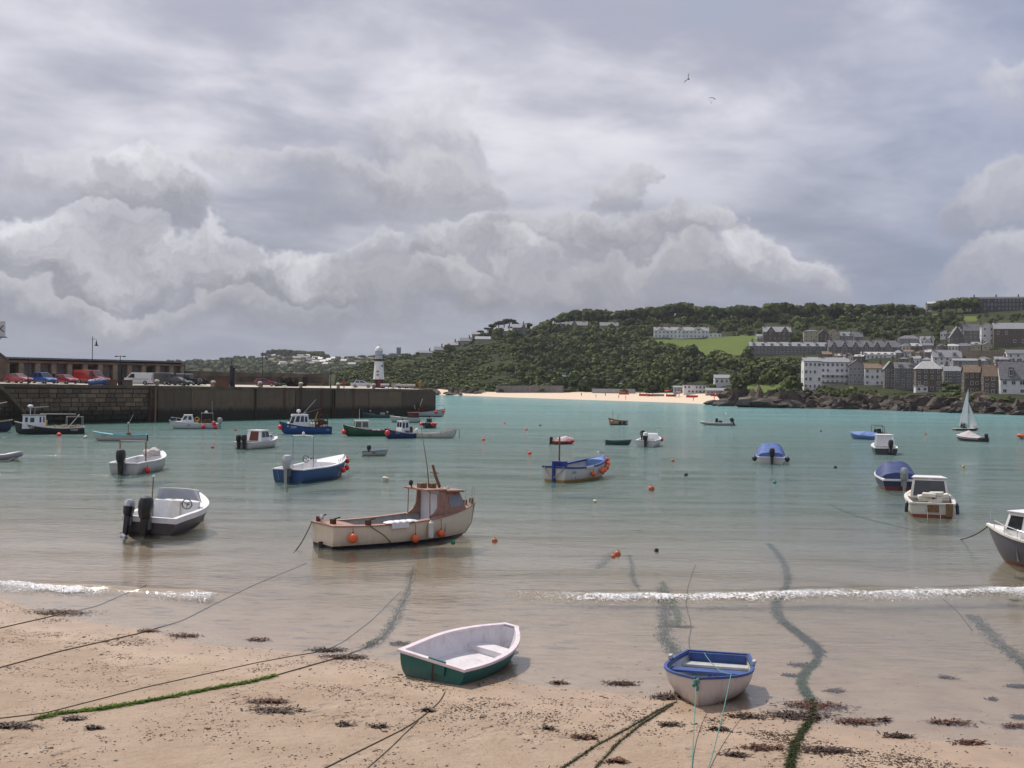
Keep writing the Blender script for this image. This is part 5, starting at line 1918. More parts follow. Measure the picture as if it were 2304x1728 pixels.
# ---- blue open boat with the silver outboard
H = Hull(6.3, 2.35, fm=.74, fs=.72, fb=1.16, dr=.3, tw=.84, bp=2.3, stem=.07, zf=.16, e0=.4, e1=.9)
bt = at_boat(700, 1070, 70, 'open_motor_boat', 'blue open motor boat with a big silver outboard and two thin poles')
bt.location = (-13.9, 78.6, 0)
BLH = hullmat('bright_blue_hull', (.014, .075, .21), (.010, .04, .11), .05, .35, (.03, .06, .09), .3)
shell(bt, H, BLH, WHITE, WHITE, (.16, .06, .03), .60, WHITE)
outboard(bt, H, SILVER, -.1, 1.25)
g = G(); g.box((H.x(.36), -.05, .65), (.5, .7, 1.0), taper=.85); g.build('console', WHITE, bt, bevel=.04)
wheel(bt, H.x(.28), -.05, 1.18)
g = G()
for y_ in (-.35, -.2):
    g.box((H.x(.33), y_, 1.2), (.04, .09, .1))
g.build('instrument', BLACK, bt)
for y_, lab in ((.55, 1), (-.75, 1)):
    stick(bt, [(H.x(.22), y_, .4), (H.x(.22), y_, 2.5)], .022, GREYM, 'arch_pole')
g = G(); g.tube([(H.x(.22), .55, 2.5), (H.x(.22), -.1, 2.55), (H.x(.22), -.75, 2.5)], .03); g.lathe([(.07, 0), (.08, .12), (.02, .2)], 8, (H.x(.22), -.1, 2.55)); g.build('arch_top', WHITE, bt)
for i in range(7):
    t = .62 + i * .05
    stick(bt, [(H.x(t), -H.b(t) * .9, H.zs(t)), (H.x(t), -H.b(t) * .88, H.zs(t) + .22)], .02, STEEL, 'stanchion', 5)
fenders(bt, H, [(.64, .40), (.80, .46), (.965, .30)], RED, 'red ball fender on the bow side of the blue open motor boat', 'fenders of the blue open boat', -1, .19)
stick(bt, [(H.x(0) - .01, .7, H.zs(0) - .05), (H.x(0) - .03, .55, .1)], .012, PALEROPE, 'transom_line')

# ---- white open boat with arch posts
H = Hull(5.4, 2.1, fm=.66, fs=.62, fb=1.0, dr=.3, tw=.86, bp=2.4, stem=.08, zf=.16, e0=.4, e1=.9)
bt = at_boat(310, 1052, 84, 'open_motor_boat', 'white open boat with two dark posts and a bulky wrapped bundle in its bow')
GWH = hullmat('grey_white_hull', (.50, .51, .50), (.05, .12, .22), .0, .4, (.25, .24, .2), .4)
shell(bt, H, GWH, WHITE, WHITE, (.13, .06, .03), .68, WHITE)
outboard(bt, H, BLACK, .05, 1.3)
for y_ in (.75, -.85):
    stick(bt, [(H.x(.2), y_, .35), (H.x(.2), y_, 1.9)], .04, WOOD, 'arch_post')
stick(bt, [(H.x(.2), .75, 1.9), (H.x(.2), -.85, 1.9)], .022, OFFW, 'arch_bar')
g = G()
for i in range(8):
    g.ball((H.x(.7) + rng.uniform(-.35, .35), rng.uniform(-.3, .3), H.zs(.7) + .2 + rng.uniform(-.05, .15)), .26, 8, 6, (1.1, 1, .9))
g.build('wrapped_bundle', pmat('dusty_sailcloth', (.5, .45, .44), .8, .12, 5), bt, smooth=True)
thwart(bt, H, .45, WHITE)
fenders(bt, H, [(.14, .45)], RED, 'red ball fender at the stern of the white open boat with posts', 'fenders of the white posted boat', -1, .21)

# ---- white speedboat with two black outboards
H = Hull(5.3, 2.15, fm=.60, fs=.56, fb=.92, dr=.3, tw=.9, bp=2.4, stem=.12, zf=.12, e0=.55, e1=1.1)
bt = at_boat(352, 1180, 87, 'speedboat', 'white speedboat with dark grey lower hull and two outboards', R(3))
SPH = hullmat('white_over_grey_hull', (.045, .043, .05), (.03, .012, .014), .04, .3, (.09, .08, .07), .4, band=None)
shell(bt, H, SPH, WHITE, None)
H.rim(.14, .20, .035, up=-.04).build('gunwale', WHITE, bt)
H.deck(.58, 1.0, .05).build('foredeck', WHITE, bt, smooth=True)
g = G(); g.box((H.x(.52), 0, .50), (.25, 1.75, .85)); g.build('cuddy_bulkhead', WHITE, bt, bevel=.03)
g = G(); g.box((H.x(.485), -.05, .48), (.1, .30, .92)); g.build('cuddy_door', OFFW, bt, bevel=.01)
g = G()
rows = []
for a in np.linspace(-1.35, 1.35, 11):
    xx, yy = H.x(.52) + .75 * math.cos(a), .92 * math.sin(a)
    rows.append([(xx, yy, .90), (xx - .22 * math.cos(a) , yy * .86, 1.33), (xx - .24 * math.cos(a), yy * .84, 1.34), (xx - .03, yy * .98, .90)])
g.grid(rows)
g.build('windscreen', PALEGLASS, bt, smooth=True)
g = G()
g.tube([r[1] for r in rows], .018, 5); g.tube([r[0] for r in rows], .018, 5)
for i in (2, 4, 6, 8):
    g.tube([rows[i][0], rows[i][1]], .014, 4)
g.build('windscreen_frame', FRAME, bt)
outboard(bt, H, BLACK, .05, 1.28)
outboard(bt, H, BLACK, .72, .95, 12, SILVER)
stick(bt, [(H.x(.3), .55, .5), (H.x(.3), .55, 1.9)], .022, WOOD, 'flag_pole')
g = G(); g.lathe([(.05, 0), (.05, .06)], 8, (H.x(.3), .55, 1.9)); g.build('pole_light', WHITE, bt)
wheel(bt, H.x(.46), -.5, .85)
g = G(); g.box((H.x(.18), 0, .27), (.5, 1.3, .28)); g.build('stern_seat', WHITE, bt, bevel=.03)

# ---- white cabin cruiser with brown doorway
H = Hull(4.7, 1.95, fm=.56, fs=.54, fb=.82, dr=.25, tw=.85, bp=2.2, stem=.1, zf=.14, e0=.45, e1=1.0)
bt = at_boat(577, 1002, 67, 'cabin_cruiser', 'small white cabin cruiser with a brown doorway and two black outboards')
WHH = hullmat('white_hull_dark_line', (.60, .59, .56), (.02, .02, .02), .04, .35, (.3, .26, .18), .45)
shell(bt, H, WHH, OFFW, WHITE, (.1, .05, .04), .66, WHITE)
v = frustum(H.x(.30), H.x(.62), .78, .70, .60, H.x(.34), H.x(.56), .64, .56, 1.42)
cabin(bt, v, WHITE, WHITE, [('r', .55, .93, .35, .9), ('l', .1, .9, .35, .9), ('r', .08, .48, .35, .9)], glass=GLASS)
pane(bt, v[0], 'b', .22, .80, .02, .92, pmat('brown_doorway', (.12, .03, .018), .6, .2), None, 'doorway')
v2 = frustum(H.x(.60), H.x(.84), .62, .34, .72, H.x(.60), H.x(.74), .5, .34, 1.08)
cabin(bt, v2, WHITE, None, [('r', .2, .8, .25, .8)], name='fore_cabin')
outboard(bt, H, BLACK, .25, .95)
outboard(bt, H, BLACK, -.3, 1.0)
stick(bt, [(H.x(.68), -.55, .9), (H.x(.8), -.62, 1.1), (H.x(.98), 0, 1.2), (H.x(.8), .62, 1.1)], .012, STEEL, 'bow_rail')

# ---- aqua-trimmed white open boat
H = Hull(6.3, 2.1, fm=.62, fs=.72, fb=1.12, dr=.3, tw=.62, bp=2.2, stem=.08, zf=.12, e0=.4, e1=.8)
bt = at_boat(269, 991, 198, 'open_boat', 'white open boat with turquoise gunwale and short mast below the pier')
TQ = pmat('turquoise_paint', (.10, .42, .52), .45, .12, 4)
shell(bt, H, hullmat('old_white_hull', (.50, .50, .46), (.14, .11, .07), .03, .5, (.28, .24, .16), .5), GREYIN, TQ, (.12, .09, .04))
H.deck(.62, .99, .10).build('foredeck', TQ, bt, smooth=True)
thwart(bt, H, .25, TQ); thwart(bt, H, .45, OFFW)
stick(bt, [(H.x(.34), 0, .2), (H.x(.34), 0, 2.1)], .05, WOOD, 'mast')
stick(bt, [(H.x(.34), 0, 2.0), (H.x(.25), 0, 3.2)], .025, OFFW, 'gaff')
g = G(); g.ball((H.x(.34), 0, 2.15), .12, 8, 6); g.build('mast_lamp', OFFW, bt)
g = G(); g.box((H.x(.33), .1, .75), (.5, .5, .5)); g.build('engine_box', WOOD, bt)
g = G(); g.box((H.x(0) - .1, 0, .35), (.16, .2, .7)); g.build('rudder', BLACKR, bt)
hull_text(bt, H, 'SS 77', .78, .62, .26, 1, DARKTXT)

# ---- black fishing boat WB97
H = Hull(9.4, 3.2, fm=.88, fs=.98, fb=1.85, dr=.5, tw=.85, bp=2.4, stem=.03, zf=.35, th=.08, e0=.36, e1=.9)
bt = at_boat(112, 974, 206, 'fishing_boat', 'black hulled fishing boat with white wheelhouse and stern gantry')
shell(bt, H, hullmat('black_hull', (.012, .012, .018), (.10, .12, .10), .0, .35, (.05, .05, .05), .3), pmat('buff_deck', (.42, .30, .20), .7, .2, 3), OFFW, (.2, .12, .05))
H.deck(.60, 1.0, .06, .05).build('foredeck', OFFW, bt, smooth=True)
v = frustum(H.x(.56), H.x(.90), 1.15, .95, .8, H.x(.56), H.x(.885), 1.05, .85, 2.75)
cabin(bt, v, WHITE, pmat('dark_roof', (.05, .06, .07), .6), [('l', .10, .22, .50, .85), ('l', .32, .50, .48, .82), ('l', .72, .80, .48, .88), ('l', .88, .94, .48, .88), ('f', .06, .3, .5, .85), ('f', .38, .62, .5, .85), ('f', .7, .94, .5, .85)], name='wheelhouse', ov=.12)
stick(bt, [(H.x(.72), .2, 2.8), (H.x(.71), .2, 4.0)], .06, GREYM, 'mast')
g = G(); g.ball((H.x(.78), .2, 4.05), .32, 10, 7, (1.3, 1, .75)); g.tube([(H.x(.78), .2, 2.8), (H.x(.78), .2, 3.9)], .05); g.build('radar_dome', WHITE, bt, smooth=True)
stick(bt, [(H.x(.78), .2, 3.85), (H.x(.52), .2, 4.0)], .05, OFFW, 'spar')
stick(bt, [(H.x(.64), .3, 2.95), (H.x(.12), .3, 2.9)], .07, OFFW, 'boom')
g = G()
for y_ in (-1.1, 1.1):
    g.tube([(H.x(.02), y_, .8), (H.x(.02), y_, 2.5)], .05)
    g.tube([(H.x(.26), y_, .8), (H.x(.25), y_, 2.5)], .05)
    g.tube([(H.x(.02), y_, 2.5), (H.x(.25), y_, 2.5)], .04)
g.tube([(H.x(.02), -1.1, 2.5), (H.x(.02), 1.1, 2.5)], .05); g.tube([(H.x(.25), -1.1, 2.5), (H.x(.25), 1.1, 2.5)], .05)
g.build('gantry', GREYM, bt)
stick(bt, [(H.x(.24), .9, .9), (H.x(.07), .4, 2.85)], .07, OFFW, 'derrick')
g = G(); g.box((H.x(.17), 0, 2.52), (1.4, 1.6, .12)); g.build('gantry_board', RUST, bt)
g = G()
for i in range(14):
    g.box((H.x(rng.uniform(.04, .42)), rng.uniform(-.9, 1.2), .75 + rng.uniform(0, .35)), (rng.uniform(.3, .7), rng.uniform(.3, .6), .4), rz=rng.uniform(0, 3))
g.build('fish_box', pmat('faded_fish_boxes', (.5, .38, .27), .7, .3, 2), bt)['kind'] = 'stuff'
g = G(); ring(g, (H.x(.55), 1.0, 1.7), .32, .09); g.build('life_ring', pmat('yellow_ring', (.65, .35, .03), .5), bt)
hull_text(bt, H, 'WB97', .80, .98, .52, 1, WHITETXT)
hull_text(bt, H, 'WB97', .15, .60, .42, 1, WHITETXT)

# ---- dark blue boat at the left edge
H = Hull(8.0, 2.7, fm=1.0, fs=1.15, fb=1.5, dr=.4, tw=.75, stem=.04, zf=.3, e0=.36, e1=.8)
bt = at_boat(-30, 971, 178, 'fishing_boat', 'dark blue boat with a buff rail astern of the black fishing boat')
bt.location.x = at(33, 971).x - 4.0
bt.rotation_euler[2] = R(3)
shell(bt, H, hullmat('deep_blue_hull', (.012, .018, .055), (.01, .02, .04), .0), OFFW, pmat('buff_rail', (.45, .32, .25), .6), (.2, .16, .05), .6, OFFW)
stick(bt, [(H.x(.68), 0, 1.2), (H.x(.68), 0, 2.9)], .06, WOOD, 'mast')
stick(bt, [(H.x(.45), 0, 2.9), (H.x(.92), -.1, 3.7)], .06, OFFW, 'boom')
g = G(); g.box((H.x(.78), -.1, 2.85), (.5, .2, .15)); g.build('lamp', WHITE, bt)

# ---- white catamaran fisher
H = Hull(7.0, 2.6, fm=.80, fs=.75, fb=1.25, dr=.3, tw=.9, bp=3.0, bw=.12, stem=.08, zf=.3, e0=.3, e1=.6)
bt = at_boat(434, 963, 196, 'cuddy_boat', 'white cuddy fishing boat with open working deck and roll bar under the pier')
shell(bt, H, hullmat('white_cat_hull', (.56, .57, .56), (.03, .09, .22), .06, .35, (.3, .3, .26), .35), GREYIN, WHITE, (.16, .09, .04), .62, WHITE)
v = frustum(H.x(.48), H.x(.80), .95, .7, .85, H.x(.53), H.x(.70), .8, .62, 2.05)
cabin(bt, v, WHITE, WHITE, [('l', .12, .46, .42, .88), ('l', .56, .86, .42, .88), ('f', .08, .46, .35, .9), ('f', .54, .92, .35, .9)], name='wheelhouse')
g = G()
for y_ in (-.95, .95):
    g.tube([(H.x(.10), y_, .7), (H.x(.10), y_, 2.35), (H.x(.34), y_, 2.35), (H.x(.34), y_, .7)], .04)
g.tube([(H.x(.10), -.95, 2.35), (H.x(.10), .95, 2.35)], .04); g.tube([(H.x(.34), -.95, 2.35), (H.x(.34), .95, 2.35)], .04)
g.build('roll_bar', GREYM, bt)
stick(bt, [(H.x(.12), .5, 2.3), (H.x(.12), .5, 4.2)], .015, OFFW, 'aerial')
g = G(); g.ball((H.x(.24), .2, 2.55), .2, 8, 6, (1, 1, .8)); g.box((H.x(.24), .2, 2.4), (.6, .3, .1)); g.build('radar', WHITE, bt)
g = G()
for i in range(7):
    g.box((H.x(rng.uniform(.12, .4)), rng.uniform(-.6, .8), .7 + rng.uniform(0, .5)), (.5, .45, .5), rz=rng.uniform(0, 3))
g.build('deck_gear', RUST, bt)
g = G(); ring(g, (H.x(.43), .8, 1.45), .3, .06, axis='y'); g.build('life_ring', pmat('yellow_ring', (.65, .35, .03), .5), bt)
g = G()
for t in (.72, .86, .96):
    for s_ in (1, -1):
        g.tube([(H.x(t), s_ * H.b(t) * .9, H.zs(t)), (H.x(t), s_ * H.b(t) * .9, H.zs(t) + .55)], .018, 4)
g.tube([(H.x(.72), H.b(.72) * .9, H.zs(.72) + .55), (H.x(.86), H.b(.86) * .9, H.zs(.86) + .55), (H.x(.96), H.b(.96) * .9, H.zs(.96) + .55)], .018, 4)
g.build('bow_rail', STEEL, bt)
g = G(); g.box((H.x(.93), .2, H.zs(.9) + .3), (.7, .9, .5)); g.build('bow_sheet', NAVY, bt, bevel=.08)
outboard(bt, H, GREYM, .3, 1.4)
fenders(bt, H, [(.30, .42), (.04, .45)], RED, 'red ball fender on the white cuddy fishing boat', 'fenders of the white cuddy boat', 1, .26)
fenders(bt, H, [(.08, -.12)], RED, 'red ball fender lashed to the roll bar of the white cuddy boat', 'fenders of the white cuddy boat', 1, .26)
hull_text(bt, H, '090', .60, .55, .3, 1, DARKTXT)

# ---- bright blue fishing boat
H = Hull(7.3, 2.7, fm=.95, fs=1.0, fb=1.75, dr=.45, tw=.82, bp=2.5, stem=.08, zf=.35, e0=.36, e1=.9)
bt = at_boat(690, 973, 199, 'fishing_boat', 'bright blue fishing boat with a white arched window wheelhouse')
BBH = hullmat('royal_blue_hull', (.010, .062, .23), (.008, .04, .13), .0, .35, (.03, .05, .09), .3)
shell(bt, H, BBH, GREYIN, pmat('dark_blue_rail', (.02, .03, .09), .5), (.16, .12, .05), .50, OFFW)
v = frustum(H.x(.44), H.x(.86), 1.05, .75, 1.05, H.x(.46), H.x(.76), .88, .66, 2.75)
cabin(bt, v, WHITE, WHITE, [('l', .05, .22, .30, .86), ('l', .30, .50, .40, .88), ('l', .56, .74, .40, .88), ('l', .79, .93, .40, .86), ('f', .05, .3, .4, .9), ('f', .37, .63, .4, .9), ('f', .7, .95, .4, .9)], name='wheelhouse', ov=.05)
g = G(); g.tube([(H.x(.63), 0, 2.75), (H.x(.63), 0, 3.15)], .06); g.lathe([(.28, 3.1), (.30, 3.25), (.26, 3.42), (.1, 3.5)], 12, (H.x(.63), 0, 0)); g.build('radar_dome', WHITE, bt, smooth=True)
stick(bt, [(H.x(.55), .1, 2.8), (H.x(.30), .2, 4.9)], .05, GREYM, 'derrick')
stick(bt, [(H.x(.58), -.2, 2.85), (H.x(.2), .1, 3.6)], .02, GREYM, 'stay')
stick(bt, [(H.x(.36), .7, 1.0), (H.x(.27), .7, 3.2)], .07, pmat('yellow_crane', (.40, .24, .06), .6), 'gallows')
g = G()
for i in range(12):
    g.box((H.x(rng.uniform(.10, .38)), rng.uniform(-.8, .6), 1.0 + rng.uniform(0, .9)), (rng.uniform(.3, .9), .5, rng.uniform(.2, .6)), rz=rng.uniform(0, 3))
for i in range(6):
    g.tube([(H.x(rng.uniform(.08, .4)), rng.uniform(-.8, .8), .8), (H.x(rng.uniform(.08, .4)), rng.uniform(-.8, .8), 2.9)], .035, 5)
g.tube([(H.x(.08), .8, 2.7), (H.x(.34), .8, 2.9)], .05); g.tube([(H.x(.08), .8, .8), (H.x(.08), .8, 2.7)], .05)
g.build('winch_gear', RUST, bt)
for x_ in (.40, .355):
    g = G(); g.lathe([(.05, -.35), (.17, -.28), (.18, .28), (.05, .38)], 9, (H.x(x_), 1.05, 1.28)); g.build('deck_fender', OFFW, bt, smooth=True)
fenders(bt, H, [(.985, .75)], RED, 'red ball fender at the stem of the bright blue fishing boat', 'fenders of the bright blue fishing boat', 1, .30)
hull_text(bt, H, 'SS90', .74, 1.0, .40, 1, WHITETXT)
hull_text(bt, H, 'SS90', .08, .62, .24, 1, WHITETXT)

# ---- green fishing boat
H = Hull(8.0, 2.8, fm=.85, fs=.88, fb=1.7, dr=.45, tw=.8, bp=2.5, stem=.05, zf=.3, e0=.36, e1=.9)
bt = at_boat(838, 980, 194, 'fishing_boat', 'green fishing boat with a cream open wheelhouse')
shell(bt, H, hullmat('green_hull', (.006, .062, .032), (.005, .04, .025), .02, .35, (.03, .05, .03), .3), GREYIN, pmat('maroon_rail', (.10, .03, .03), .6), (.16, .1, .04), .55, OFFW)
v = frustum(H.x(.52), H.x(.80), .95, .75, 1.0, H.x(.53), H.x(.78), .88, .7, 2.35)
cabin(bt, v, OFFW, OFFW, [('l', .06, .46, .28, .86), ('l', .54, .94, .28, .86), ('f', .06, .46, .35, .88), ('f', .54, .94, .35, .88)], glass=pmat('see_through_cabin_glass', (.10, .13, .11), .15, .2), name='wheelhouse')
stick(bt, [(H.x(.70), .2, 2.4), (H.x(.70), .2, 4.1)], .03, OFFW, 'aerial')
stick(bt, [(H.x(.50), .6, 2.45), (H.x(.44), .6, 2.1)], .05, OFFW, 'roof_strut')
g = G()
for i in range(5):
    g.box((H.x(rng.uniform(.1, .45)), rng.uniform(-.6, .6), .75), (.5, .5, .4), rz=rng.uniform(0, 3))
g.build('deck_gear', OFFW, bt)
fenders(bt, H, [(.985, 1.05)], RED, 'red ball fender at the bow of the green fishing boat', 'fenders of the green fishing boat', 1, .30)
hull_text(bt, H, 'SS', .78, 1.05, .3, 1, pmat('pale_green_lettering', (.2, .32, .24), .6))

# ---- small blue boat with white cabin
H = Hull(6.0, 2.3, fm=.75, fs=.8, fb=1.55, dr=.35, tw=.8, bp=2.3, stem=.05, zf=.25, e0=.36, e1=.9)
bt = at_boat(920, 983, 222, 'fishing_boat', 'small blue boat with tall white cabin between the green and the white boats')
shell(bt, H, hullmat('dark_royal_hull', (.012, .035, .13), (.01, .03, .08), .0, .35, (.03, .04, .06), .3), GREYIN, OFFW, (.12, .08, .04), .62, OFFW)
v = frustum(H.x(.36), H.x(.58), .75, .68, .9, H.x(.36), H.x(.56), .66, .6, 2.5)
cabin(bt, v, WHITE, WHITE, [('l', .1, .42, .4, .88), ('l', .56, .9, .4, .88), ('f', .06, .46, .45, .9), ('f', .54, .94, .45, .9), ('r', .2, .8, .4, .88)], name='wheelhouse')
g = G(); g.ball((H.x(.47), 0, 2.75), .14, 8, 6); g.tube([(H.x(.47), 0, 2.5), (H.x(.47), 0, 2.65)], .04); g.build('roof_lamp', BLACK, bt)
g = G(); g.lathe([(.22, 0), (.24, .5), (.2, .9)], 10, (H.x(.28), .6, .8)); g.build('red_drum', RUST, bt, smooth=True)
g = G(); g.box((H.x(.44), .95, .95), (.5, .3, .35)); g.build('blue_crate', BLUEP, bt)
hull_text(bt, H, 'IU7', .72, .85, .40, 1, OFFW)
fenders(bt, H, [(.97, .65)], RED, 'big red ball fender at the bow of the small blue boat', 'fenders of the small blue boat', 1, .33)

# ---- white open boat, bow with red sheet
H = Hull(5.8, 2.0, fm=.66, fs=.62, fb=1.25, dr=.3, tw=.85, bp=2.3, stem=.08, zf=.15, e0=.4, e1=.85)
bt = at_boat(984, 985, 8, 'open_motor_boat', 'white open boat with raised outboard and dark red sheeting along its bow')
shell(bt, H, hullmat('cream_white_hull', (.56, .55, .50), (.12, .10, .05), .03, .4, (.28, .24, .14), .4), OFFW, OFFW, (.1, .06, .03))
H.deck(.60, .97, .12, -.03).build('bow_sheet', pmat('maroon_sheet', (.09, .025, .03), .7, .3, 3), bt, smooth=True)
outboard(bt, H, WHITE, -.2, 1.15, 48)
hull_text(bt, H, 'VZ 8', .32, .36, .3, -1, DARKTXT)
stick(bt, [(H.x(.99), 0, 1.2), (H.x(1) + .35, 0, 1.25), (H.x(1) + .38, 0, .5), (H.x(1) + .36, 0, -.1)], .03, BLACKR, 'bow_chain')
g = G(); g.ball((H.x(.80), -H.b(.8) - .04, .72), .09, 8, 6); g.build('cleat', WHITE, bt)

# ---- boats lying by the pier end
H = Hull(8.2, 2.6, fm=1.0, fs=1.05, fb=1.6, dr=.4, tw=.8, stem=.05, zf=.35, e0=.36)
bt = at_boat(955, 935, 182, 'fishing_boat', 'white fishing boat with brown gear and leaning mast at the pier end')
shell(bt, H, hullmat('pale_grey_hull', (.46, .49, .46), (.02, .03, .03), .15, .4, (.2, .2, .16), .4), GREYIN, BLACKR, (.16, .1, .04), .62, OFFW)
bt.rotation_euler[2] = R(352)
stick(bt, [(H.x(.30), 0, 1.0), (H.x(.42), 0, 3.6)], .08, OFFW, 'mast')
stick(bt, [(H.x(.04), 0, 1.0), (H.x(.09), 0, 3.4)], .05, OFFW, 'mizzen')
g = G()
for i in range(22):
    g.box((H.x(rng.uniform(.02, .62)), rng.uniform(-.9, .9), 1.1 + rng.uniform(0, 1.0)), (rng.uniform(.3, .8), .5, rng.uniform(.2, .5)), rz=rng.uniform(0, 3))
for i in range(9):
    g.tube([(H.x(rng.uniform(.05, .4)), rng.uniform(-.8, .8), 1.0), (H.x(rng.uniform(.05, .4)), rng.uniform(-.8, .8), 2.9)], .035, 5)
g.build('net_gear', pmat('net_brown', (.14, .055, .03), .9, .5, 1.5), bt)
g = G()
for i in range(8):
    g.ball((H.x(rng.uniform(.05, .5)), rng.uniform(-1, -.4), 1.6 + rng.uniform(0, 1)), .13, 7, 5)
g.build('net_float', OFFW, bt)['kind'] = 'stuff'
g = G(); g.box((H.x(.16), 0, 1.6), (1.6, 1.4, 1.2), taper=.9); g.build('wheelhouse', RUST, bt)
g = G(); g.tube([(H.x(.80), -.7, 1.2), (H.x(.80), -.7, 2.3), (H.x(.97), 0, 2.3), (H.x(.97), 0, 1.4)], .05); g.build('bow_frame', GREYM, bt)
fenders(bt, H, [(.80, .35), (.97, .45)], RED, 'red ball fender on the bow of the brown-geared boat at the pier end', 'fenders of the boat at the pier end', -1, .28)

H = Hull(6.6, 2.2, fm=.7, fs=.75, fb=1.1, dr=.3, tw=.8, stem=.06, zf=.2)
bt = at_boat(850, 940, 190, 'open_boat', 'grey-blue open boat lying close under the pier wall')
shell(bt, H, hullmat('grey_blue_hull', (.03, .085, .10), (.02, .05, .06), .0), GREYIN, pmat('dark_rail', (.03, .04, .05), .6), (.1, .08, .03), .6, OFFW)
thwart(bt, H, .3, OFFW); thwart(bt, H, .5, OFFW)
g = G(); g.box((H.x(.35), 0, .8), (1.0, .8, .7)); g.ball((H.x(.2), .4, 1.25), .22, 8, 6); g.ball((H.x(.75), .3, 1.5), .22, 8, 6); g.build('engine_box', GREYM, bt)
H = Hull(6.2, 2.3, fm=.95, fs=.95, fb=1.3, dr=.4, tw=.8, stem=.05, zf=.3, e0=.36)
bt = at_boat(910, 950, 182, 'open_boat', 'pale grey workboat with a red canopy moored off the pier end')
shell(bt, H, hullmat('pale_workboat_hull', (.36, .40, .37), (.02, .03, .03), .12, .4, (.2, .2, .16), .4), GREYIN, OFFW, (.12, .08, .03), .66, OFFW)
v = frustum(H.x(.05), H.x(.42), .85, .8, .9, H.x(.06), H.x(.42), .8, .75, 2.0)
cabin(bt, v, pmat('dark_shelter', (.05, .035, .03), .8), pmat('red_canopy', (.30, .03, .025), .6), [('l', .1, .5, .4, .85)], name='shelter')
H = Hull(4.0, 1.9, fm=.7, fs=.7, fb=.9, dr=.3, tw=.9, stem=.1, zf=.2)
bt = at_boat(966, 961, 262, 'workboat', 'dark blunt workboat with red fenders on both bows')
shell(bt, H, hullmat('blackish_hull', (.015, .022, .028), (.01, .015, .02), .0), GREYIN, OFFW, (.14, .1, .05), .55, OFFW)
g = G(); g.box((H.x(.4), 0, .9), (.6, .7, 1.0)); g.ball((H.x(.35), 0, 1.7), .18, 8, 6); g.build('console', BLACKR, bt)
fenders(bt, H, [(.62, .15), (.80, .2)], RED, 'red ball fender on the dark blunt workboat', 'fenders of the dark workboat', 1, .24)
fenders(bt, H, [(.62, .15), (.80, .2)], RED, 'red ball fender on the dark blunt workboat', 'fenders of the dark workboat', -1, .24)

# ---- little boats in the middle of the harbour
H = Hull(2.9, 1.35, fm=.48, fs=.46, fb=.66, dr=.15, tw=.8, stem=.08, zf=.12)
bt = at_boat(843, 1022, 12, 'rowing_dinghy', 'small grey-white tender with a tall black outboard cover, blue inside')
shell(bt, H, hullmat('tender_hull', (.42, .43, .38), (.2, .19, .14), .0, .5, (.22, .2, .13), .5), GREYIN, BLUEP, (.07, .05, .03))
thwart(bt, H, .5, OFFW); thwart(bt, H, .2, OFFW)
outboard(bt, H, BLACK, 0, .85, 0, x=H.x(.34), zz=.62)
g = G(); g.box((H.x(.45), -H.b(.45) - .02, .36), (.35, .03, .1)); g.build('rubbing_pad', BLUEP, bt)
H = Hull(3.7, 1.6, fm=.42, fs=.42, fb=.6, dr=.15, tw=.85, stem=.08, zf=.12)
bt = at_boat(1264, 998, 32, 'covered_dinghy', 'red dinghy under a pink-white tent cover with dark outboard')
REDH = hullmat('red_hull', (.30, .03, .025), (.2, .03, .02), .0, .4, (.15, .04, .03), .3)
shell(bt, H, REDH, OFFW, RED, (.06, .06, .03), inner=False)
H.cover(.22, .98, .35, .62, .1, .04).build('cover', pmat('pink_white_cover', (.55, .42, .42), .7, .1, 2), bt, smooth=True)
H.deck(0, .24, .0, .05).build('afterdeck', OFFW, bt)
outboard(bt, H, BLACK, 0, .9, 10)
fenders(bt, H, [(.62, .12), (.85, .14)], RED, 'red ball fender along the red covered dinghy', 'fenders of the red covered dinghy', -1, .15)
H = Hull(3.0, 1.3, fm=.44, fs=.56, fb=.6, dr=.12, tw=.62, stem=.08, zf=.1)
bt = at_boat(1391, 999, 2, 'rowing_dinghy', 'dark teal rowing dinghy drifting beside the white boat with the standing man')
TEALH = hullmat('dark_teal_hull', (.03, .07, .085), (.02, .05, .06), .0, .5, (.05, .06, .05), .3)
shell(bt, H, TEALH, TEALH, pmat('teal_rim', (.09, .15, .17), .5), (.06, .05, .02))
thwart(bt, H, .3, WOOD); thwart(bt, H, .6, WOOD)
H = Hull(4.6, 1.9, fm=.58, fs=.56, fb=.85, dr=.25, tw=.9, stem=.1, zf=.16)
bt = at_boat(1462, 1000, 72, 'speedboat', 'white cuddy speedboat with one dark outboard, a man standing in it')
SB = bt
shell(bt, H, hullmat('clean_white_hull', (.62, .62, .61), (.3, .3, .27), .0, .35, (.3, .3, .26), .3), WHITE, WHITE, (.12, .08, .04), .55, WHITE)
v = frustum(H.x(.50), H.x(.88), .85, .45, .62, H.x(.54), H.x(.78), .66, .4, 1.10)
cabin(bt, v, WHITE, None, [('f', .1, .9, .3, .85)], name='cuddy')
outboard(bt, H, BLACK, -.05, 1.15, 0, WHITE)
g = G(); g.box((H.x(.42), .35, .75), (.3, .4, .6)); g.build('console', WHITE, bt, bevel=.03)
fenders(bt, H, [(.80, .2)], RED, 'red ball fender at the bow of the white boat with the standing man', 'fenders of the standing man boat', -1, .22)
SBH = H
H = Hull(4.3, 1.8, fm=.75, fs=.7, fb=1.25, dr=.3, tw=.85, stem=.08, zf=.3)
bt = at_boat(1391, 953, 215, 'workboat', 'small brown-topped boat with tyre fenders and two short masts far out')
shell(bt, H, hullmat('cream_tyre_hull', (.45, .36, .22), (.02, .02, .02), .15), WOOD, WOOD, (.14, .2, .03), .55, WOOD)
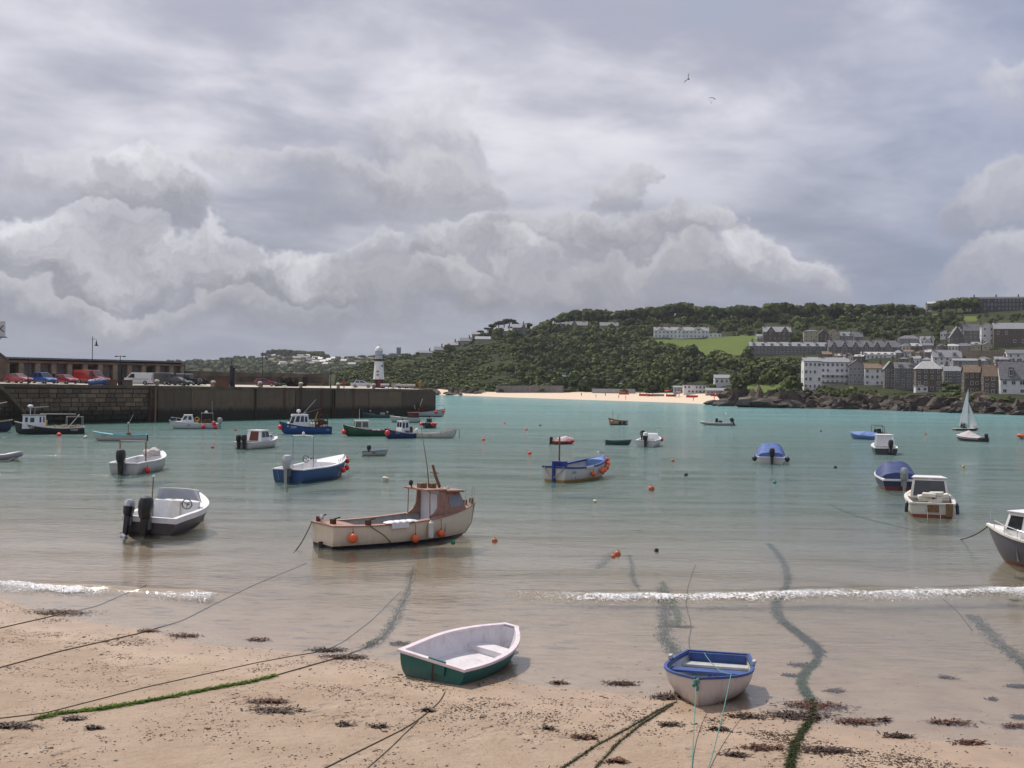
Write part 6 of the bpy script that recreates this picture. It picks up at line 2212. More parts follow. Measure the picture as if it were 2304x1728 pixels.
for t in (.25, .5):
    g = G(); ring(g, (H.x(t), H.b(t) + .08, .38), .24, .09, axis='y'); g.build('tyre_fender', BLACKR, bt)
stick(bt, [(H.x(.75), 0, 1.0), (H.x(.75), 0, 2.9)], .04, WOOD, 'mast'); stick(bt, [(H.x(.45), 0, .8), (H.x(.45), 0, 2.1)], .04, WOOD, 'mast')
fenders(bt, H, [(.9, .5)], ORANGE, 'orange fender on the bow of the boat with tyre fenders', 'fenders of the tyre boat', 1, .25)

# ---- blue and white gaffer with a row of buoys
H = Hull(5.8, 2.1, fm=.78, fs=.85, fb=1.2, dr=.3, tw=.72, bp=2.4, stem=.05, zf=.16, e0=.38, e1=.8)
bt = at_boat(1291, 1066, 56, 'open_boat', 'white open boat with blue gunwale, stern post and a row of orange buoys')
BB = bt
BWH = hullmat('white_hull_ochre_foot', (.56, .55, .52), (.34, .20, .05), .13, .4, (.35, .26, .14), .45)
DBLUE = pmat('strong_blue_paint', (.022, .045, .20), .4, .15, 4)
shell(bt, H, BWH, GREYIN, DBLUE, (.12, .10, .04))
H.deck(.80, .99, .06).build('foredeck', pmat('light_blue_deck', (.12, .22, .45), .5), bt, smooth=True)
H.deck(0, .16, .03).build('afterdeck', DBLUE, bt, smooth=True)
g = G(); g.box((H.x(0) - .08, 0, .45), (.14, .16, 1.5)); g.build('rudder', DBLUE, bt, bevel=.02)
thwart(bt, H, .35, WOOD, w=.3); thwart(bt, H, .6, GREYIN, w=.3)
stick(bt, [(H.x(.12), .1, .5), (H.x(.12), .1, 2.55)], .05, WOOD, 'mizzen_mast')
g = G(); g.box((H.x(.08), -.1, 1.0), (.4, .75, .35)); g.build('stern_locker', DBLUE, bt, bevel=.02)
for y_ in (.55, -.55):
    stick(bt, [(H.x(0) - .04, y_ * 1.2, H.zs(0) + .02), (H.x(0) - .1, y_ * .7, .5), (H.x(0) - .16, y_ * .1, .25)], .03, PALEROPE, 'rudder_line')
g = G(); g.box((H.x(.38), -H.b(.38) - .05, H.zs(.38)), (.8, .04, .12)); g.build('name_plate', OFFW, bt)
hull_text(bt, H, 'LISA', .13, .55, .2, -1, DARKTXT, 'name_lettering')
fenders(bt, H, [(.42, .42), (.60, .38), (.68, .40), (.78, .36), (.88, .30), (.94, .34), (.98, .20)], ORANGE, 'orange buoy in the row along the side of the blue gunwaled boat', 'buoys along the blue gunwaled boat', -1, .19)
BBH_ = H

# ---- right hand group
H = Hull(5.4, 2.1, fm=.52, fs=.50, fb=.85, dr=.3, tw=.9, stem=.1, zf=.15)
bt = at_boat(1732, 1035, 78, 'covered_boat', 'white boat under a bright blue canvas tent with black outboard')
shell(bt, H, hullmat('white_covered_hull', (.58, .58, .57), (.3, .3, .28), .0, .4, (.3, .3, .25), .3), WHITE, WHITE, (.1, .07, .03), inner=False)
H.cover(.06, .97, .30, .85, .30, .06, flat=4.5).build('canvas_cover', CANVAS, bt, smooth=True)
H.deck(0, .1, .0, .03).build('afterdeck', WHITE, bt)
outboard(bt, H, BLACK, -.05, 1.1)
for y_ in (.5, -.5):
    stick(bt, [(H.x(.5), y_, 1.2), (H.x(.5), y_, 1.75)], .015, STEEL, 'tent_pole')
DF = pmat('dark_fender', (.02, .03, .06), .5)
fenders(bt, H, [(.2, .2)], DF, 'dark ball fender on the side of the blue-tented white boat', 'fenders of the blue-tented boat', -1, .22)
fenders(bt, H, [(.2, .2)], DF, 'dark ball fender on the side of the blue-tented white boat', 'fenders of the blue-tented boat', 1, .22)

H = Hull(4.9, 2.0, fm=.6, fs=.56, fb=.9, dr=.3, tw=.9, stem=.1, zf=.15)
bt = at_boat(1990, 1017, 76, 'cuddy_boat', 'white cuddy boat with a dark grey hull and one outboard')
shell(bt, H, hullmat('dark_grey_hull', (.04, .042, .05), (.015, .015, .02), .0, .35, (.06, .06, .06), .3), WHITE, WHITE, (.12, .10, .04), .5, WHITE)
v = frustum(H.x(.34), H.x(.76), .86, .55, .62, H.x(.38), H.x(.68), .72, .5, 1.55)
cabin(bt, v, WHITE, WHITE, [('l', .15, .85, .4, .85), ('r', .15, .85, .4, .85)], name='cuddy')
pane(bt, v[0], 'b', .12, .88, .05, .9, pmat('white_cabin_canvas', (.55, .54, .56), .7, .06), None, 'cabin_curtain')
outboard(bt, H, BLACK, -.35, 1.1, 0)
H = Hull(5.2, 2.1, fm=.60, fs=.56, fb=.95, dr=.3, tw=.9, stem=.1, zf=.15)
bt = at_boat(2026, 1092, 79, 'covered_boat', 'navy boat with red boot line under a rounded blue canopy')
shell(bt, H, hullmat('navy_red_hull', (.014, .022, .075), (.17, .03, .02), .20, .35, (.04, .04, .06), .25), WHITE, WHITE, (.1, .09, .04), .62, WHITE)
H.cover(.12, .76, .25, .75, .40, .0, -.02, 3.6).build('canopy', pmat('navy_canopy', (.03, .05, .15), .65, .2, 3, bump=.25, bscale=8), bt, smooth=True)
outboard(bt, H, GREYM, -.1, 1.1)
H = Hull(5.0, 2.15, fm=.66, fs=.62, fb=1.0, dr=.3, tw=.88, stem=.08, zf=.16, e0=.36)
bt = at_boat(2094, 1150, 73, 'cabin_boat', 'cream-white cabin boat with red boot line and a pile of cushions astern')
shell(bt, H, hullmat('cream_red_hull', (.62, .60, .52), (.24, .045, .02), .13, .4, (.3, .26, .18), .3), OFFW, OFFW, (.12, .08, .04), .5, OFFW)
v = frustum(H.x(.36), H.x(.70), .88, .62, .7, H.x(.42), H.x(.64), .74, .55, 1.62)
cabin(bt, v, OFFW, WHITE, [('l', .15, .85, .4, .85), ('r', .15, .85, .4, .85)], name='cabin')
pane(bt, v[0], 'b', .07, .93, .10, .88, GLASS, WHITE, 'cabin_opening')
g = G()
for i in range(7):
    g.box((H.x(.14) + rng.uniform(-.25, .3), -.15 + rng.uniform(-.35, .45), .72 + i * .05), (.55, .6, .16), rz=rng.uniform(-.5, .5), rx=rng.uniform(-.2, .2))
g.build('cushion_pile', pmat('cream_vinyl', (.66, .64, .56), .5, .06), bt, bevel=.03)
g = G(); g.box((H.x(0) - .03, -.02, .40), (.06, .55, .32)); g.build('transom_door', WOOD, bt)
g = G(); g.box((H.x(0) - .06, -.72, .35), (.12, .3, .6)); g.build('outboard_pad', WOOD, bt)
for y_ in (.25, -.3):
    stick(bt, [(H.x(0) - .04, y_, .6), (H.x(0) - .18, y_ - .05, -.1)], .014, WHITE, 'transom_ladder')
for y_, s_ in ((1, 1), (-1, -1)):
    p = wp(bt, (H.x(.06), s_ * (H.b(.06) + .12), .38))
    cf = thing('cylinder_fender', 'navy cylinder fender on the quarter of the cream-white cabin boat', 'fender', p, 0, 'fenders of the cream cabin boat', R(12) * s_)
    g = G(); g.lathe([(.03, -.28), (.09, -.24), (.095, .2), (.04, .28), (.02, .36)], 9); g.build('cylinder', DF, cf, smooth=True)
H = Hull(6.2, 2.3, fm=.95, fs=.9, fb=1.35, dr=.35, tw=.88, stem=.14, zf=.2, e0=.5, e1=1.1)
bt = at_boat(2330, 1262, 118, 'cabin_boat', 'grey-purple boat with rust red bottom and a white cabin, tugging at its bow line')
bow = at(2222, 1182, 1.3)
hd_ = R(118)
bt.location = (bow.x - math.cos(hd_) * 3.1, bow.y - math.sin(hd_) * 3.1, 0)
shell(bt, H, hullmat('grey_purple_hull', (.085, .08, .105), (.15, .04, .022), .13, .35, (.10, .08, .08), .3), WHITE, OFFW, (.12, .08, .04), .66, WHITE)
GB, GBH = bt, H
v = frustum(H.x(.46), H.x(.82), .88, .66, .98, H.x(.48), H.x(.76), .78, .60, 2.05)
cabin(bt, v, WHITE, WHITE, [('l', .08, .42, .35, .88), ('l', .52, .9, .35, .88), ('f', .06, .46, .3, .88), ('f', .54, .94, .3, .88), ('r', .1, .9, .35, .88)], frame=WHITE, name='cabin')
g = G(); g.grid([[(H.x(.97), -.02, 1.35), (H.x(.97), .0, 1.35)], [(H.x(.985), -.02, 1.95), (H.x(.985), 0, 1.95)]]); g.build('bow_pennant', OFFW, bt)
stick(bt, [(H.x(.97), 0, 1.3), (H.x(.99), 0, 2.0)], .02, STEEL, 'bow_staff')
g = G()
pts = []
for t in (.45, .55, .66, .78, .9):
    q_ = Vector((H.x(t), H.b(t) * .94, H.zs(t)))
    g.tube([q_, q_ + Vector((0, 0, .35))], .015, 4)
    pts.append(q_ + Vector((0, 0, .35)))
g.tube(pts, .015, 4)
g.build('side_rail', STEEL, bt)
q_ = at(2160, 1211, 0)
mooring('dark bow line of the grey-purple boat slanting down into the water', sag(wp(bt, (H.x(1), 0, 1.25)), Vector((q_.x, q_.y, -.05)), .1), .028)

# ---- inflatables
def rib(name, label, px, py, hd, L, B, tubem, r=.24, console=True, engine=True, zt=.28):
    bt = at_boat(px, py, hd, name, label)
    g = G()
    pts, rs = [], []
    path = [(-L / 2 - .2, B / 2 - r, zt, r * .35), (-L / 2, B / 2 - r, zt, r), (0, B / 2 - r, zt, r), (L * .25, B / 2 - r, zt + .03, r), (L * .38, (B / 2 - r) * .75, zt + .12, r), (L * .47, (B / 2 - r) * .35, zt + .2, r), (L * .5, 0, zt + .23, r)]
    full = path + [(x, -y, z, q) for x, y, z, q in path[-2::-1]]
    sm = []
    for i in range(len(full) - 1):
        for f in (0, .5):
            sm.append(tuple(full[i][j] * (1 - f) + full[i + 1][j] * f for j in range(4)))
    sm.append(full[-1])
    g.tube([p_[:3] for p_ in sm], [p_[3] for p_ in sm], 10)
    g.build('tube', tubem, bt, smooth=True)
    g = G()
    g.prism([(-L / 2, -.15), (L * .3, -.15), (L * .46, zt), (-L / 2, zt * .7)], -(B / 2 - r), B / 2 - r)
    g.build('floor', GREYM, bt)
    if console:
        g = G(); g.box((-.1, 0, .75), (.5, .6, .9), taper=.8); g.build('console', BLACKR, bt, bevel=.04)
        g = G(); g.box((-.75, 0, .55), (.6, .4, .5)); g.build('seat', BLACKR, bt, bevel=.05)
    if engine:
        Hf = Hull(L, B, fs=.55)
        outboard(bt, Hf, BLACK, 0, 1.05)
    return bt
DGREY = pmat('dark_inflatable', (.05, .05, .055), .55, .1)
LGREY = pmat('grey_inflatable', (.27, .27, .30), .45, .08)
ORINF = pmat('orange_inflatable', (.60, .10, .05), .5, .1)
bt = rib('inflatable_boat', 'dark rigid inflatable with a radar arch and twin engines far out in the bay', 1611, 957, 178, 5.0, 2.2, pmat('pale_top_inflatable', (.28, .28, .28), .5))
g = G(); g.tube([(-1.6, -.8, .5), (-1.6, -.8, 1.9), (-1.6, 0, 2.2), (-1.6, .8, 1.9), (-1.6, .8, .5)], .04); g.tube([(-1.6, 0, 2.2), (-1.6, 0, 2.6)], .02); g.build('radar_arch', OFFW, bt)
outboard(bt, Hull(5.0, 2.2, fs=.6), BLACK, .45, 1.1, 25)
bt = rib('inflatable_boat', 'grey inflatable tender with dark rim at the harbour edge', -20, 1034, 8, 3.9, 1.75, LGREY, .25, False, False, .32)
bt.location = at(-12, 1036, 0)
g = G(); g.tube([(1.55, .3, .5), (1.75, .2, .05), (1.7, 0, -.1)], .02); g.build('grab_line', BLACKR, bt)
g = G(); g.box((.6, .1, .55), (.5, .8, .12)); g.build('thwart', BLACKR, bt)
bt = rib('inflatable_boat', 'orange inflatable dinghy right of the grey-covered boat', 2322, 988, 176, 3.6, 1.7, ORINF, .24, False, True)
bt = rib('inflatable_boat', 'dark inflatable with an upright steel frame beside the blue covered boat', 1978, 984, 60, 4.5, 2.0, DGREY)
g = G(); g.tube([(-1.4, -.8, .4), (-1.4, -.7, 1.7), (-1.4, .7, 1.7), (-1.4, .8, .4)], .04); g.tube([(.2, -.7, .4), (.2, -.6, 1.5), (.2, .6, 1.5), (.2, .7, .4)], .04); g.build('roll_frame', BLACKR, bt)
H = Hull(4.6, 1.9, fm=.55, fs=.55, fb=.95, dr=.25, tw=.85, stem=.08, zf=.15)
bt = at_boat(1940, 988, 140, 'covered_boat', 'small boat wrapped in a light blue cover near the dark inflatable')
LBC = pmat('light_blue_cover', (.09, .17, .40), .65, .15, 3, bump=.2, bscale=8)
autofit(bt, H)
H.outer().build('hull', hullmat('blue_wrapped_hull', (.08, .15, .36), (.05, .1, .2), .0), bt, smooth=True)
H.cover(.02, .99, .5, .75, .15, .05).build('canvas_cover', LBC, bt, smooth=True)

# ---- the boat under grey canvas and the sailing dinghy behind it
H = Hull(5.2, 2.0, fm=.55, fs=.55, fb=.8, dr=.25, tw=.85, stem=.1, zf=.15)
bt = at_boat(2187, 990, 122, 'covered_boat', 'dark boat under a pale grey peaked canvas cover')
shell(bt, H, hullmat('black_white_line_hull', (.03, .035, .045), (.35, .35, .36), .06, .4, (.06, .06, .06), .3), OFFW, BLACKR, (.08, .08, .04), inner=False)
H.cover(.14, 1.0, .2, 1.1, .1, .08, flat=1.1).build('canvas_cover', GREYCAN, bt, smooth=True)
H.deck(0, .2, .0, .0).build('afterdeck', BLACKR, bt)
outboard(bt, H, BLACK, .1, 1.1, 15)
H = Hull(5.2, 1.7, fm=.38, fs=.38, fb=.55, dr=.12, tw=.75, stem=.08, zf=.18)
bt = at_boat(2173, 966, 8, 'sailing_dinghy', 'sailing dinghy with tall white mainsail and jib heading along the rocks')
SD = bt
shell(bt, H, hullmat('maroon_dinghy_hull', (.10, .03, .035), (.05, .02, .02), .0), OFFW, WHITE, (.25, .05, .03), .55, WHITE)
stick(bt, [(H.x(.58), 0, .2), (H.x(.56), 0, 8.3)], [.05, .03], STEEL, 'mast')
stick(bt, [(H.x(.57), 0, .95), (H.x(.2), .5, .95)], .035, STEEL, 'boom')
SAIL = pmat('sailcloth', (.84, .86, .85), .6, .04, 2)
g = G()
rows = []
for i in range(13):
    f = i / 12
    z = 1.0 + f * 7.1
    ch = (1.75) * (1 - f) ** .8 + .06
    rows.append([(H.x(.565) - ch * u * .80, ch * u * .42 + .16 * math.sin(math.pi * u) * (1 - f * .6), z) for u in np.linspace(0, 1, 6)])
g.grid(rows)
o = g.build('mainsail', SAIL, bt, smooth=True)
o.modifiers.new('thickness', 'SOLIDIFY').thickness = .012
g = G()
rows = []
for i in range(9):
    f = i / 8
    a = Vector((H.x(.99), 0, .5)).lerp(Vector((H.x(.58), 0, 5.6)), f)
    ch = 1.5 * (1 - f) + .03
    rows.append([tuple(a + Vector((-ch * u * .9, ch * u * .35 + .1 * math.sin(math.pi * u), .12 * u))) for u in np.linspace(0, 1, 5)])
g.grid(rows)
o = g.build('jib', SAIL, bt, smooth=True)
o.modifiers.new('thickness', 'SOLIDIFY').thickness = .012

# ---- mooring buoys on the water
_BM = {}
def buoy(px, py, r, mat, label, group=None, shape='ball'):
    key = (mat.name, shape)
    if key not in _BM:
        g = G()
        if shape == 'ball':
            g.ball((0, 0, .35), 1, 12, 8)
            g.cur = 1
            g.lathe([(.22, 1.28), (.16, 1.5), (.1, 1.6)], 7)
        else:
            g.lathe([(.3, -.5), (.85, -.35), (.95, .2), (.9, 1.0), (.6, 1.2), (.2, 1.25)], 12)
            g.cur = 1
            g.box((-.3, -.6, -.05), (.8, .5, .4))
        o = g.build('mooring_buoy', [mat, BLACKR], smooth=True)
        _BM[key] = o.data
        bpy.data.objects.remove(o)
    p = at(px, py, 0)
    o = bpy.data.objects.new('mooring_buoy', _BM[key])
    COL.objects.link(o)
    o.location = (p.x, p.y, 0)
    o.scale = (r, r, r)
    o.rotation_euler = (rng.uniform(-.4, .4), rng.uniform(-.4, .4), rng.uniform(0, 6))
    return tag(o, label, 'buoy', group)
WBUOY = pmat('dirty_white_buoy', (.55, .50, .40), .5, .12, 4, dirt=((.2, .16, .08), .5))
ORB = pmat('faded_orange_buoy', (.50, .13, .06), .55, .2, 5, dirt=((.12, .08, .05), .5))
YEB = pmat('yellow_buoy', (.55, .36, .06), .5, .15)
GRB = pmat('green_buoy', (.01, .22, .14), .45, .15)
BLB = pmat('blue_buoy', (.03, .12, .35), .45, .15)
DKB = pmat('dark_buoy', (.02, .02, .022), .5, .15)
buoy(866, 1083, .26, WBUOY, 'big dirty white barrel buoy behind the cream motor boat', shape='barrel')
buoy(1113, 1219, .13, ORB, 'lone orange buoy off the bow of the cream motor boat')
buoy(1388, 1249, .14, ORB, 'orange buoy with a pale side in the shallows', 'pair of buoys in the shallows')
buoy(1380, 1254, .10, ORB, 'smaller orange buoy touching the pair in the shallows', 'pair of buoys in the shallows')
buoy(1338, 1130, .12, WBUOY, 'small white buoy between the two orange ones in the shallows', shape='barrel')
buoy(1466, 1102, .21, ORB, 'round rusty orange buoy off the blue gunwaled boat')
buoy(1192, 1022, .20, RED, 'red buoy left of the red covered dinghy, nearer the beach')
buoy(1088, 991, .20, RED, 'red buoy off the bow chain of the white open boat')
buoy(1135, 953, .19, RED, 'far red buoy level with the pier end')
buoy(1184, 968, .19, RED, 'red buoy beside the little dark one')
buoy(1215, 958, .17, DKB, 'little dark buoy in the open bay')
buoy(1514, 1038, .16, ORB, 'small orange buoy in front of the boat with the standing man')
buoy(1543, 1070, .15, DKB, 'small dark float halfway between the rusty buoy and the tented boat')
buoy(1477, 1240, .09, DKB, 'black stake float right of the orange pair', shape='barrel')
buoy(1743, 1087, .13, GRB, 'green buoy in front of the blue-tented boat')
buoy(1020, 1222, .10, GRB, 'small green float under the bow of the cream motor boat')
buoy(1880, 1053, .14, DKB, 'dark buoy between the tented boat and the navy boat')
buoy(1847, 971, .18, BLB, 'blue buoy left of the light blue covered boat')
buoy(2082, 978, .18, ORB, 'orange buoy between the dark inflatable and the sail')
buoy(2168, 1051, .14, YEB, 'yellow buoy behind the cream-white cabin boat')
buoy(1480, 962, .17, YEB, 'yellow buoy behind the standing man')
buoy(478, 1008, .17, ORB, 'orange buoy beside the small cabin cruiser')
buoy(530, 969, .20, ORB, 'orange buoy between the white cuddy boat and the bright blue boat')
buoy(133, 981, .30, RED, 'red buoy alongside the black fishing boat')
buoy(287, 990, .24, RED, 'red and white buoy by the turquoise trimmed boat')
buoy(193, 986, .24, WBUOY, 'white buoy between the black boat and the turquoise trimmed boat', shape='barrel')
# ================================================================== THINGS ON THE PIER
def paint(name, c):
    return pmat('car_' + name, c, .25, .04, 2, spec=.6, coat=.6)
CARGLASS = pmat('car_glass', (.03, .035, .04), .06, .1, 2, spec=.7)
TYRE = pmat('tyre', (.015, .015, .016), .8, .1)
HUB = pmat('wheel_rim', (.35, .35, .36), .35, .05, 3, metal=.7)
LAMP = pmat('headlamp', (.6, .6, .6), .1, .05, 3, spec=.8)
TAIL = pmat('tail_lamp', (.35, .02, .015), .2, .05)
def wheels(t, xs, w, r):
    for x in xs:
        for s_ in (1, -1):
            g = G(); g.lathe([(r * .55, -.10), (r, -.09), (r, .09), (r * .55, .10)], 14, (x, s_ * (w / 2 - .08), r), 'Y')
            o = g.build('wheel', TYRE, t, smooth=True)
            g = G(); g.lathe([(.03, -.105), (r * .58, -.105), (r * .58, .105), (.03, .105)], 10, (x, s_ * (w / 2 - .08), r), 'Y')
            g.build('rim', HUB, o)
def place_car(px, back, hd, name, label, cat):
    u = pier_u(px, back)
    p = ptr(u, back, deck_z(u) - .018)
    return thing(name, label, cat, tuple(p), R(hd))
def car(px, back, hd, label, pm, L=4.1, W_=1.68, Hh=1.42, style='hatch'):
    t = place_car(px, back, hd, 'parked_car', label, 'car')
    h = L / 2
    g = G()
    g.prism([(-h, .32), (-h, .70), (-h + .08, .92), (h * .42, .95), (h * .80, .84), (h * .97, .68), (h, .34), (h - .12, .24), (-h + .1, .24)], -W_ / 2, W_ / 2)
    g.build('body', pm, t, bevel=.07, smooth=True)
    back_ = -h + .15 if style == 'hatch' else -h + .55
    v = frustum(back_, h * .52, W_ / 2 - .06, W_ / 2 - .06, .90, back_ + .45, h * .06, W_ / 2 - .22, W_ / 2 - .22, Hh)
    g = G(); g.add(*v); g.build('cabin', pm, t, bevel=.06, smooth=True)
    for f in 'lr':
        a, b = ((.10, .46), (.52, .94)) if f == 'r' else ((.06, .48), (.54, .90))
        pane(t, v[0], f, a[0], a[1], .14, .86, CARGLASS, None, 'side_window', .012)
        pane(t, v[0], f, b[0], b[1], .14, .86, CARGLASS, None, 'side_window', .012)
    pane(t, v[0], 'f', .06, .94, .08, .92, CARGLASS, None, 'windscreen', .012)
    pane(t, v[0], 'b', .1, .9, .2, .9, CARGLASS, None, 'rear_window', .012)
    wheels(t, (-h * .60, h * .62), W_, .30)
    for s_ in (1, -1):
        g = G(); g.box((h - .10, s_ * (W_ / 2 - .28), .66), (.2, .36, .16)); g.build('headlight', LAMP, t, bevel=.03)
        g = G(); g.box((-h + .02, s_ * (W_ / 2 - .2), .74), (.08, .2, .24)); g.build('tail_light', TAIL, t)
    g = G(); g.box((h - .03, 0, .40), (.12, W_ - .1, .16)); g.build('bumper', BLACKR, t, bevel=.02)
    return t
def van(px, back, hd, label, pm, L=5.0, Hh=1.95, W_=1.9, rear_windows=False):
    t = place_car(px, back, hd, 'parked_van', label, 'van')
    h = L / 2
    g = G()
    g.prism([(-h, .35), (-h, Hh - .12), (-h + .12, Hh), (h * .28, Hh), (h * .62, 1.12), (h * .94, .92), (h, .70), (h, .36), (h - .1, .26), (-h + .1, .26)], -W_ / 2, W_ / 2)
    g.build('body', pm, t, bevel=.08, smooth=True)
    for s_ in (1, -1):
        g = G(); g.prism([(h * .08, 1.12), (h * .52, 1.12), (h * .28, Hh - .2), (h * .08, Hh - .2)], s_ * (W_ / 2 - .01), s_ * (W_ / 2 + .014)); g.build('door_window', CARGLASS, t)
        g = G(); g.box((h - .06, s_ * (W_ / 2 - .24), .78), (.2, .3, .22)); g.build('headlight', LAMP, t, bevel=.03)
        g = G(); g.box((-h - .01, s_ * (W_ / 2 - .08), 1.0), (.06, .12, .4)); g.build('tail_light', TAIL, t)
        g = G(); g.box((-h * .3, s_ * (W_ / 2 + .004), .92), (L * .5, .02, .05)); g.build('rub_strip', BLACKR, t)
        if rear_windows:
            g = G(); g.box((-h * .42, s_ * (W_ / 2 + .006), Hh * .74), (L * .42, .02, Hh * .24)); g.build('side_window', CARGLASS, t)
    g = G()
    a, b = Vector((h * .30, 0, Hh - .06)), Vector((h * .605, 0, 1.17))
    n = Vector((.8, 0, .45)).normalized() * .02
    hw = W_ / 2 - .14
    g.add([b + Vector((0, -hw, 0)) + n, b + Vector((0, hw, 0)) + n, a + Vector((0, hw - .08, 0)) + n, a + Vector((0, -hw + .08, 0)) + n, b + Vector((0, -hw, 0)) - n, b + Vector((0, hw, 0)) - n, a + Vector((0, hw - .08, 0)) - n, a + Vector((0, -hw + .08, 0)) - n], [(0, 1, 2, 3), (7, 6, 5, 4), (0, 4, 5, 1), (1, 5, 6, 2), (2, 6, 7, 3), (3, 7, 4, 0)])
    g.build('windscreen', CARGLASS, t)
    wheels(t, (-h * .58, h * .60), W_, .33)
    g = G(); g.box((h - .0, 0, .45), (.12, W_ - .1, .2)); g.build('bumper', BLACKR, t, bevel=.02)
    return t
def offroader(px, back, hd, label, pm, roofm, L=4.0):
    t = place_car(px, back, hd, 'parked_offroader', label, 'car')
    h, W_ = L / 2, 1.75
    g = G(); g.box((0, 0, .78), (L, W_, .68)); g.build('body', pm, t, bevel=.05)
    v = frustum(-h, h * .30, W_ / 2 - .03, W_ / 2 - .03, 1.12, -h + .05, h * .18, W_ / 2 - .12, W_ / 2 - .12, 1.85)
    g = G(); g.add(*v); g.build('cabin', pm, t, bevel=.04)
    for f in 'lr':
        pane(t, v[0], f, .08, .45, .2, .85, CARGLASS, None, 'side_window'); pane(t, v[0], f, .54, .92, .2, .85, CARGLASS, None, 'side_window')
    pane(t, v[0], 'f', .07, .93, .15, .88, CARGLASS, None, 'windscreen')
    g = G(); g.box((-h * .42, 0, 1.89), (L * .60, W_ - .2, .08)); g.build('roof', roofm, t, bevel=.02)
    wheels(t, (-h * .58, h * .66), W_ + .05, .38)
    for s_ in (1, -1):
        g = G(); g.lathe([(.02, -.03), (.12, -.03), (.12, .03), (.02, .03)], 10, (h + .01, s_ * .55, .85), 'X'); g.build('headlight', LAMP, t)
        g = G(); g.box((h * .66, s_ * (W_ / 2 - .1), 1.0), (.9, .3, .34)); g.build('wing', pm, t, bevel=.04)
    g = G(); g.box((h + .06, 0, .55), (.12, W_ - .1, .14)); g.build('bumper', BLACKR, t)
    g = G(); g.lathe([(.1, -.1), (.36, -.1), (.36, .1), (.1, .1)], 12, (h * .62, 0, 1.2), 'Z'); g.build('spare_wheel', TYRE, t)
    return t
car(42, 6.5, -22, 'red saloon with a pale front door parked by the shed bay', paint('red', (.38, .035, .04)), style='saloon', L=4.2)
car(99, 6.0, -28, 'bright blue high-roofed car between the two red ones', paint('blue', (.02, .10, .36)), L=3.9, Hh=1.68, W_=1.72)
car(149, 6.5, -30, 'crimson hatchback parked against the red van', paint('crimson', (.33, .02, .05)), L=3.7)
van(206, 8.5, -14, 'red panel van beneath the tall lamp post', paint('van_red', (.36, .022, .018)), 5.4, 2.15)
van(308, 6.5, 188, 'white panel van beside the hoist post', paint('white', (.62, .62, .62)), 4.9, 1.95)
van(356, 8.5, 182, 'dark minibus with a pale roof behind the white van', paint('charcoal', (.03, .035, .045)), 4.6, 2.0, rear_windows=True)
car(402, 5.5, -20, 'black saloon in front of the off-roader', paint('black', (.012, .013, .018)), style='saloon', L=4.3)
offroader(425, 8.0, -12, 'black off-roader with a white roof', paint('dark', (.018, .02, .022)), WHITE)
car(596, 9.0, 10, 'dark red hatchback parked alone by the parapet', paint('maroon', (.16, .015, .03)), L=3.9)
car(814, 8.0, 2, 'silver saloon parked beside the lighthouse', paint('silver', (.46, .48, .50)), style='saloon', L=4.2)

DARKMET = pmat('dark_painted_iron', (.025, .027, .03), .5, .15, 4)
def lamp_post(px, back, h, label, arm=True):
    u = pier_u(px, back)
    t = thing('lamp_post', label, 'lamp', tuple(ptr(u, back, deck_z(u) - .03)), 0)
    g = G(); g.tube([(0, 0, 0), (0, 0, .8), (0, 0, .85), (0, 0, h)], [.12, .11, .07, .05], 8); g.build('post', DARKMET, t)
    if arm:
        g = G(); g.tube([(0, 0, h - .55), (.3, 0, h - .35), (.6, 0, h - .5), (.6, 0, h - .75)], .03, 5); g.build('bracket', DARKMET, t)
        g = G(); g.lathe([(.06, h - .7), (.10, h - .95), (.16, h - 1.25), (.34, h - 1.42), (.34, h - 1.46), (.05, h - 1.46)], 12, (.6, 0, 0)); g.build('lamp_shade', DARKMET, t, smooth=True)
    return t
lamp_post(207, 4.0, 7.4, 'tall bracket lamp post in front of the red van')
lamp_post(590, 4.0, 6.2, 'tall bracket lamp post behind the dark red hatchback')
lamp_post(415, 5.0, 3.7, 'short plain post beside the off-roader', False)
lamp_post(744, 4.0, 4.4, 'plain post halfway to the lighthouse', False)
lamp_post(63, 1.5, 3.9, 'thin plain post at the quay edge by the red saloon', False)
def hoist(px, back, h, label, arm):
    u = pier_u(px, back)
    t = thing('quay_hoist', label, 'hoist', tuple(ptr(u, back, deck_z(u) - .03)), 0)
    g = G(); g.box((0, 0, h * .36), (.5, .5, h * .72)); g.box((.35, .1, h * .32), (.35, .4, h * .64)); g.build('column', DARKMET, t)
    g = G(); g.tube([(0, 0, h * .7), (0, 0, h)], .06); g.build('post', DARKMET, t)
    g = G()
    for s_ in (-1, 1):
        g.tube([(0, 0, h - .1), (s_ * .55, 0, h - .05)], .04); g.box((s_ * .6, 0, h - .1), (.45, .25, .16), rx=.2)
    g.build('floodlight', DARKMET, t)
    g = G(); g.tube([(.2, 0, h * .72), (arm, 0, h * .70)], .07); g.tube([(.3, 0, h * .52), (arm * .7, 0, h * .69)], .05); g.tube([(arm, 0, h * .70), (arm, 0, h * .6)], .03); g.build('jib', DARKMET, t)
hoist(270, 3.0, 4.6, 'dark quay hoist with twin floodlights next to the white van', 2.6)
hoist(521, 3.0, 5.0, 'dark quay hoist with floodlights between the parked cars', 1.2)
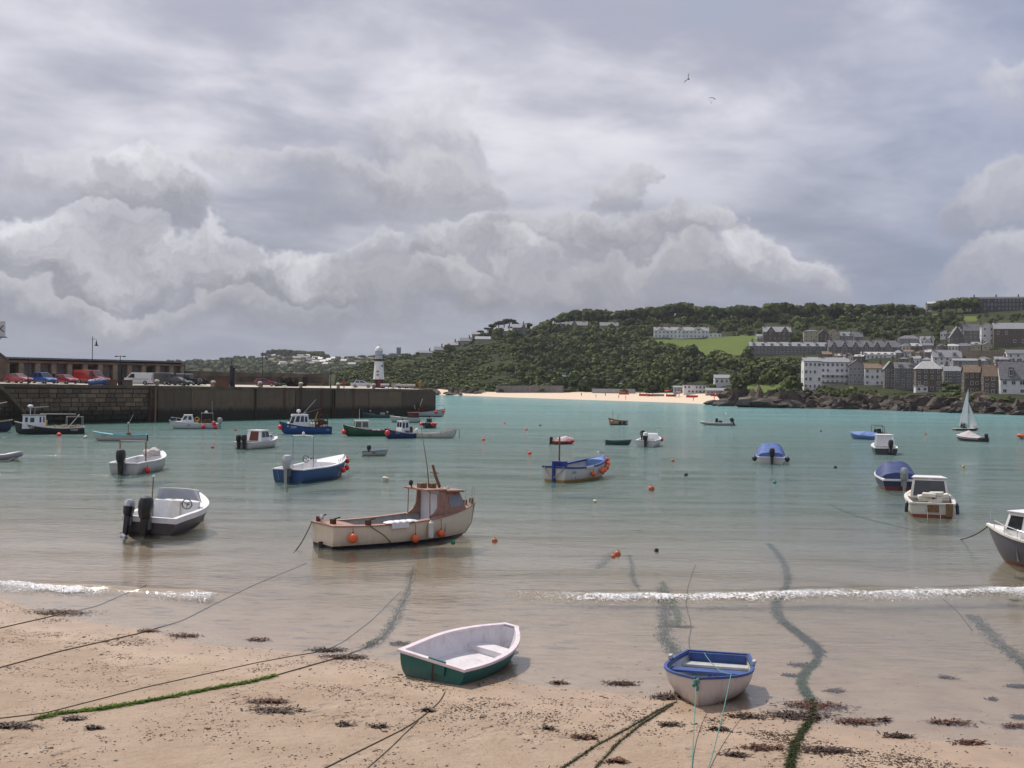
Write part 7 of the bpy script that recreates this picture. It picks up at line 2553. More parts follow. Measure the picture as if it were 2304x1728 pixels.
for i, px in enumerate((353, 480, 585, 677, 761, 841)):
    u = pier_u(px, 1.6)
    t = thing('mooring_bollard', 'round topped stone mooring bollard at the quay edge', 'bollard', tuple(ptr(u, 1.6, deck_z(u) - .03)), 0, 'stone bollards along the quay edge')
    g = G(); g.lathe([(.36, 0), (.30, .1), (.28, .62), (.36, .68)], 12); g.build('shaft', STP, t, smooth=True)
    g = G(); g.lathe([(.36, .66), (.42, .74), (.40, .9), (.26, 1.02), (.05, 1.06)], 12); g.build('cap', pmat('pale_bollard_cap', (.42, .40, .36), .8), t, smooth=True)
def quaybox(px, back, s_, mat, name, label, cat, rz=.2):
    u = pier_u(px, back)
    t = thing(name, label, cat, tuple(ptr(u, back, deck_z(u) - .02)), PANG * .4 + rz)
    g = G()
    n = max(3, int(s_[2] / .22))
    g.box((0, 0, s_[2] / 2), (s_[0] * .96, s_[1] * .96, s_[2])); g.build('box', mat, t)
    g = G(); g.box((0, 0, s_[2] + .04), (s_[0], s_[1], .08)); g.build('lid', mat, t)
    return t
BRNBOX = pmat('brown_boarding', (.15, .07, .045), .85, .25, 2)
quaybox(495, 3.0, (3.0, 1.3, 1.05), BRNBOX, 'gear_chest', 'brown boarded gear chest on the quay', 'chest')
quaybox(248, 2.5, (1.9, 1.2, .75), BRNBOX, 'gear_chest', 'low dark chest beside the blue sheeted dinghy', 'chest')
quaybox(286, 2.2, (1.5, 1.0, .8), CONC, 'concrete_block', 'grey concrete block at the foot of the twin floodlight hoist', 'block')
# blue sheeted dinghy on the quay
u = pier_u(222, 2.5)
t = thing('sheeted_dinghy', 'small dinghy under a blue sheet on the quay before the red van', 'dinghy', tuple(ptr(u, 2.5, deck_z(u))), R(4))
H = Hull(2.9, 1.3, fm=.5, fs=.5, fb=.6, dr=-.02, tw=.8)
H.outer().build('hull', BLUEP, t, smooth=True)
H.cover(.0, 1.0, .25, .5, .2, .04).build('sheet', pmat('dark_blue_sheet', (.02, .07, .16), .6, .2, 3), t, smooth=True)
# heaps of net
def net_heap(px, back, w, h, label, mat):
    u = pier_u(px, back)
    o = None
    V = clump(420, rng.randrange(999), .55, .13, 9)
    V = V * np.array([w / 2, w / 3, h]) + np.array([0, 0, h * .35])
    o = npmesh('net_heap', V, np.arange(len(V)).reshape(-1, 4), mat)
    o.location = ptr(u, back, deck_z(u))
    return tag(o, label, 'net heap')
NETB = pmat('dark_netting', (.035, .028, .025), .95, .4, 3)
NETG = pmat('greenish_netting', (.09, .11, .085), .95, .3, 3)
net_heap(650, 10, 5.0, 1.9, 'dark heap of nets against the parapet', NETB)
net_heap(628, 9, 2.6, .8, 'pale green net spilling beside the dark net heap', NETG)
net_heap(685, 11, 1.5, 2.3, 'tall dark bundle of nets by the parapet', NETB)
net_heap(452, 9, 3.2, 1.3, 'low dark net heap behind the brown chest', NETB)
# sign on brackets at the landward edge
u = pier_u(-6, SHB - 2)
sp = ptr(u, SHB - 2, deck_z(u) - .1)
t = thing('hanging_sign', 'white board with a dark letter on an iron bracket over the store', 'sign', tuple(sp))
g = G(); g.box((0, 0, 8.0), (2.2, .1, 2.3)); g.build('board', pmat('sign_white', (.5, .5, .53), .6), t)
g = G(); g.box((0, 0, 6.75), (2.6, .5, .14)); g.tube([(-.6, 0, 0), (-.6, 0, 6.7)], .08); g.tube([(-.6, 0, 5.6), (.6, 0, 6.7)], .05); g.build('bracket', DARKMET, t)
cu = bpy.data.curves.new('letter', 'FONT'); cu.body = 'K'; cu.size = 1.5; cu.align_x = 'CENTER'; cu.extrude = .01
o = bpy.data.objects.new('letter', cu); COL.objects.link(o)
bpy.context.view_layer.update()
me = bpy.data.meshes.new_from_object(o.evaluated_get(bpy.context.evaluated_depsgraph_get()))
bpy.data.objects.remove(o)
me.materials.clear(); me.materials.append(DARKMET)
o = bpy.data.objects.new('letter', me); COL.objects.link(o); o.parent = t; o.location = (.55, -.065, 7.5); o.rotation_euler[0] = R(90)
# benches and railing at the pier end
def bench(px, back, label, m):
    u = pier_u(px, back)
    t = thing('bench', label, 'bench', tuple(ptr(u, back, deck_z(u) - .02)), R(2))
    g = G(); g.box((0, 0, .45), (1.7, .45, .07)); g.build('seat', m, t)
    g = G(); g.box((0, .24, .78), (1.7, .06, .34)); g.build('backrest', m, t)
    for s_ in (-.7, .7):
        g = G(); g.box((s_, 0, .22), (.1, .42, .44)); g.build('leg', DARKMET, t)
bench(866, 6, 'white bench right beside the lighthouse base', WHITE)
bench(893, 5, 'pale bench where the visitors sit at the pier end', OFFW)
bench(905, 5, 'second pale bench at the pier end, next to the seated visitors', OFFW)
bench(925, 6, 'white bench farthest out on the pier end', OFFW)
t = thing('quay_railing', 'thin dark railing round the pier end', 'railing', tuple(ptr(pier_u(872, 12), 12, deck_z(PL) - .02)), PANG)
rl = PL - pier_u(872, 12) - .4
g = G()
for i in range(9):
    g.tube([(rl * i / 8, 0, 0), (rl * i / 8, 0, 1.05)], .03, 5)
g.build('post', DARKMET, t)['kind'] = 'stuff'
g = G(); g.tube([(0, 0, 1.05), (rl, 0, 1.05)], .025, 5); g.build('top_rail', DARKMET, t)
g = G(); g.tube([(0, 0, .55), (rl, 0, .55)], .02, 5); g.build('mid_rail', DARKMET, t)

# ================================================================== PEOPLE
SKIN = pmat('skin', (.45, .26, .19), .55, .05)
HAIR = pmat('brown_hair', (.05, .03, .02), .7, .2)
GHAIR = pmat('grey_hair', (.42, .40, .38), .7, .1)
def person_mesh(pose, key):
    """one continuous body grown on a skeleton; material slots: top, legs, skin, hair, shoes"""
    J = {'pel': (0, 0, .95), 'wai': (0, .01, 1.10), 'che': (0, 0, 1.32), 'nec': (0, .01, 1.47), 'hea': (0, .03, 1.58), 'hd2': (0, .03, 1.70),
         'shl': (.17, 0, 1.42), 'ell': (.22, -.01, 1.14), 'wrl': (.22, .05, .90), 'hal': (.21, .07, .81), 'shr': (-.17, 0, 1.42), 'elr': (-.22, -.01, 1.14), 'wrr': (-.22, .05, .90), 'har': (-.21, .07, .81),
         'hil': (.09, 0, .90), 'knl': (.10, .02, .50), 'anl': (.10, -.02, .08), 'tol': (.11, .14, .035), 'hir': (-.09, 0, .90), 'knr': (-.10, .02, .50), 'anr': (-.10, -.02, .08), 'tor': (-.11, .14, .035)}
    J.update(pose)
    Rr = {'pel': .145, 'wai': .13, 'che': .155, 'nec': .055, 'hea': .085, 'hd2': .08, 'shl': .075, 'ell': .05, 'wrl': .035, 'hal': .035, 'shr': .075, 'elr': .05, 'wrr': .035, 'har': .035, 'hil': .095, 'knl': .065, 'anl': .045, 'tol': .038, 'hir': .095, 'knr': .065, 'anr': .045, 'tor': .038}
    E = [('pel', 'wai', 0), ('wai', 'che', 0), ('che', 'nec', 0), ('nec', 'hea', 2), ('hea', 'hd2', 3), ('che', 'shl', 0), ('shl', 'ell', 0), ('ell', 'wrl', 0), ('wrl', 'hal', 2), ('che', 'shr', 0), ('shr', 'elr', 0), ('elr', 'wrr', 0), ('wrr', 'har', 2),
         ('pel', 'hil', 1), ('hil', 'knl', 1), ('knl', 'anl', 1), ('anl', 'tol', 4), ('pel', 'hir', 1), ('hir', 'knr', 1), ('knr', 'anr', 1), ('anr', 'tor', 4)]
    names = list(J)
    me = bpy.data.meshes.new('body')
    me.from_pydata([J[n] for n in names], [(names.index(a), names.index(b)) for a, b, _ in E], [])
    o = bpy.data.objects.new('body', me)
    COL.objects.link(o)
    md = o.modifiers.new('skin', 'SKIN')
    for i, n in enumerate(names):
        sv = me.skin_vertices[0].data[i]
        f = .82 if n in ('pel', 'wai', 'che') else 1
        sv.radius = (Rr[n], Rr[n] * f)
        sv.use_root = n == 'pel'
    o.modifiers.new('sub', 'SUBSURF').levels = 1
    bpy.context.view_layer.update()
    ev = bpy.data.meshes.new_from_object(o.evaluated_get(bpy.context.evaluated_depsgraph_get()))
    bpy.data.objects.remove(o)
    ev.name = 'body_' + key
    segs = [(np.array(J[a]), np.array(J[b]), m) for a, b, m in E]
    idx_ = []
    hd = np.array(J['hea'])
    for p_ in ev.polygons:
        c = np.array(p_.center)
        best, bm_ = 9, 0
        for a, b, m in segs:
            ab = b - a
            t_ = np.clip(np.dot(c - a, ab) / max(1e-9, np.dot(ab, ab)), 0, 1)
            d_ = np.linalg.norm(c - a - ab * t_)
            if d_ < best:
                best, bm_ = d_, m
        if bm_ == 3 and c[1] > hd[1] + .03 and c[2] < hd[2] + .10:
            bm_ = 2
        idx_.append(bm_)
    ev.polygons.foreach_set('material_index', idx_)
    ev.polygons.foreach_set('use_smooth', [True] * len(ev.polygons))
    return ev
SIT = {'pel': (0, 0, .52), 'wai': (0, .0, .66), 'che': (0, .02, .88), 'nec': (0, .04, 1.03), 'hea': (0, .07, 1.14), 'hd2': (0, .07, 1.26), 'shl': (.17, .02, .98), 'ell': (.22, .06, .72), 'wrl': (.14, .28, .64), 'hal': (.12, .36, .62), 'shr': (-.17, .02, .98), 'elr': (-.22, .06, .72), 'wrr': (-.14, .28, .64), 'har': (-.12, .36, .62),
       'hil': (.09, .03, .50), 'knl': (.11, .42, .50), 'anl': (.11, .45, .10), 'tol': (.11, .6, .04), 'hir': (-.09, .03, .50), 'knr': (-.11, .42, .50), 'anr': (-.11, .45, .10), 'tor': (-.11, .6, .04)}
WALK = {'knl': (.10, .16, .52), 'anl': (.10, .22, .10), 'tol': (.11, .36, .05), 'knr': (-.10, -.06, .48), 'anr': (-.10, -.30, .12), 'tor': (-.11, -.18, .04), 'wrl': (.24, -.10, .92), 'hal': (.24, -.08, .83), 'wrr': (-.24, .18, .93), 'har': (-.23, .24, .85)}
# leaning on the console, one arm forward, seen from behind
LEAN = {'che': (.02, .06, 1.30), 'nec': (.03, .10, 1.45), 'hea': (.05, .14, 1.55), 'hd2': (.06, .15, 1.67), 'shl': (.19, .05, 1.38), 'ell': (.30, .16, 1.14), 'wrl': (.26, .36, 1.02), 'hal': (.24, .42, .98), 'shr': (-.15, .06, 1.40), 'elr': (-.24, -.04, 1.16), 'wrr': (-.24, .10, .96), 'har': (-.22, .16, .90)}
PM = {k_: person_mesh(v_, k_) for k_, v_ in (('stand', {}), ('sit', SIT), ('walk', WALK), ('lean', LEAN))}
def person(loc, rz, pose, top, legs, label, hair=HAIR, s=1.0, group=None, hat=None):
    me = PM[pose].copy()
    ix = np.zeros(len(me.polygons), np.int32)
    me.polygons.foreach_get('material_index', ix)
    me.materials.clear()
    for m_ in (top, legs, SKIN, hair, BLACKR):
        me.materials.append(m_)
    me.polygons.foreach_set('material_index', ix)
    t = thing('person', label, 'person', tuple(loc), rz, group)
    o = bpy.data.objects.new('body', me); COL.objects.link(o); o.parent = t; o.scale = (s, s, s)
    if hat:
        z = {'sit': 1.27, 'lean': 1.68}.get(pose, 1.71)
        y = {'sit': .07, 'lean': .15}.get(pose, .03)
        g = G(); g.lathe([(.15, z - .02), (.11, z), (.10, z + .08), (.04, z + .11)], 10, (0, y, 0)); g.build('hat', hat, t, smooth=True)
    return t
def cloth(n, c):
    return pmat('cloth_' + n, c, .85, .12, 8)
DKC, REDC, ORC, BGC, WHC, BLC = cloth('dark', (.02, .018, .024)), cloth('red', (.42, .03, .025)), cloth('orange', (.42, .15, .02)), cloth('beige', (.48, .38, .27)), cloth('white', (.65, .65, .65)), cloth('blue', (.04, .08, .2))
p = wp(SB, (SBH.x(.20), .45, SBH.zf - .01))
person(p, SB.rotation_euler[2] - R(90), 'lean', DKC, DKC, 'man in dark clothes standing in the white cuddy speedboat, back turned', GHAIR, 1.05)
def on_pier(px, back):
    u = pier_u(px, back)
    return ptr(u, back, deck_z(u) - .02)
person(on_pier(774, 3), R(60), 'walk', REDC, REDC, 'person in red walking along the quay between two bollards')
person(on_pier(803, 10), R(150), 'stand', REDC, DKC, 'person in a red top standing behind the silver car')
person(on_pier(945, 4), R(200), 'stand', ORC, ORC, 'person in orange standing at the very end of the pier')
person(on_pier(883, 4.6), R(180), 'sit', BGC, BGC, 'visitor in a beige coat sitting at the pier end, hair uncovered', group='seated visitors at the pier end')
person(on_pier(888, 4.6), R(170), 'sit', BGC, WHC, 'visitor in a beige coat and pale trousers sitting at the pier end', group='seated visitors at the pier end')
person(on_pier(898, 4.6), R(185), 'sit', WHC, BLC, 'visitor in a white top sitting next to the beige coats')
person(on_pier(121, 9), R(180), 'stand', DKC, DKC, 'person in dark clothes standing between the blue and the crimson cars')
# crew of the sailing dinghy
person(wp(SD, (-.9, .35, .0)), SD.rotation_euler[2] + R(90) - R(180), 'sit', DKC, DKC, 'dark-clad sailor sitting in the stern of the sailing dinghy')
person(wp(SD, (-.35, .35, .0)), SD.rotation_euler[2] - R(90), 'sit', cloth('green', (.02, .06, .03)), DKC, 'dark green-clad sailor sitting by the mast of the sailing dinghy')
# bathers on the cove sand
tops = [DKC, BLC, REDC, WHC, ORC, SKIN]
k_ = 0
for px, f in ((1308, .5), (1341, .25), (1362, .6), (1392, .35), (1408, .2), (1440, .75), (1455, .6), (1468, .72), (1480, .65), (1500, .7), (1521, .72), (1528, .6), (1548, .7), (1560, .3), (1607, .45), (1610, .8), (1640, .7), (1720, .6), (1728, .75), (1736, .6)):
    py = T_s(px) + (T_b(px) - T_s(px)) * f
    person(terr(px, py), rng.uniform(0, 6), rng.choice(['stand', 'walk', 'sit', 'stand']), tops[k_ % 6], tops[(k_ * 2 + 1) % 5], 'tiny bather on the sand of the cove across the bay', group='bathers on the cove sand')
    k_ += 1
# windbreaks, parasols and tents on the cove sand
def windbreak(px, f, m, label):
    p = terr(px, T_s(px) + (T_b(px) - T_s(px)) * f)
    t = thing('windbreak', label, 'windbreak', tuple(p), rng.uniform(-.4, .4), 'windbreaks on the cove sand')
    for i in range(3):
        g = G(); g.box((-1.6 + i * 1.6, 0, .55), (1.55, .03, .95)); g.build('panel', m, t)
    for i in range(4):
        g = G(); g.tube([(-2.4 + i * 1.6, 0, -.1), (-2.4 + i * 1.6, 0, 1.2)], .025, 5); g.build('pole', WOOD, t)
def parasol(px, f, m, label):
    p = terr(px, T_s(px) + (T_b(px) - T_s(px)) * f)
    t = thing('parasol', label, 'parasol', tuple(p), 0, 'parasols on the cove sand')
    g = G(); g.tube([(0, 0, -.2), (0, 0, 2.3)], .03, 6); g.build('pole', WHITE, t)
    g = G(); g.lathe([(1.5, 1.75), (.9, 2.1), (.05, 2.35)], 8); g.build('canopy', m, t)
windbreak(1404, .85, REDC, 'red windbreak on the cove sand')
windbreak(1450, .7, REDC, 'red windbreak on the cove sand')
windbreak(1464, .68, REDC, 'red windbreak on the cove sand')
windbreak(1482, .72, cloth('grey', (.2, .2, .22)), 'grey windbreak on the cove sand')
windbreak(1510, .70, REDC, 'red windbreak on the cove sand')
windbreak(1557, .65, REDC, 'red windbreak on the cove sand')
windbreak(1611, .85, REDC, 'red windbreak on the cove sand')
windbreak(1709, .6, WHC, 'white windbreak on the cove sand')
parasol(1501, .9, REDC, 'red parasol standing on the cove sand')
parasol(1526, .75, ORC, 'orange-brown parasol standing on the cove sand')
parasol(1520, .65, BLC, 'dark blue parasol standing on the cove sand')

# ================================================================== BIRDS AND SKY THINGS
GULLW = pmat('gull_white', (.75, .75, .74), .7, .04)
GULLG = pmat('gull_grey', (.35, .36, .38), .7, .06)
DARKB = pmat('dark_feathers', (.05, .05, .055), .8, .1)
def gull(p, rz, label, s=1.0, flap=.35, roll=0.0, body=GULLW, wing=GULLG, flying=True, group=None):
    t = thing('gull', label, 'bird', tuple(p), rz, group, roll)
    g = G()
    g.tube([(-.30, 0, .0), (-.2, 0, .0), (-.05, 0, .0), (.1, 0, .01), (.18, 0, .035), (.24, 0, .05), (.29, 0, .045)], [.015, .045, .075, .07, .045, .045, .02], 8)
    g.add([(-.28, -.03, 0), (-.28, .03, 0), (-.42, .07, .0), (-.42, -.07, .0)], [(0, 1, 2, 3)])
    b = g.build('body', body, t, smooth=True)
    g = G(); g.tube([(.285, 0, .045), (.34, 0, .035)], [.014, .004], 5); g.build('beak', pmat('gull_beak', (.5, .3, .05), .5), t)
    for s_ in (1, -1):
        g = G()
        if flying:
            sec = [(0, .05, .10, .03), (.25, .0, .11, .03 + flap * .25), (.45, -.02, .10, .03 + flap * .33), (.68, -.10, .02, .03 + flap * .25)]
        else:
            sec = [(.05, .10, .09, .05), (.075, -.05, .09, .045), (.06, -.22, .06, .03), (.02, -.38, .02, .01)]
        rows = []
        for (y, x, c, z) in sec:
            if flying:
                rows.append([(x + c, s_ * y, z), (x, s_ * y, z + .015), (x - c, s_ * y, z - .01), (x - c, s_ * y, z - .018), (x, s_ * y, z - .005), (x + c, s_ * y, z)])
            else:
                rows.append([(x, s_ * y, z + .05), (x, s_ * (y + .015), z), (x, s_ * y, z - .05), (x, s_ * (y - .02), z), (x, s_ * y, z + .05)])
        g.grid(rows)
        g.build('wing', wing, t, smooth=True)
    if not flying:
        for s_ in (1, -1):
            g = G(); g.tube([(-.02, s_ * .035, -.05), (0, s_ * .035, -.2)], .008, 4); g.build('leg', pmat('gull_leg', (.4, .2, .15), .6), t)
    t.scale = (s, s, s)
    return t
gull(atD(1270, 846, 150), R(200), 'white gull gliding low over the bay before the green hill', 1.15, .5, R(30))
gull(atD(1397, 863, 260), R(20), 'grey gull in flight above the cove sand', 1.1, .8, R(-40))
gull(atD(1550, 178, 150), R(60), 'dark gull high in the sky', 1.1, .9, R(-60), DARKB, DARKB)
gull(atD(2035, 721, 420), R(10), 'far white gull crossing before the dark wood', 1.2, .8, R(-30), GULLW, GULLW)
gull(wp(BB, (BBH_.x(.93), .05, BBH_.zs(.93) + .30)), R(150), 'gull perched on the bow of the blue gunwaled boat', 1.0, flying=False)
for px in (620, 632, 660, 700):
    u = pier_u(px, PWID)
    gull(ptr(u, PWID - .5, deck_z(u) + 2.7 + .19 - FALL * (PWID - 1.5)), rng.uniform(0, 6), 'gull standing on the pier parapet', 1.0, flying=False, group='gulls along the parapet')
# the paraglider
p = atD(1600, 232, 1150)
t = thing('paraglider', 'faint pale paraglider high over the hill', 'paraglider', tuple(p))
g = G()
rows = []
for a in np.linspace(-1.05, 1.05, 15):
    x, z = 5.2 * math.sin(a), 6.0 * math.cos(a) * .75 + 1.4
    rows.append([(x, -1.0, z), (x, -.4, z + .35), (x, .4, z + .25), (x, 1.2, z), (x, .4, z + .02), (x, -1.0, z)])
g.grid(rows)
g.build('canopy', pmat('pale_canopy', (.55, .55, .6), .7), t, smooth=True)
g = G()
for a in np.linspace(-1.0, 1.0, 7):
    g.tube([(0, 0, .6), (5.2 * math.sin(a), 0, 6.0 * math.cos(a) * .75 + 1.4)], .02, 3)
g.build('lines', DARKB, t)
g = G(); g.ball((0, 0, .2), .45, 8, 6, (.8, 1.3, 1)); g.ball((0, .1, .75), .16, 8, 6); g.build('pilot', DKC, t)

# ================================================================== THE SHORE
# ---- the small breaking wave
def polyline(pp, z=0.0, step=.06):
    pts = [at(px, py, z) for px, py in pp]
    out = []
    for a, b in zip(pts[:-1], pts[1:]):
        n = max(1, int((b - a).length / step))
        for i in range(n):
            out.append(a.lerp(b, i / n))
    out.append(pts[-1])
    # soften the corners
    arr = np.array([tuple(p_) for p_ in out])
    kn = 41
    pad = np.pad(arr, ((kn // 2, kn // 2), (0, 0)), 'edge')
    ker = np.ones(kn) / kn
    arr = np.stack([np.convolve(pad[:, i], ker, 'valid') for i in range(3)], 1)
    return arr
def foammat():
    mt = bpy.data.materials.new('sea_foam')
    mt.use_nodes = True
    nt = mt.node_tree
    nt.nodes.clear()
    q = NT(nt)
    g = q.n('ShaderNodeNewGeometry').outputs['Position']
    a = q.n('ShaderNodeAttribute'); a.attribute_name = 'cover'
    n1 = q.noise(q.vm('MULTIPLY', g, (1.5, .7, 1)), 8.0, 5, 0.72)
    n2 = q.noise(g, 1.3, 3, 0.6)
    f = q.m('ADD', a.outputs['Fac'], q.m('MULTIPLY', q.m('SUBTRACT', n1, .5), 2.4))
    f = q.m('ADD', f, q.m('MULTIPLY', q.m('SUBTRACT', n2, .5), .9))
    al = q.ramp(f, 0.40, 0.75)
    d = q.n('ShaderNodeBsdfPrincipled')
    d.inputs['Base Color'].default_value = (.82, .82, .84, 1)
    d.inputs['Roughness'].default_value = .35
    q.put(d.inputs['Normal'], q.bump(q.noise(g, 26, 4, .7), .9, .05))
    tr = q.n('ShaderNodeBsdfTransparent')
    mx = q.n('ShaderNodeMixShader')
    q.put(mx.inputs[0], al)
    nt.links.new(tr.outputs[0], mx.inputs[1]); nt.links.new(d.outputs[0], mx.inputs[2])
    o = q.n('ShaderNodeOutputMaterial')
    nt.links.new(mx.outputs[0], o.inputs['Surface'])
    return mt
FOAM = foammat()
def breaker(pp, amp, width, name, label, cover_fn, mat, hmax=.10, seed=1, z0=.012):
    L_ = polyline(pp)
    n = len(L_)
    M_ = 26
    us = np.linspace(-.35, 1, M_)
    V, C, DP = [], [], []
    s_ = np.arange(n) * .06
    for j, u in enumerate(us):
        wv = (fbm2(s_ * .9, s_ * 0 + seed, seed, 4) - .5)
        wid = width * (.75 + 1.0 * fbm2(s_ * .5, s_ * 0 + 3.1, seed + 2, 3))
        y = L_[:, 1] + wv * 1.0 + u * -wid * .8 + .25 * wid
        prof = math.exp(-((u - .18) / .24) ** 2)
        br = 1.0 + 1.0 * (fbm2(s_ * 5.0, np.full(n, u * 7), seed + 5, 4) - .5)
        fade = cover_fn(L_[:, 0])
        z = z0 + hmax * prof * br * np.clip(fade, 0, 1) * (.7 + .6 * fbm2(s_ * .6, s_ * 0, seed + 7, 2)) + .018 * (fbm2(s_ * 9, np.full(n, u * 16), seed + 9, 3) - .2)
        cv = np.clip(.92 - abs(u - .24) / .75, 0, .8) * fade * (.62 + .75 * fbm2(s_ * .35, s_ * 0 + 1.7, seed + 3, 3))
        V.append(np.stack([L_[:, 0], y, z], 1)); C.append(cv)
    V = np.stack(V, 1).reshape(-1, 3); C = np.stack(C, 1).reshape(-1)
    ii = np.arange(n * M_).reshape(n, M_)
    F = np.stack([ii[:-1, :-1], ii[1:, :-1], ii[1:, 1:], ii[:-1, 1:]], -1).reshape(-1, 4)
    o = npmesh(name, V, F, mat, smooth=True)
    vattr(o, 'cover', C)
    vattr(o, 'depth', np.full(len(V), .25))
    return tag(o, label, kind='stuff')
xr0 = at(1160, 1340).x
breaker([(1140, 1335), (1300, 1341), (1500, 1343), (1700, 1340), (1900, 1336), (2100, 1333), (2304, 1326), (2480, 1318)], 1, 1.6, 'breaking_wave', 'small white breaking wave along the right of the beach', lambda x: np.clip((x - xr0) / 2.0, 0, 1) * .80, FOAM, .08, 1)
xl1 = at(250, 1335).x
breaker([(-160, 1306), (0, 1318), (120, 1326), (240, 1330), (300, 1335), (360, 1340)], 1, .95, 'breaking_wave', 'small white breaking wave on the left of the beach', lambda x: np.clip((xl1 - x) / 1.2, 0, 1), FOAM, .12, 4)
xk0, xk1 = at(225, 1335).x, at(490, 1345).x
breaker([(240, 1334), (330, 1339), (420, 1343), (500, 1347)], 1, .6, 'glint_flecks', 'white flecks painting sun glints in front of the wave ridge', lambda x: np.clip((x - xk0) / .6, 0, 1) * np.clip((xk1 - x) / .6, 0, 1) * .8, FOAM, .05, 11)  # white flecks stand in for sun glints on the unbroken ridge

# ---- bubbles and spray thrown up by the breaking water; along the left ridge also painted glints
def bubbles(name, label, pts, r):
    n = len(pts)
    T = np.array([(1, 1, 1), (1, -1, -1), (-1, 1, -1), (-1, -1, 1)]) * .7
    th = nrng.uniform(0, 6.28, n)
    V = np.repeat(T[None], n, 0) * r[:, None, None]
    ca, sa = np.cos(th)[:, None], np.sin(th)[:, None]
    V = np.stack([V[:, :, 0] * ca - V[:, :, 1] * sa, V[:, :, 0] * sa + V[:, :, 1] * ca, V[:, :, 2]], -1) + pts[:, None, :]
    F = (np.arange(n)[:, None, None] * 4 + np.array([(0, 1, 2), (0, 3, 1), (0, 2, 3), (1, 3, 2)])[None]).reshape(-1, 3)
    o = npmesh(name, V.reshape(-1, 3), F, pmat('foam_bubble', (.84, .84, .86), .12, .03, spec=.8))
    return tag(o, label, kind='stuff')
def along(pp, n, sy, z, lo=.006, hi=.022, jit=.4):
    L_ = polyline(pp)
    i = nrng.integers(0, len(L_), n)
    s_ = i * .06
    gate = fbm2(s_ * .8, s_ * 0, 31, 4)
    ok_ = nrng.random(n) < np.clip((gate - .32) * 3.2, .06, 1)
    i, s_ = i[ok_], s_[ok_]
    m = len(i)
    u = nrng.normal(0, 1, m)
    P_ = np.stack([L_[i, 0] + nrng.normal(0, .05, m), L_[i, 1] + (fbm2(s_ * .9, s_ * 0 + 1, 1, 4) - .5) + u * sy - .15, z * np.exp(-u * u / 2) * nrng.random(m) + .012], 1)
    return P_, nrng.uniform(lo, hi, m)
P_, r_ = along([(1120, 1335), (1300, 1341), (1500, 1343), (1700, 1340), (1900, 1336), (2100, 1333), (2304, 1326), (2480, 1318)], 15000, .38, .12)
bubbles('foam_bubbles', 'bubbles and spray of the right hand breaking wave', P_, r_)
P_, r_ = along([(-160, 1306), (0, 1318), (120, 1326), (240, 1330), (360, 1338), (500, 1346)], 9000, .34, .12)
bubbles('foam_bubbles', 'bubbles and spray of the left wave, with white specks as sun glints', P_, r_)  # beyond the broken water the white specks imitate sun glints
xs_ = nrng.uniform(-17, 12, 5200)
gate = fbm2(xs_ * 1.2, xs_ * 0 + 4, 41, 4)
xs_ = xs_[nrng.random(len(xs_)) < np.clip((gate - .42) * 4, 0, 1)]
ys_ = shore_y(xs_) + nrng.normal(.25, .14, len(xs_))
bubbles('swash_foam', 'thin fleck line of foam left by the last swash', np.stack([xs_, ys_, np.maximum(sand_z(xs_, ys_), 0) + .006], 1), nrng.uniform(.003, .009, len(xs_)))
# ---- seaweed
KELP = pmat('brown_wrack', (.040, .020, .012), .5, .4, 9, spec=.25)
KELP2 = pmat('red_brown_wrack', (.075, .028, .014), .5, .4, 9, spec=.25)
GWEED = pmat('green_weed', (.060, .105, .012), .8, .35, 7, spec=.1)
DWEED = pmat('dark_green_weed', (.026, .036, .012), .8, .35, 7, spec=.1)
def ribbons(n, fx, length, width, lift=.05):
    """n bent leaf strips; fx() gives the ground point and heading"""
    V, F = [], []
    for i in range(n):
        (x, y, z), a = fx()
        l, w = rng.uniform(*length), rng.uniform(*width)
        pts = []
        zz_ = z + rng.uniform(.004, lift)
        for k2 in range(4):
            pts.append((x, y, zz_))
            a += rng.uniform(-.7, .7)
            x += math.cos(a) * l / 3
            y += math.sin(a) * l / 3
            zz_ = max(z + .003, zz_ + rng.uniform(-.025, .02))
        o = len(V)
        for k2, (px_, py_, pz_) in enumerate(pts):
            wk = w * (1 - abs(k2 - 1.2) / 3.2)
            nx_, ny_ = -math.sin(a) * wk, math.cos(a) * wk
            tl = rng.uniform(-.3, .5) * wk
            V += [(px_ - nx_, py_ - ny_, pz_), (px_ + nx_, py_ + ny_, pz_ + tl)]
        for k2 in range(3):
            b = o + 2 * k2
            F.append((b, b + 1, b + 3, b + 2))
    return np.array(V), np.array(F)
def weed_clump(px, py, w, label, dens=1.0, mat=None, flat=.35):
    c = on_sand(px, py)
    wm = w * c.y / FPX
    def fx():
        a = rng.gauss(0, .5)
        x = c.x + rng.gauss(0, .26) * wm
        y = c.y + rng.gauss(0, .26) * wm * flat * 1.3
        return (x, y, sz(x, y)), a if rng.random() < .75 else rng.uniform(0, 6)
    V, F = ribbons(int(max(40, 260 * wm * dens)), fx, (.05, .17), (.010, .028), .05)
    o = npmesh('seaweed_clump', V - np.array(c), F, mat or rng.choice([KELP, KELP, KELP2]))
    o.location = c
    return tag(o, label, 'seaweed', 'clumps of brown seaweed on the shore')
weed_clump(135, 1380, 130, 'long mat of brown seaweed lying over the upper left rope', 1.3)
weed_clump(330, 1421, 40, 'reddish tuft of seaweed on the second rope', 1.2, KELP2)
weed_clump(412, 1431, 60, 'flat brown seaweed frond at the water edge below the second rope')
weed_clump(735, 1464, 75, 'brown seaweed tangled on the thin rope end', 1.4)
weed_clump(778, 1480, 85, 'brown seaweed tangled where the green weedy rope meets the water', 1.4)
weed_clump(898, 1450, 38, 'glistening dark seaweed standing out of the water left of the green dinghy', 1.8, KELP, .7)
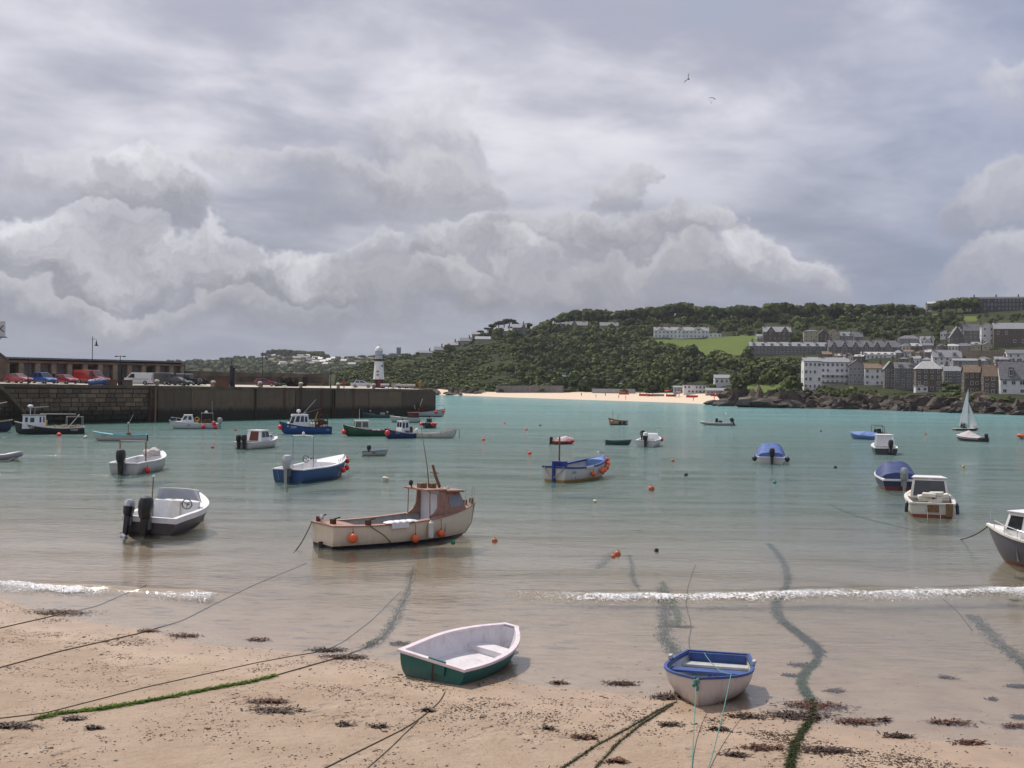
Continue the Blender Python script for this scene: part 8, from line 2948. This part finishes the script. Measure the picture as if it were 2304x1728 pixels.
weed_clump(1395, 1540, 62, 'flat dark seaweed between the two dinghies', 1.3)
weed_clump(1494, 1570, 48, 'dark seaweed heap against the side of the white dinghy', 2.0, KELP, .6)
weed_clump(22, 1634, 95, 'dark lump of weed at the end of the left ropes', 1.6)
weed_clump(1828, 1590, 130, 'big brown seaweed heap over the thick weedy rope', 1.6, KELP2, .4)
weed_clump(1790, 1612, 150, 'broad brown seaweed mat below the thick weedy rope', 1.3, KELP, .3)
GEN = 'scattered brown seaweed tuft on the lower beach'
for (px, py, w) in [(580, 1441, 45), (1255, 1538, 30), (1505, 1632, 46), (1310, 1661, 55), (1800, 1498, 60), (1775, 1521, 32), (1874, 1556, 40), (1675, 1613, 75), (1706, 1684, 80), (1860, 1690, 110), (1925, 1626, 90), (1985, 1622, 35), (2135, 1628, 90), (2280, 1637, 60), (2175, 1673, 60), (2015, 1658, 60), (2290, 1546, 45), (2296, 1616, 50), (2230, 1575, 20), (2130, 1526, 36), (1615, 1642, 40), (1650, 1700, 50), (1510, 1410, 36), (1540, 1412, 32), (2282, 1352, 22), (770, 1632, 30), (850, 1636, 36), (620, 1600, 110), (600, 1580, 90), (960, 1600, 30), (1230, 1640, 24), (165, 1618, 40), (205, 1640, 30), (1385, 1715, 40)]:
    weed_clump(px, py, w, GEN)

# ---- ropes and chains lying over the sand, some furred with weed
def sandpath(pp, dz):
    out = []
    for (a, b) in zip(pp[:-1], pp[1:]):
        n = max(2, int(math.hypot(b[0] - a[0], b[1] - a[1]) / 8))
        for i in range(n):
            out.append(on_sand(a[0] + (b[0] - a[0]) * i / n, a[1] + (b[1] - a[1]) * i / n, dz))
    out.append(on_sand(pp[-1][0], pp[-1][1], dz))
    arr = np.array([tuple(p_) for p_ in out])
    for _ in range(3):
        arr[1:-1] = (arr[:-2] + 2 * arr[1:-1] + arr[2:]) / 4
    return arr
def beach_rope(pp, r, label, mat=ROPE, weed=None, weed_w=0.0, dens=60, rope=True, part=(0, 1)):
    arr = sandpath(pp, r * .6)
    c = Vector(arr[len(arr) // 2])
    t = thing('mooring_rope', label, 'rope', tuple(c))
    if rope:
        g = G(); g.tube([Vector(p_) - c for p_ in arr], r, 6); g.build('rope', mat, t, smooth=True)
    if weed:
        ln = float(np.linalg.norm(np.diff(arr, axis=0), axis=1).sum())
        a0, a1 = int(part[0] * (len(arr) - 2)), max(2, int(part[1] * (len(arr) - 2)))
        def fx():
            i = rng.randrange(a0, a1)
            q_ = arr[i] + (arr[i + 1] - arr[i]) * rng.random()
            d_ = arr[i + 1] - arr[i]
            a = math.atan2(d_[1], d_[0]) + rng.gauss(0, .35)
            x, y = q_[0] + rng.gauss(0, weed_w), q_[1] + rng.gauss(0, weed_w)
            return (x - c.x, y - c.y, sz(x, y) - c.z + r * .5), a
        V, F = ribbons(int(ln * dens * (part[1] - part[0])), fx, (.06, .20) if weed_w > .02 else (.03, .10), (.006, .016) if weed_w > .02 else (.003, .009), .03)
        o = npmesh('weed', V, F, weed, t)
    return t
beach_rope([(-60, 1428), (0, 1414), (105, 1390), (218, 1365), (265, 1344), (330, 1318)], .017, 'dark rope running into the breaking wave under the seaweed mat')
beach_rope([(-60, 1520), (0, 1503), (132, 1467), (317, 1425), (409, 1398), (497, 1353), (576, 1315), (690, 1268)], .017, 'dark rope crossing the left sand into the shallows past the red tuft')
beach_rope([(-60, 1624), (0, 1617), (102, 1605), (328, 1547), (576, 1492), (651, 1478), (726, 1466), (770, 1447), (836, 1397), (902, 1331)], .012, 'thin brown rope above the green weedy one')
beach_rope([(-40, 1650), (30, 1632), (130, 1607), (230, 1596), (320, 1581), (450, 1556), (576, 1533), (640, 1515), (770, 1478), (819, 1460), (861, 1436), (883, 1405), (902, 1364), (919, 1325), (930, 1275)], .017, 'rope bearded with bright green weed on the left sand', weed=GWEED, weed_w=.028, dens=130, part=(.12, .62))
beach_rope([(819, 1460), (861, 1436), (883, 1405), (902, 1364), (919, 1325), (930, 1275)], .02, 'dark weed strand under water left of the green dinghy', weed=DWEED, weed_w=.09, dens=70)
beach_rope([(1001, 1558), (990, 1580), (941, 1621), (905, 1643), (734, 1728), (640, 1775)], .014, 'brown painter of the green dinghy, upper strand of the fork')
beach_rope([(941, 1623), (913, 1649), (878, 1684), (828, 1728), (780, 1775)], .011, 'brown painter of the green dinghy, lower strand of the fork')
beach_rope([(1522, 1580), (1486, 1596), (1418, 1637), (1337, 1681), (1268, 1728), (1200, 1775)], .015, 'green slimed rope from under the white dinghy, upper of the pair', weed=DWEED, weed_w=.014, dens=110)
beach_rope([(1514, 1586), (1445, 1629), (1393, 1670), (1340, 1728), (1310, 1770)], .015, 'green slimed rope from under the white dinghy, lower of the pair', weed=DWEED, weed_w=.014, dens=110)
beach_rope([(1730, 1224), (1761, 1260), (1774, 1295), (1771, 1321), (1752, 1346), (1742, 1369), (1758, 1397), (1787, 1420), (1822, 1445), (1844, 1464), (1841, 1486), (1815, 1509), (1800, 1528), (1809, 1556), (1831, 1582), (1831, 1611), (1809, 1642), (1790, 1671), (1776, 1728), (1765, 1775)], .02, 'thick rope furred with dark green weed winding up the right of the beach', weed=DWEED, weed_w=.022, dens=170)
beach_rope([(1730, 1224), (1761, 1260), (1774, 1295), (1771, 1321), (1752, 1346), (1742, 1369), (1758, 1397), (1787, 1420), (1822, 1445), (1844, 1464), (1841, 1486)], .02, 'broad beard of weed under water on the thick winding rope', weed=DWEED, weed_w=.075, dens=210, rope=False)
beach_rope([(1841, 1486), (1815, 1509), (1800, 1528), (1809, 1556), (1831, 1582), (1831, 1605)], .02, 'bright green weed on the bend of the thick winding rope', weed=GWEED, weed_w=.05, dens=190)
beach_rope([(1489, 1320), (1489, 1347), (1498, 1380), (1492, 1425), (1500, 1447), (1528, 1478)], .02, 'dark weed strand under water behind the white dinghy', weed=DWEED, weed_w=.12, dens=140)
beach_rope([(1490, 1310), (1506, 1345), (1520, 1375), (1531, 1402), (1515, 1412)], .02, 'bright green weed strand under water behind the white dinghy', weed=GWEED, weed_w=.07, dens=110)
beach_rope([(1565, 1270), (1548, 1320), (1542, 1360), (1558, 1412), (1548, 1440), (1556, 1482)], .018, 'thin dark line under water behind the white dinghy')
beach_rope([(2185, 1385), (2223, 1420), (2245, 1448), (2274, 1470), (2304, 1493), (2360, 1530)], .02, 'broad dark weed strand under water at the far right', weed=DWEED, weed_w=.13, dens=170)
beach_rope([(2121, 1348), (2156, 1378), (2188, 1420)], .02, 'thin dark strand under water below the right hand wave')
beach_rope([(1866, 1136), (1903, 1153), (1940, 1166), (1980, 1176), (2061, 1195)], .03, 'dark weed strand under the shallows before the cream-white cabin boat', weed=DWEED, weed_w=.12, dens=70)
beach_rope([(1345, 1280), (1375, 1250), (1390, 1235)], .02, 'dark weed patch under the orange buoys', weed=DWEED, weed_w=.14, dens=90)
beach_rope([(1415, 1250), (1424, 1275), (1420, 1300), (1440, 1330)], .02, 'short dark strand under water right of the orange buoys', weed=DWEED, weed_w=.05, dens=60)
kn = wp(WD, (WDHULL.x(1) + .05, 0, WDHULL.zs(1) - .1))
e1, e2 = on_sand(1556, 1735, .02), on_sand(1593, 1735, .02)
mooring('teal painter tied at the bow of the white dinghy', [tuple(p_) for p_ in sag(kn, e1, .12)] + [(e1.x, e1.y - 3, sz(e1.x, e1.y - 3) + .02)], .010, TEALROPE)
s2 = wp(WD, (WDHULL.x(.80), .5, WDHULL.zs(.8) + .06))
s3 = wp(WD, (WDHULL.x(.12), -.2, WDHULL.zs(.1) + .05))
mooring('teal line over the side of the white dinghy down to the sand', [tuple(s3)] + [tuple(p_) for p_ in sag(s3, s2, .12)][1:] + [tuple(p_) for p_ in sag(s2, e2, .10)][1:] + [(e2.x, e2.y - 3, sz(e2.x, e2.y - 3) + .02)], .010, TEALROPE)

# ---- countless scraps of weed and shell strewn over the sand
N_ = 480000
x = nrng.uniform(-16, 16, N_); y = nrng.uniform(15.5, 36, N_)
d_ = (shore_y(x) - y) * .88
pn = fbm2(x * .55, y * .8, 21, 4)
pn2 = fbm2(x * 1.9, y * 2.6, 23, 3)
pr = np.clip((pn - .38) * 1.6, .03, 1) * np.clip((pn2 - .30) * 2.2, .05, 1)
pr *= np.where(d_ > 0, 1, .10) * np.where(d_ < -2.5, .5, 1)
wr = np.exp(-((d_ - 1.7) / .9) ** 2)
pr = pr * (.45 + 1.5 * wr) + .55 * np.clip((x - 4.5) / 3, 0, 1) * np.clip((d_ - 1.2) / 1.0, 0, 1) * np.clip(pn2 * 1.6 - .3, 0, 1)
ok = nrng.random(N_) < pr
x, y = x[ok], y[ok]
n = len(x)
z = sand_z(x, y)
a = nrng.normal(0, .9, n)
l = nrng.gamma(1.6, .0055, n) + .006
w_ = l * nrng.uniform(.25, .8, n)
ca, sa = np.cos(a), np.sin(a)
hz_ = nrng.uniform(.002, .014, n)
c4 = []
for (su, sv, up) in ((-1, -1, 0), (1, -1, .6), (1, 1, 1), (-1, 1, .3)):
    c4.append(np.stack([x + su * l * ca - sv * w_ * sa, y + su * l * sa + sv * w_ * ca, z + .002 + hz_ * up], 1))
V = np.stack(c4, 1).reshape(-1, 3)
scr = npmesh('weed_scraps', V, np.arange(len(V)).reshape(-1, 4), [pmat('dry_weed_scraps', (.070, .036, .020), .9, .5, 3, spec=.1), pmat('dark_weed_scraps', (.026, .015, .011), .7, .4, 3)], mi=(nrng.random(n) < .5).astype(int))
tag(scr, 'countless dark scraps of weed strewn over the sand', kind='stuff')

# ================================================================== HAZE
HZ = G()
HZ.box((0, 1900, 64.5), (7200, 4100, 137))
hz_o = HZ.build('haze', [])
tag(hz_o, 'thin sea haze over the bay', kind='stuff')
hm = bpy.data.materials.new('sea_haze')
hm.use_nodes = True
hm.node_tree.nodes.clear()
q = NT(hm.node_tree)
pv = q.n('ShaderNodeVolumePrincipled')
pv.inputs['Color'].default_value = (.86, .90, 1.0, 1)
pv.inputs['Density'].default_value = 0.00006
pv.inputs['Anisotropy'].default_value = 0.2
om = q.n('ShaderNodeOutputMaterial')
hm.node_tree.links.new(pv.outputs[0], om.inputs['Volume'])
hz_o.data.materials.append(hm)
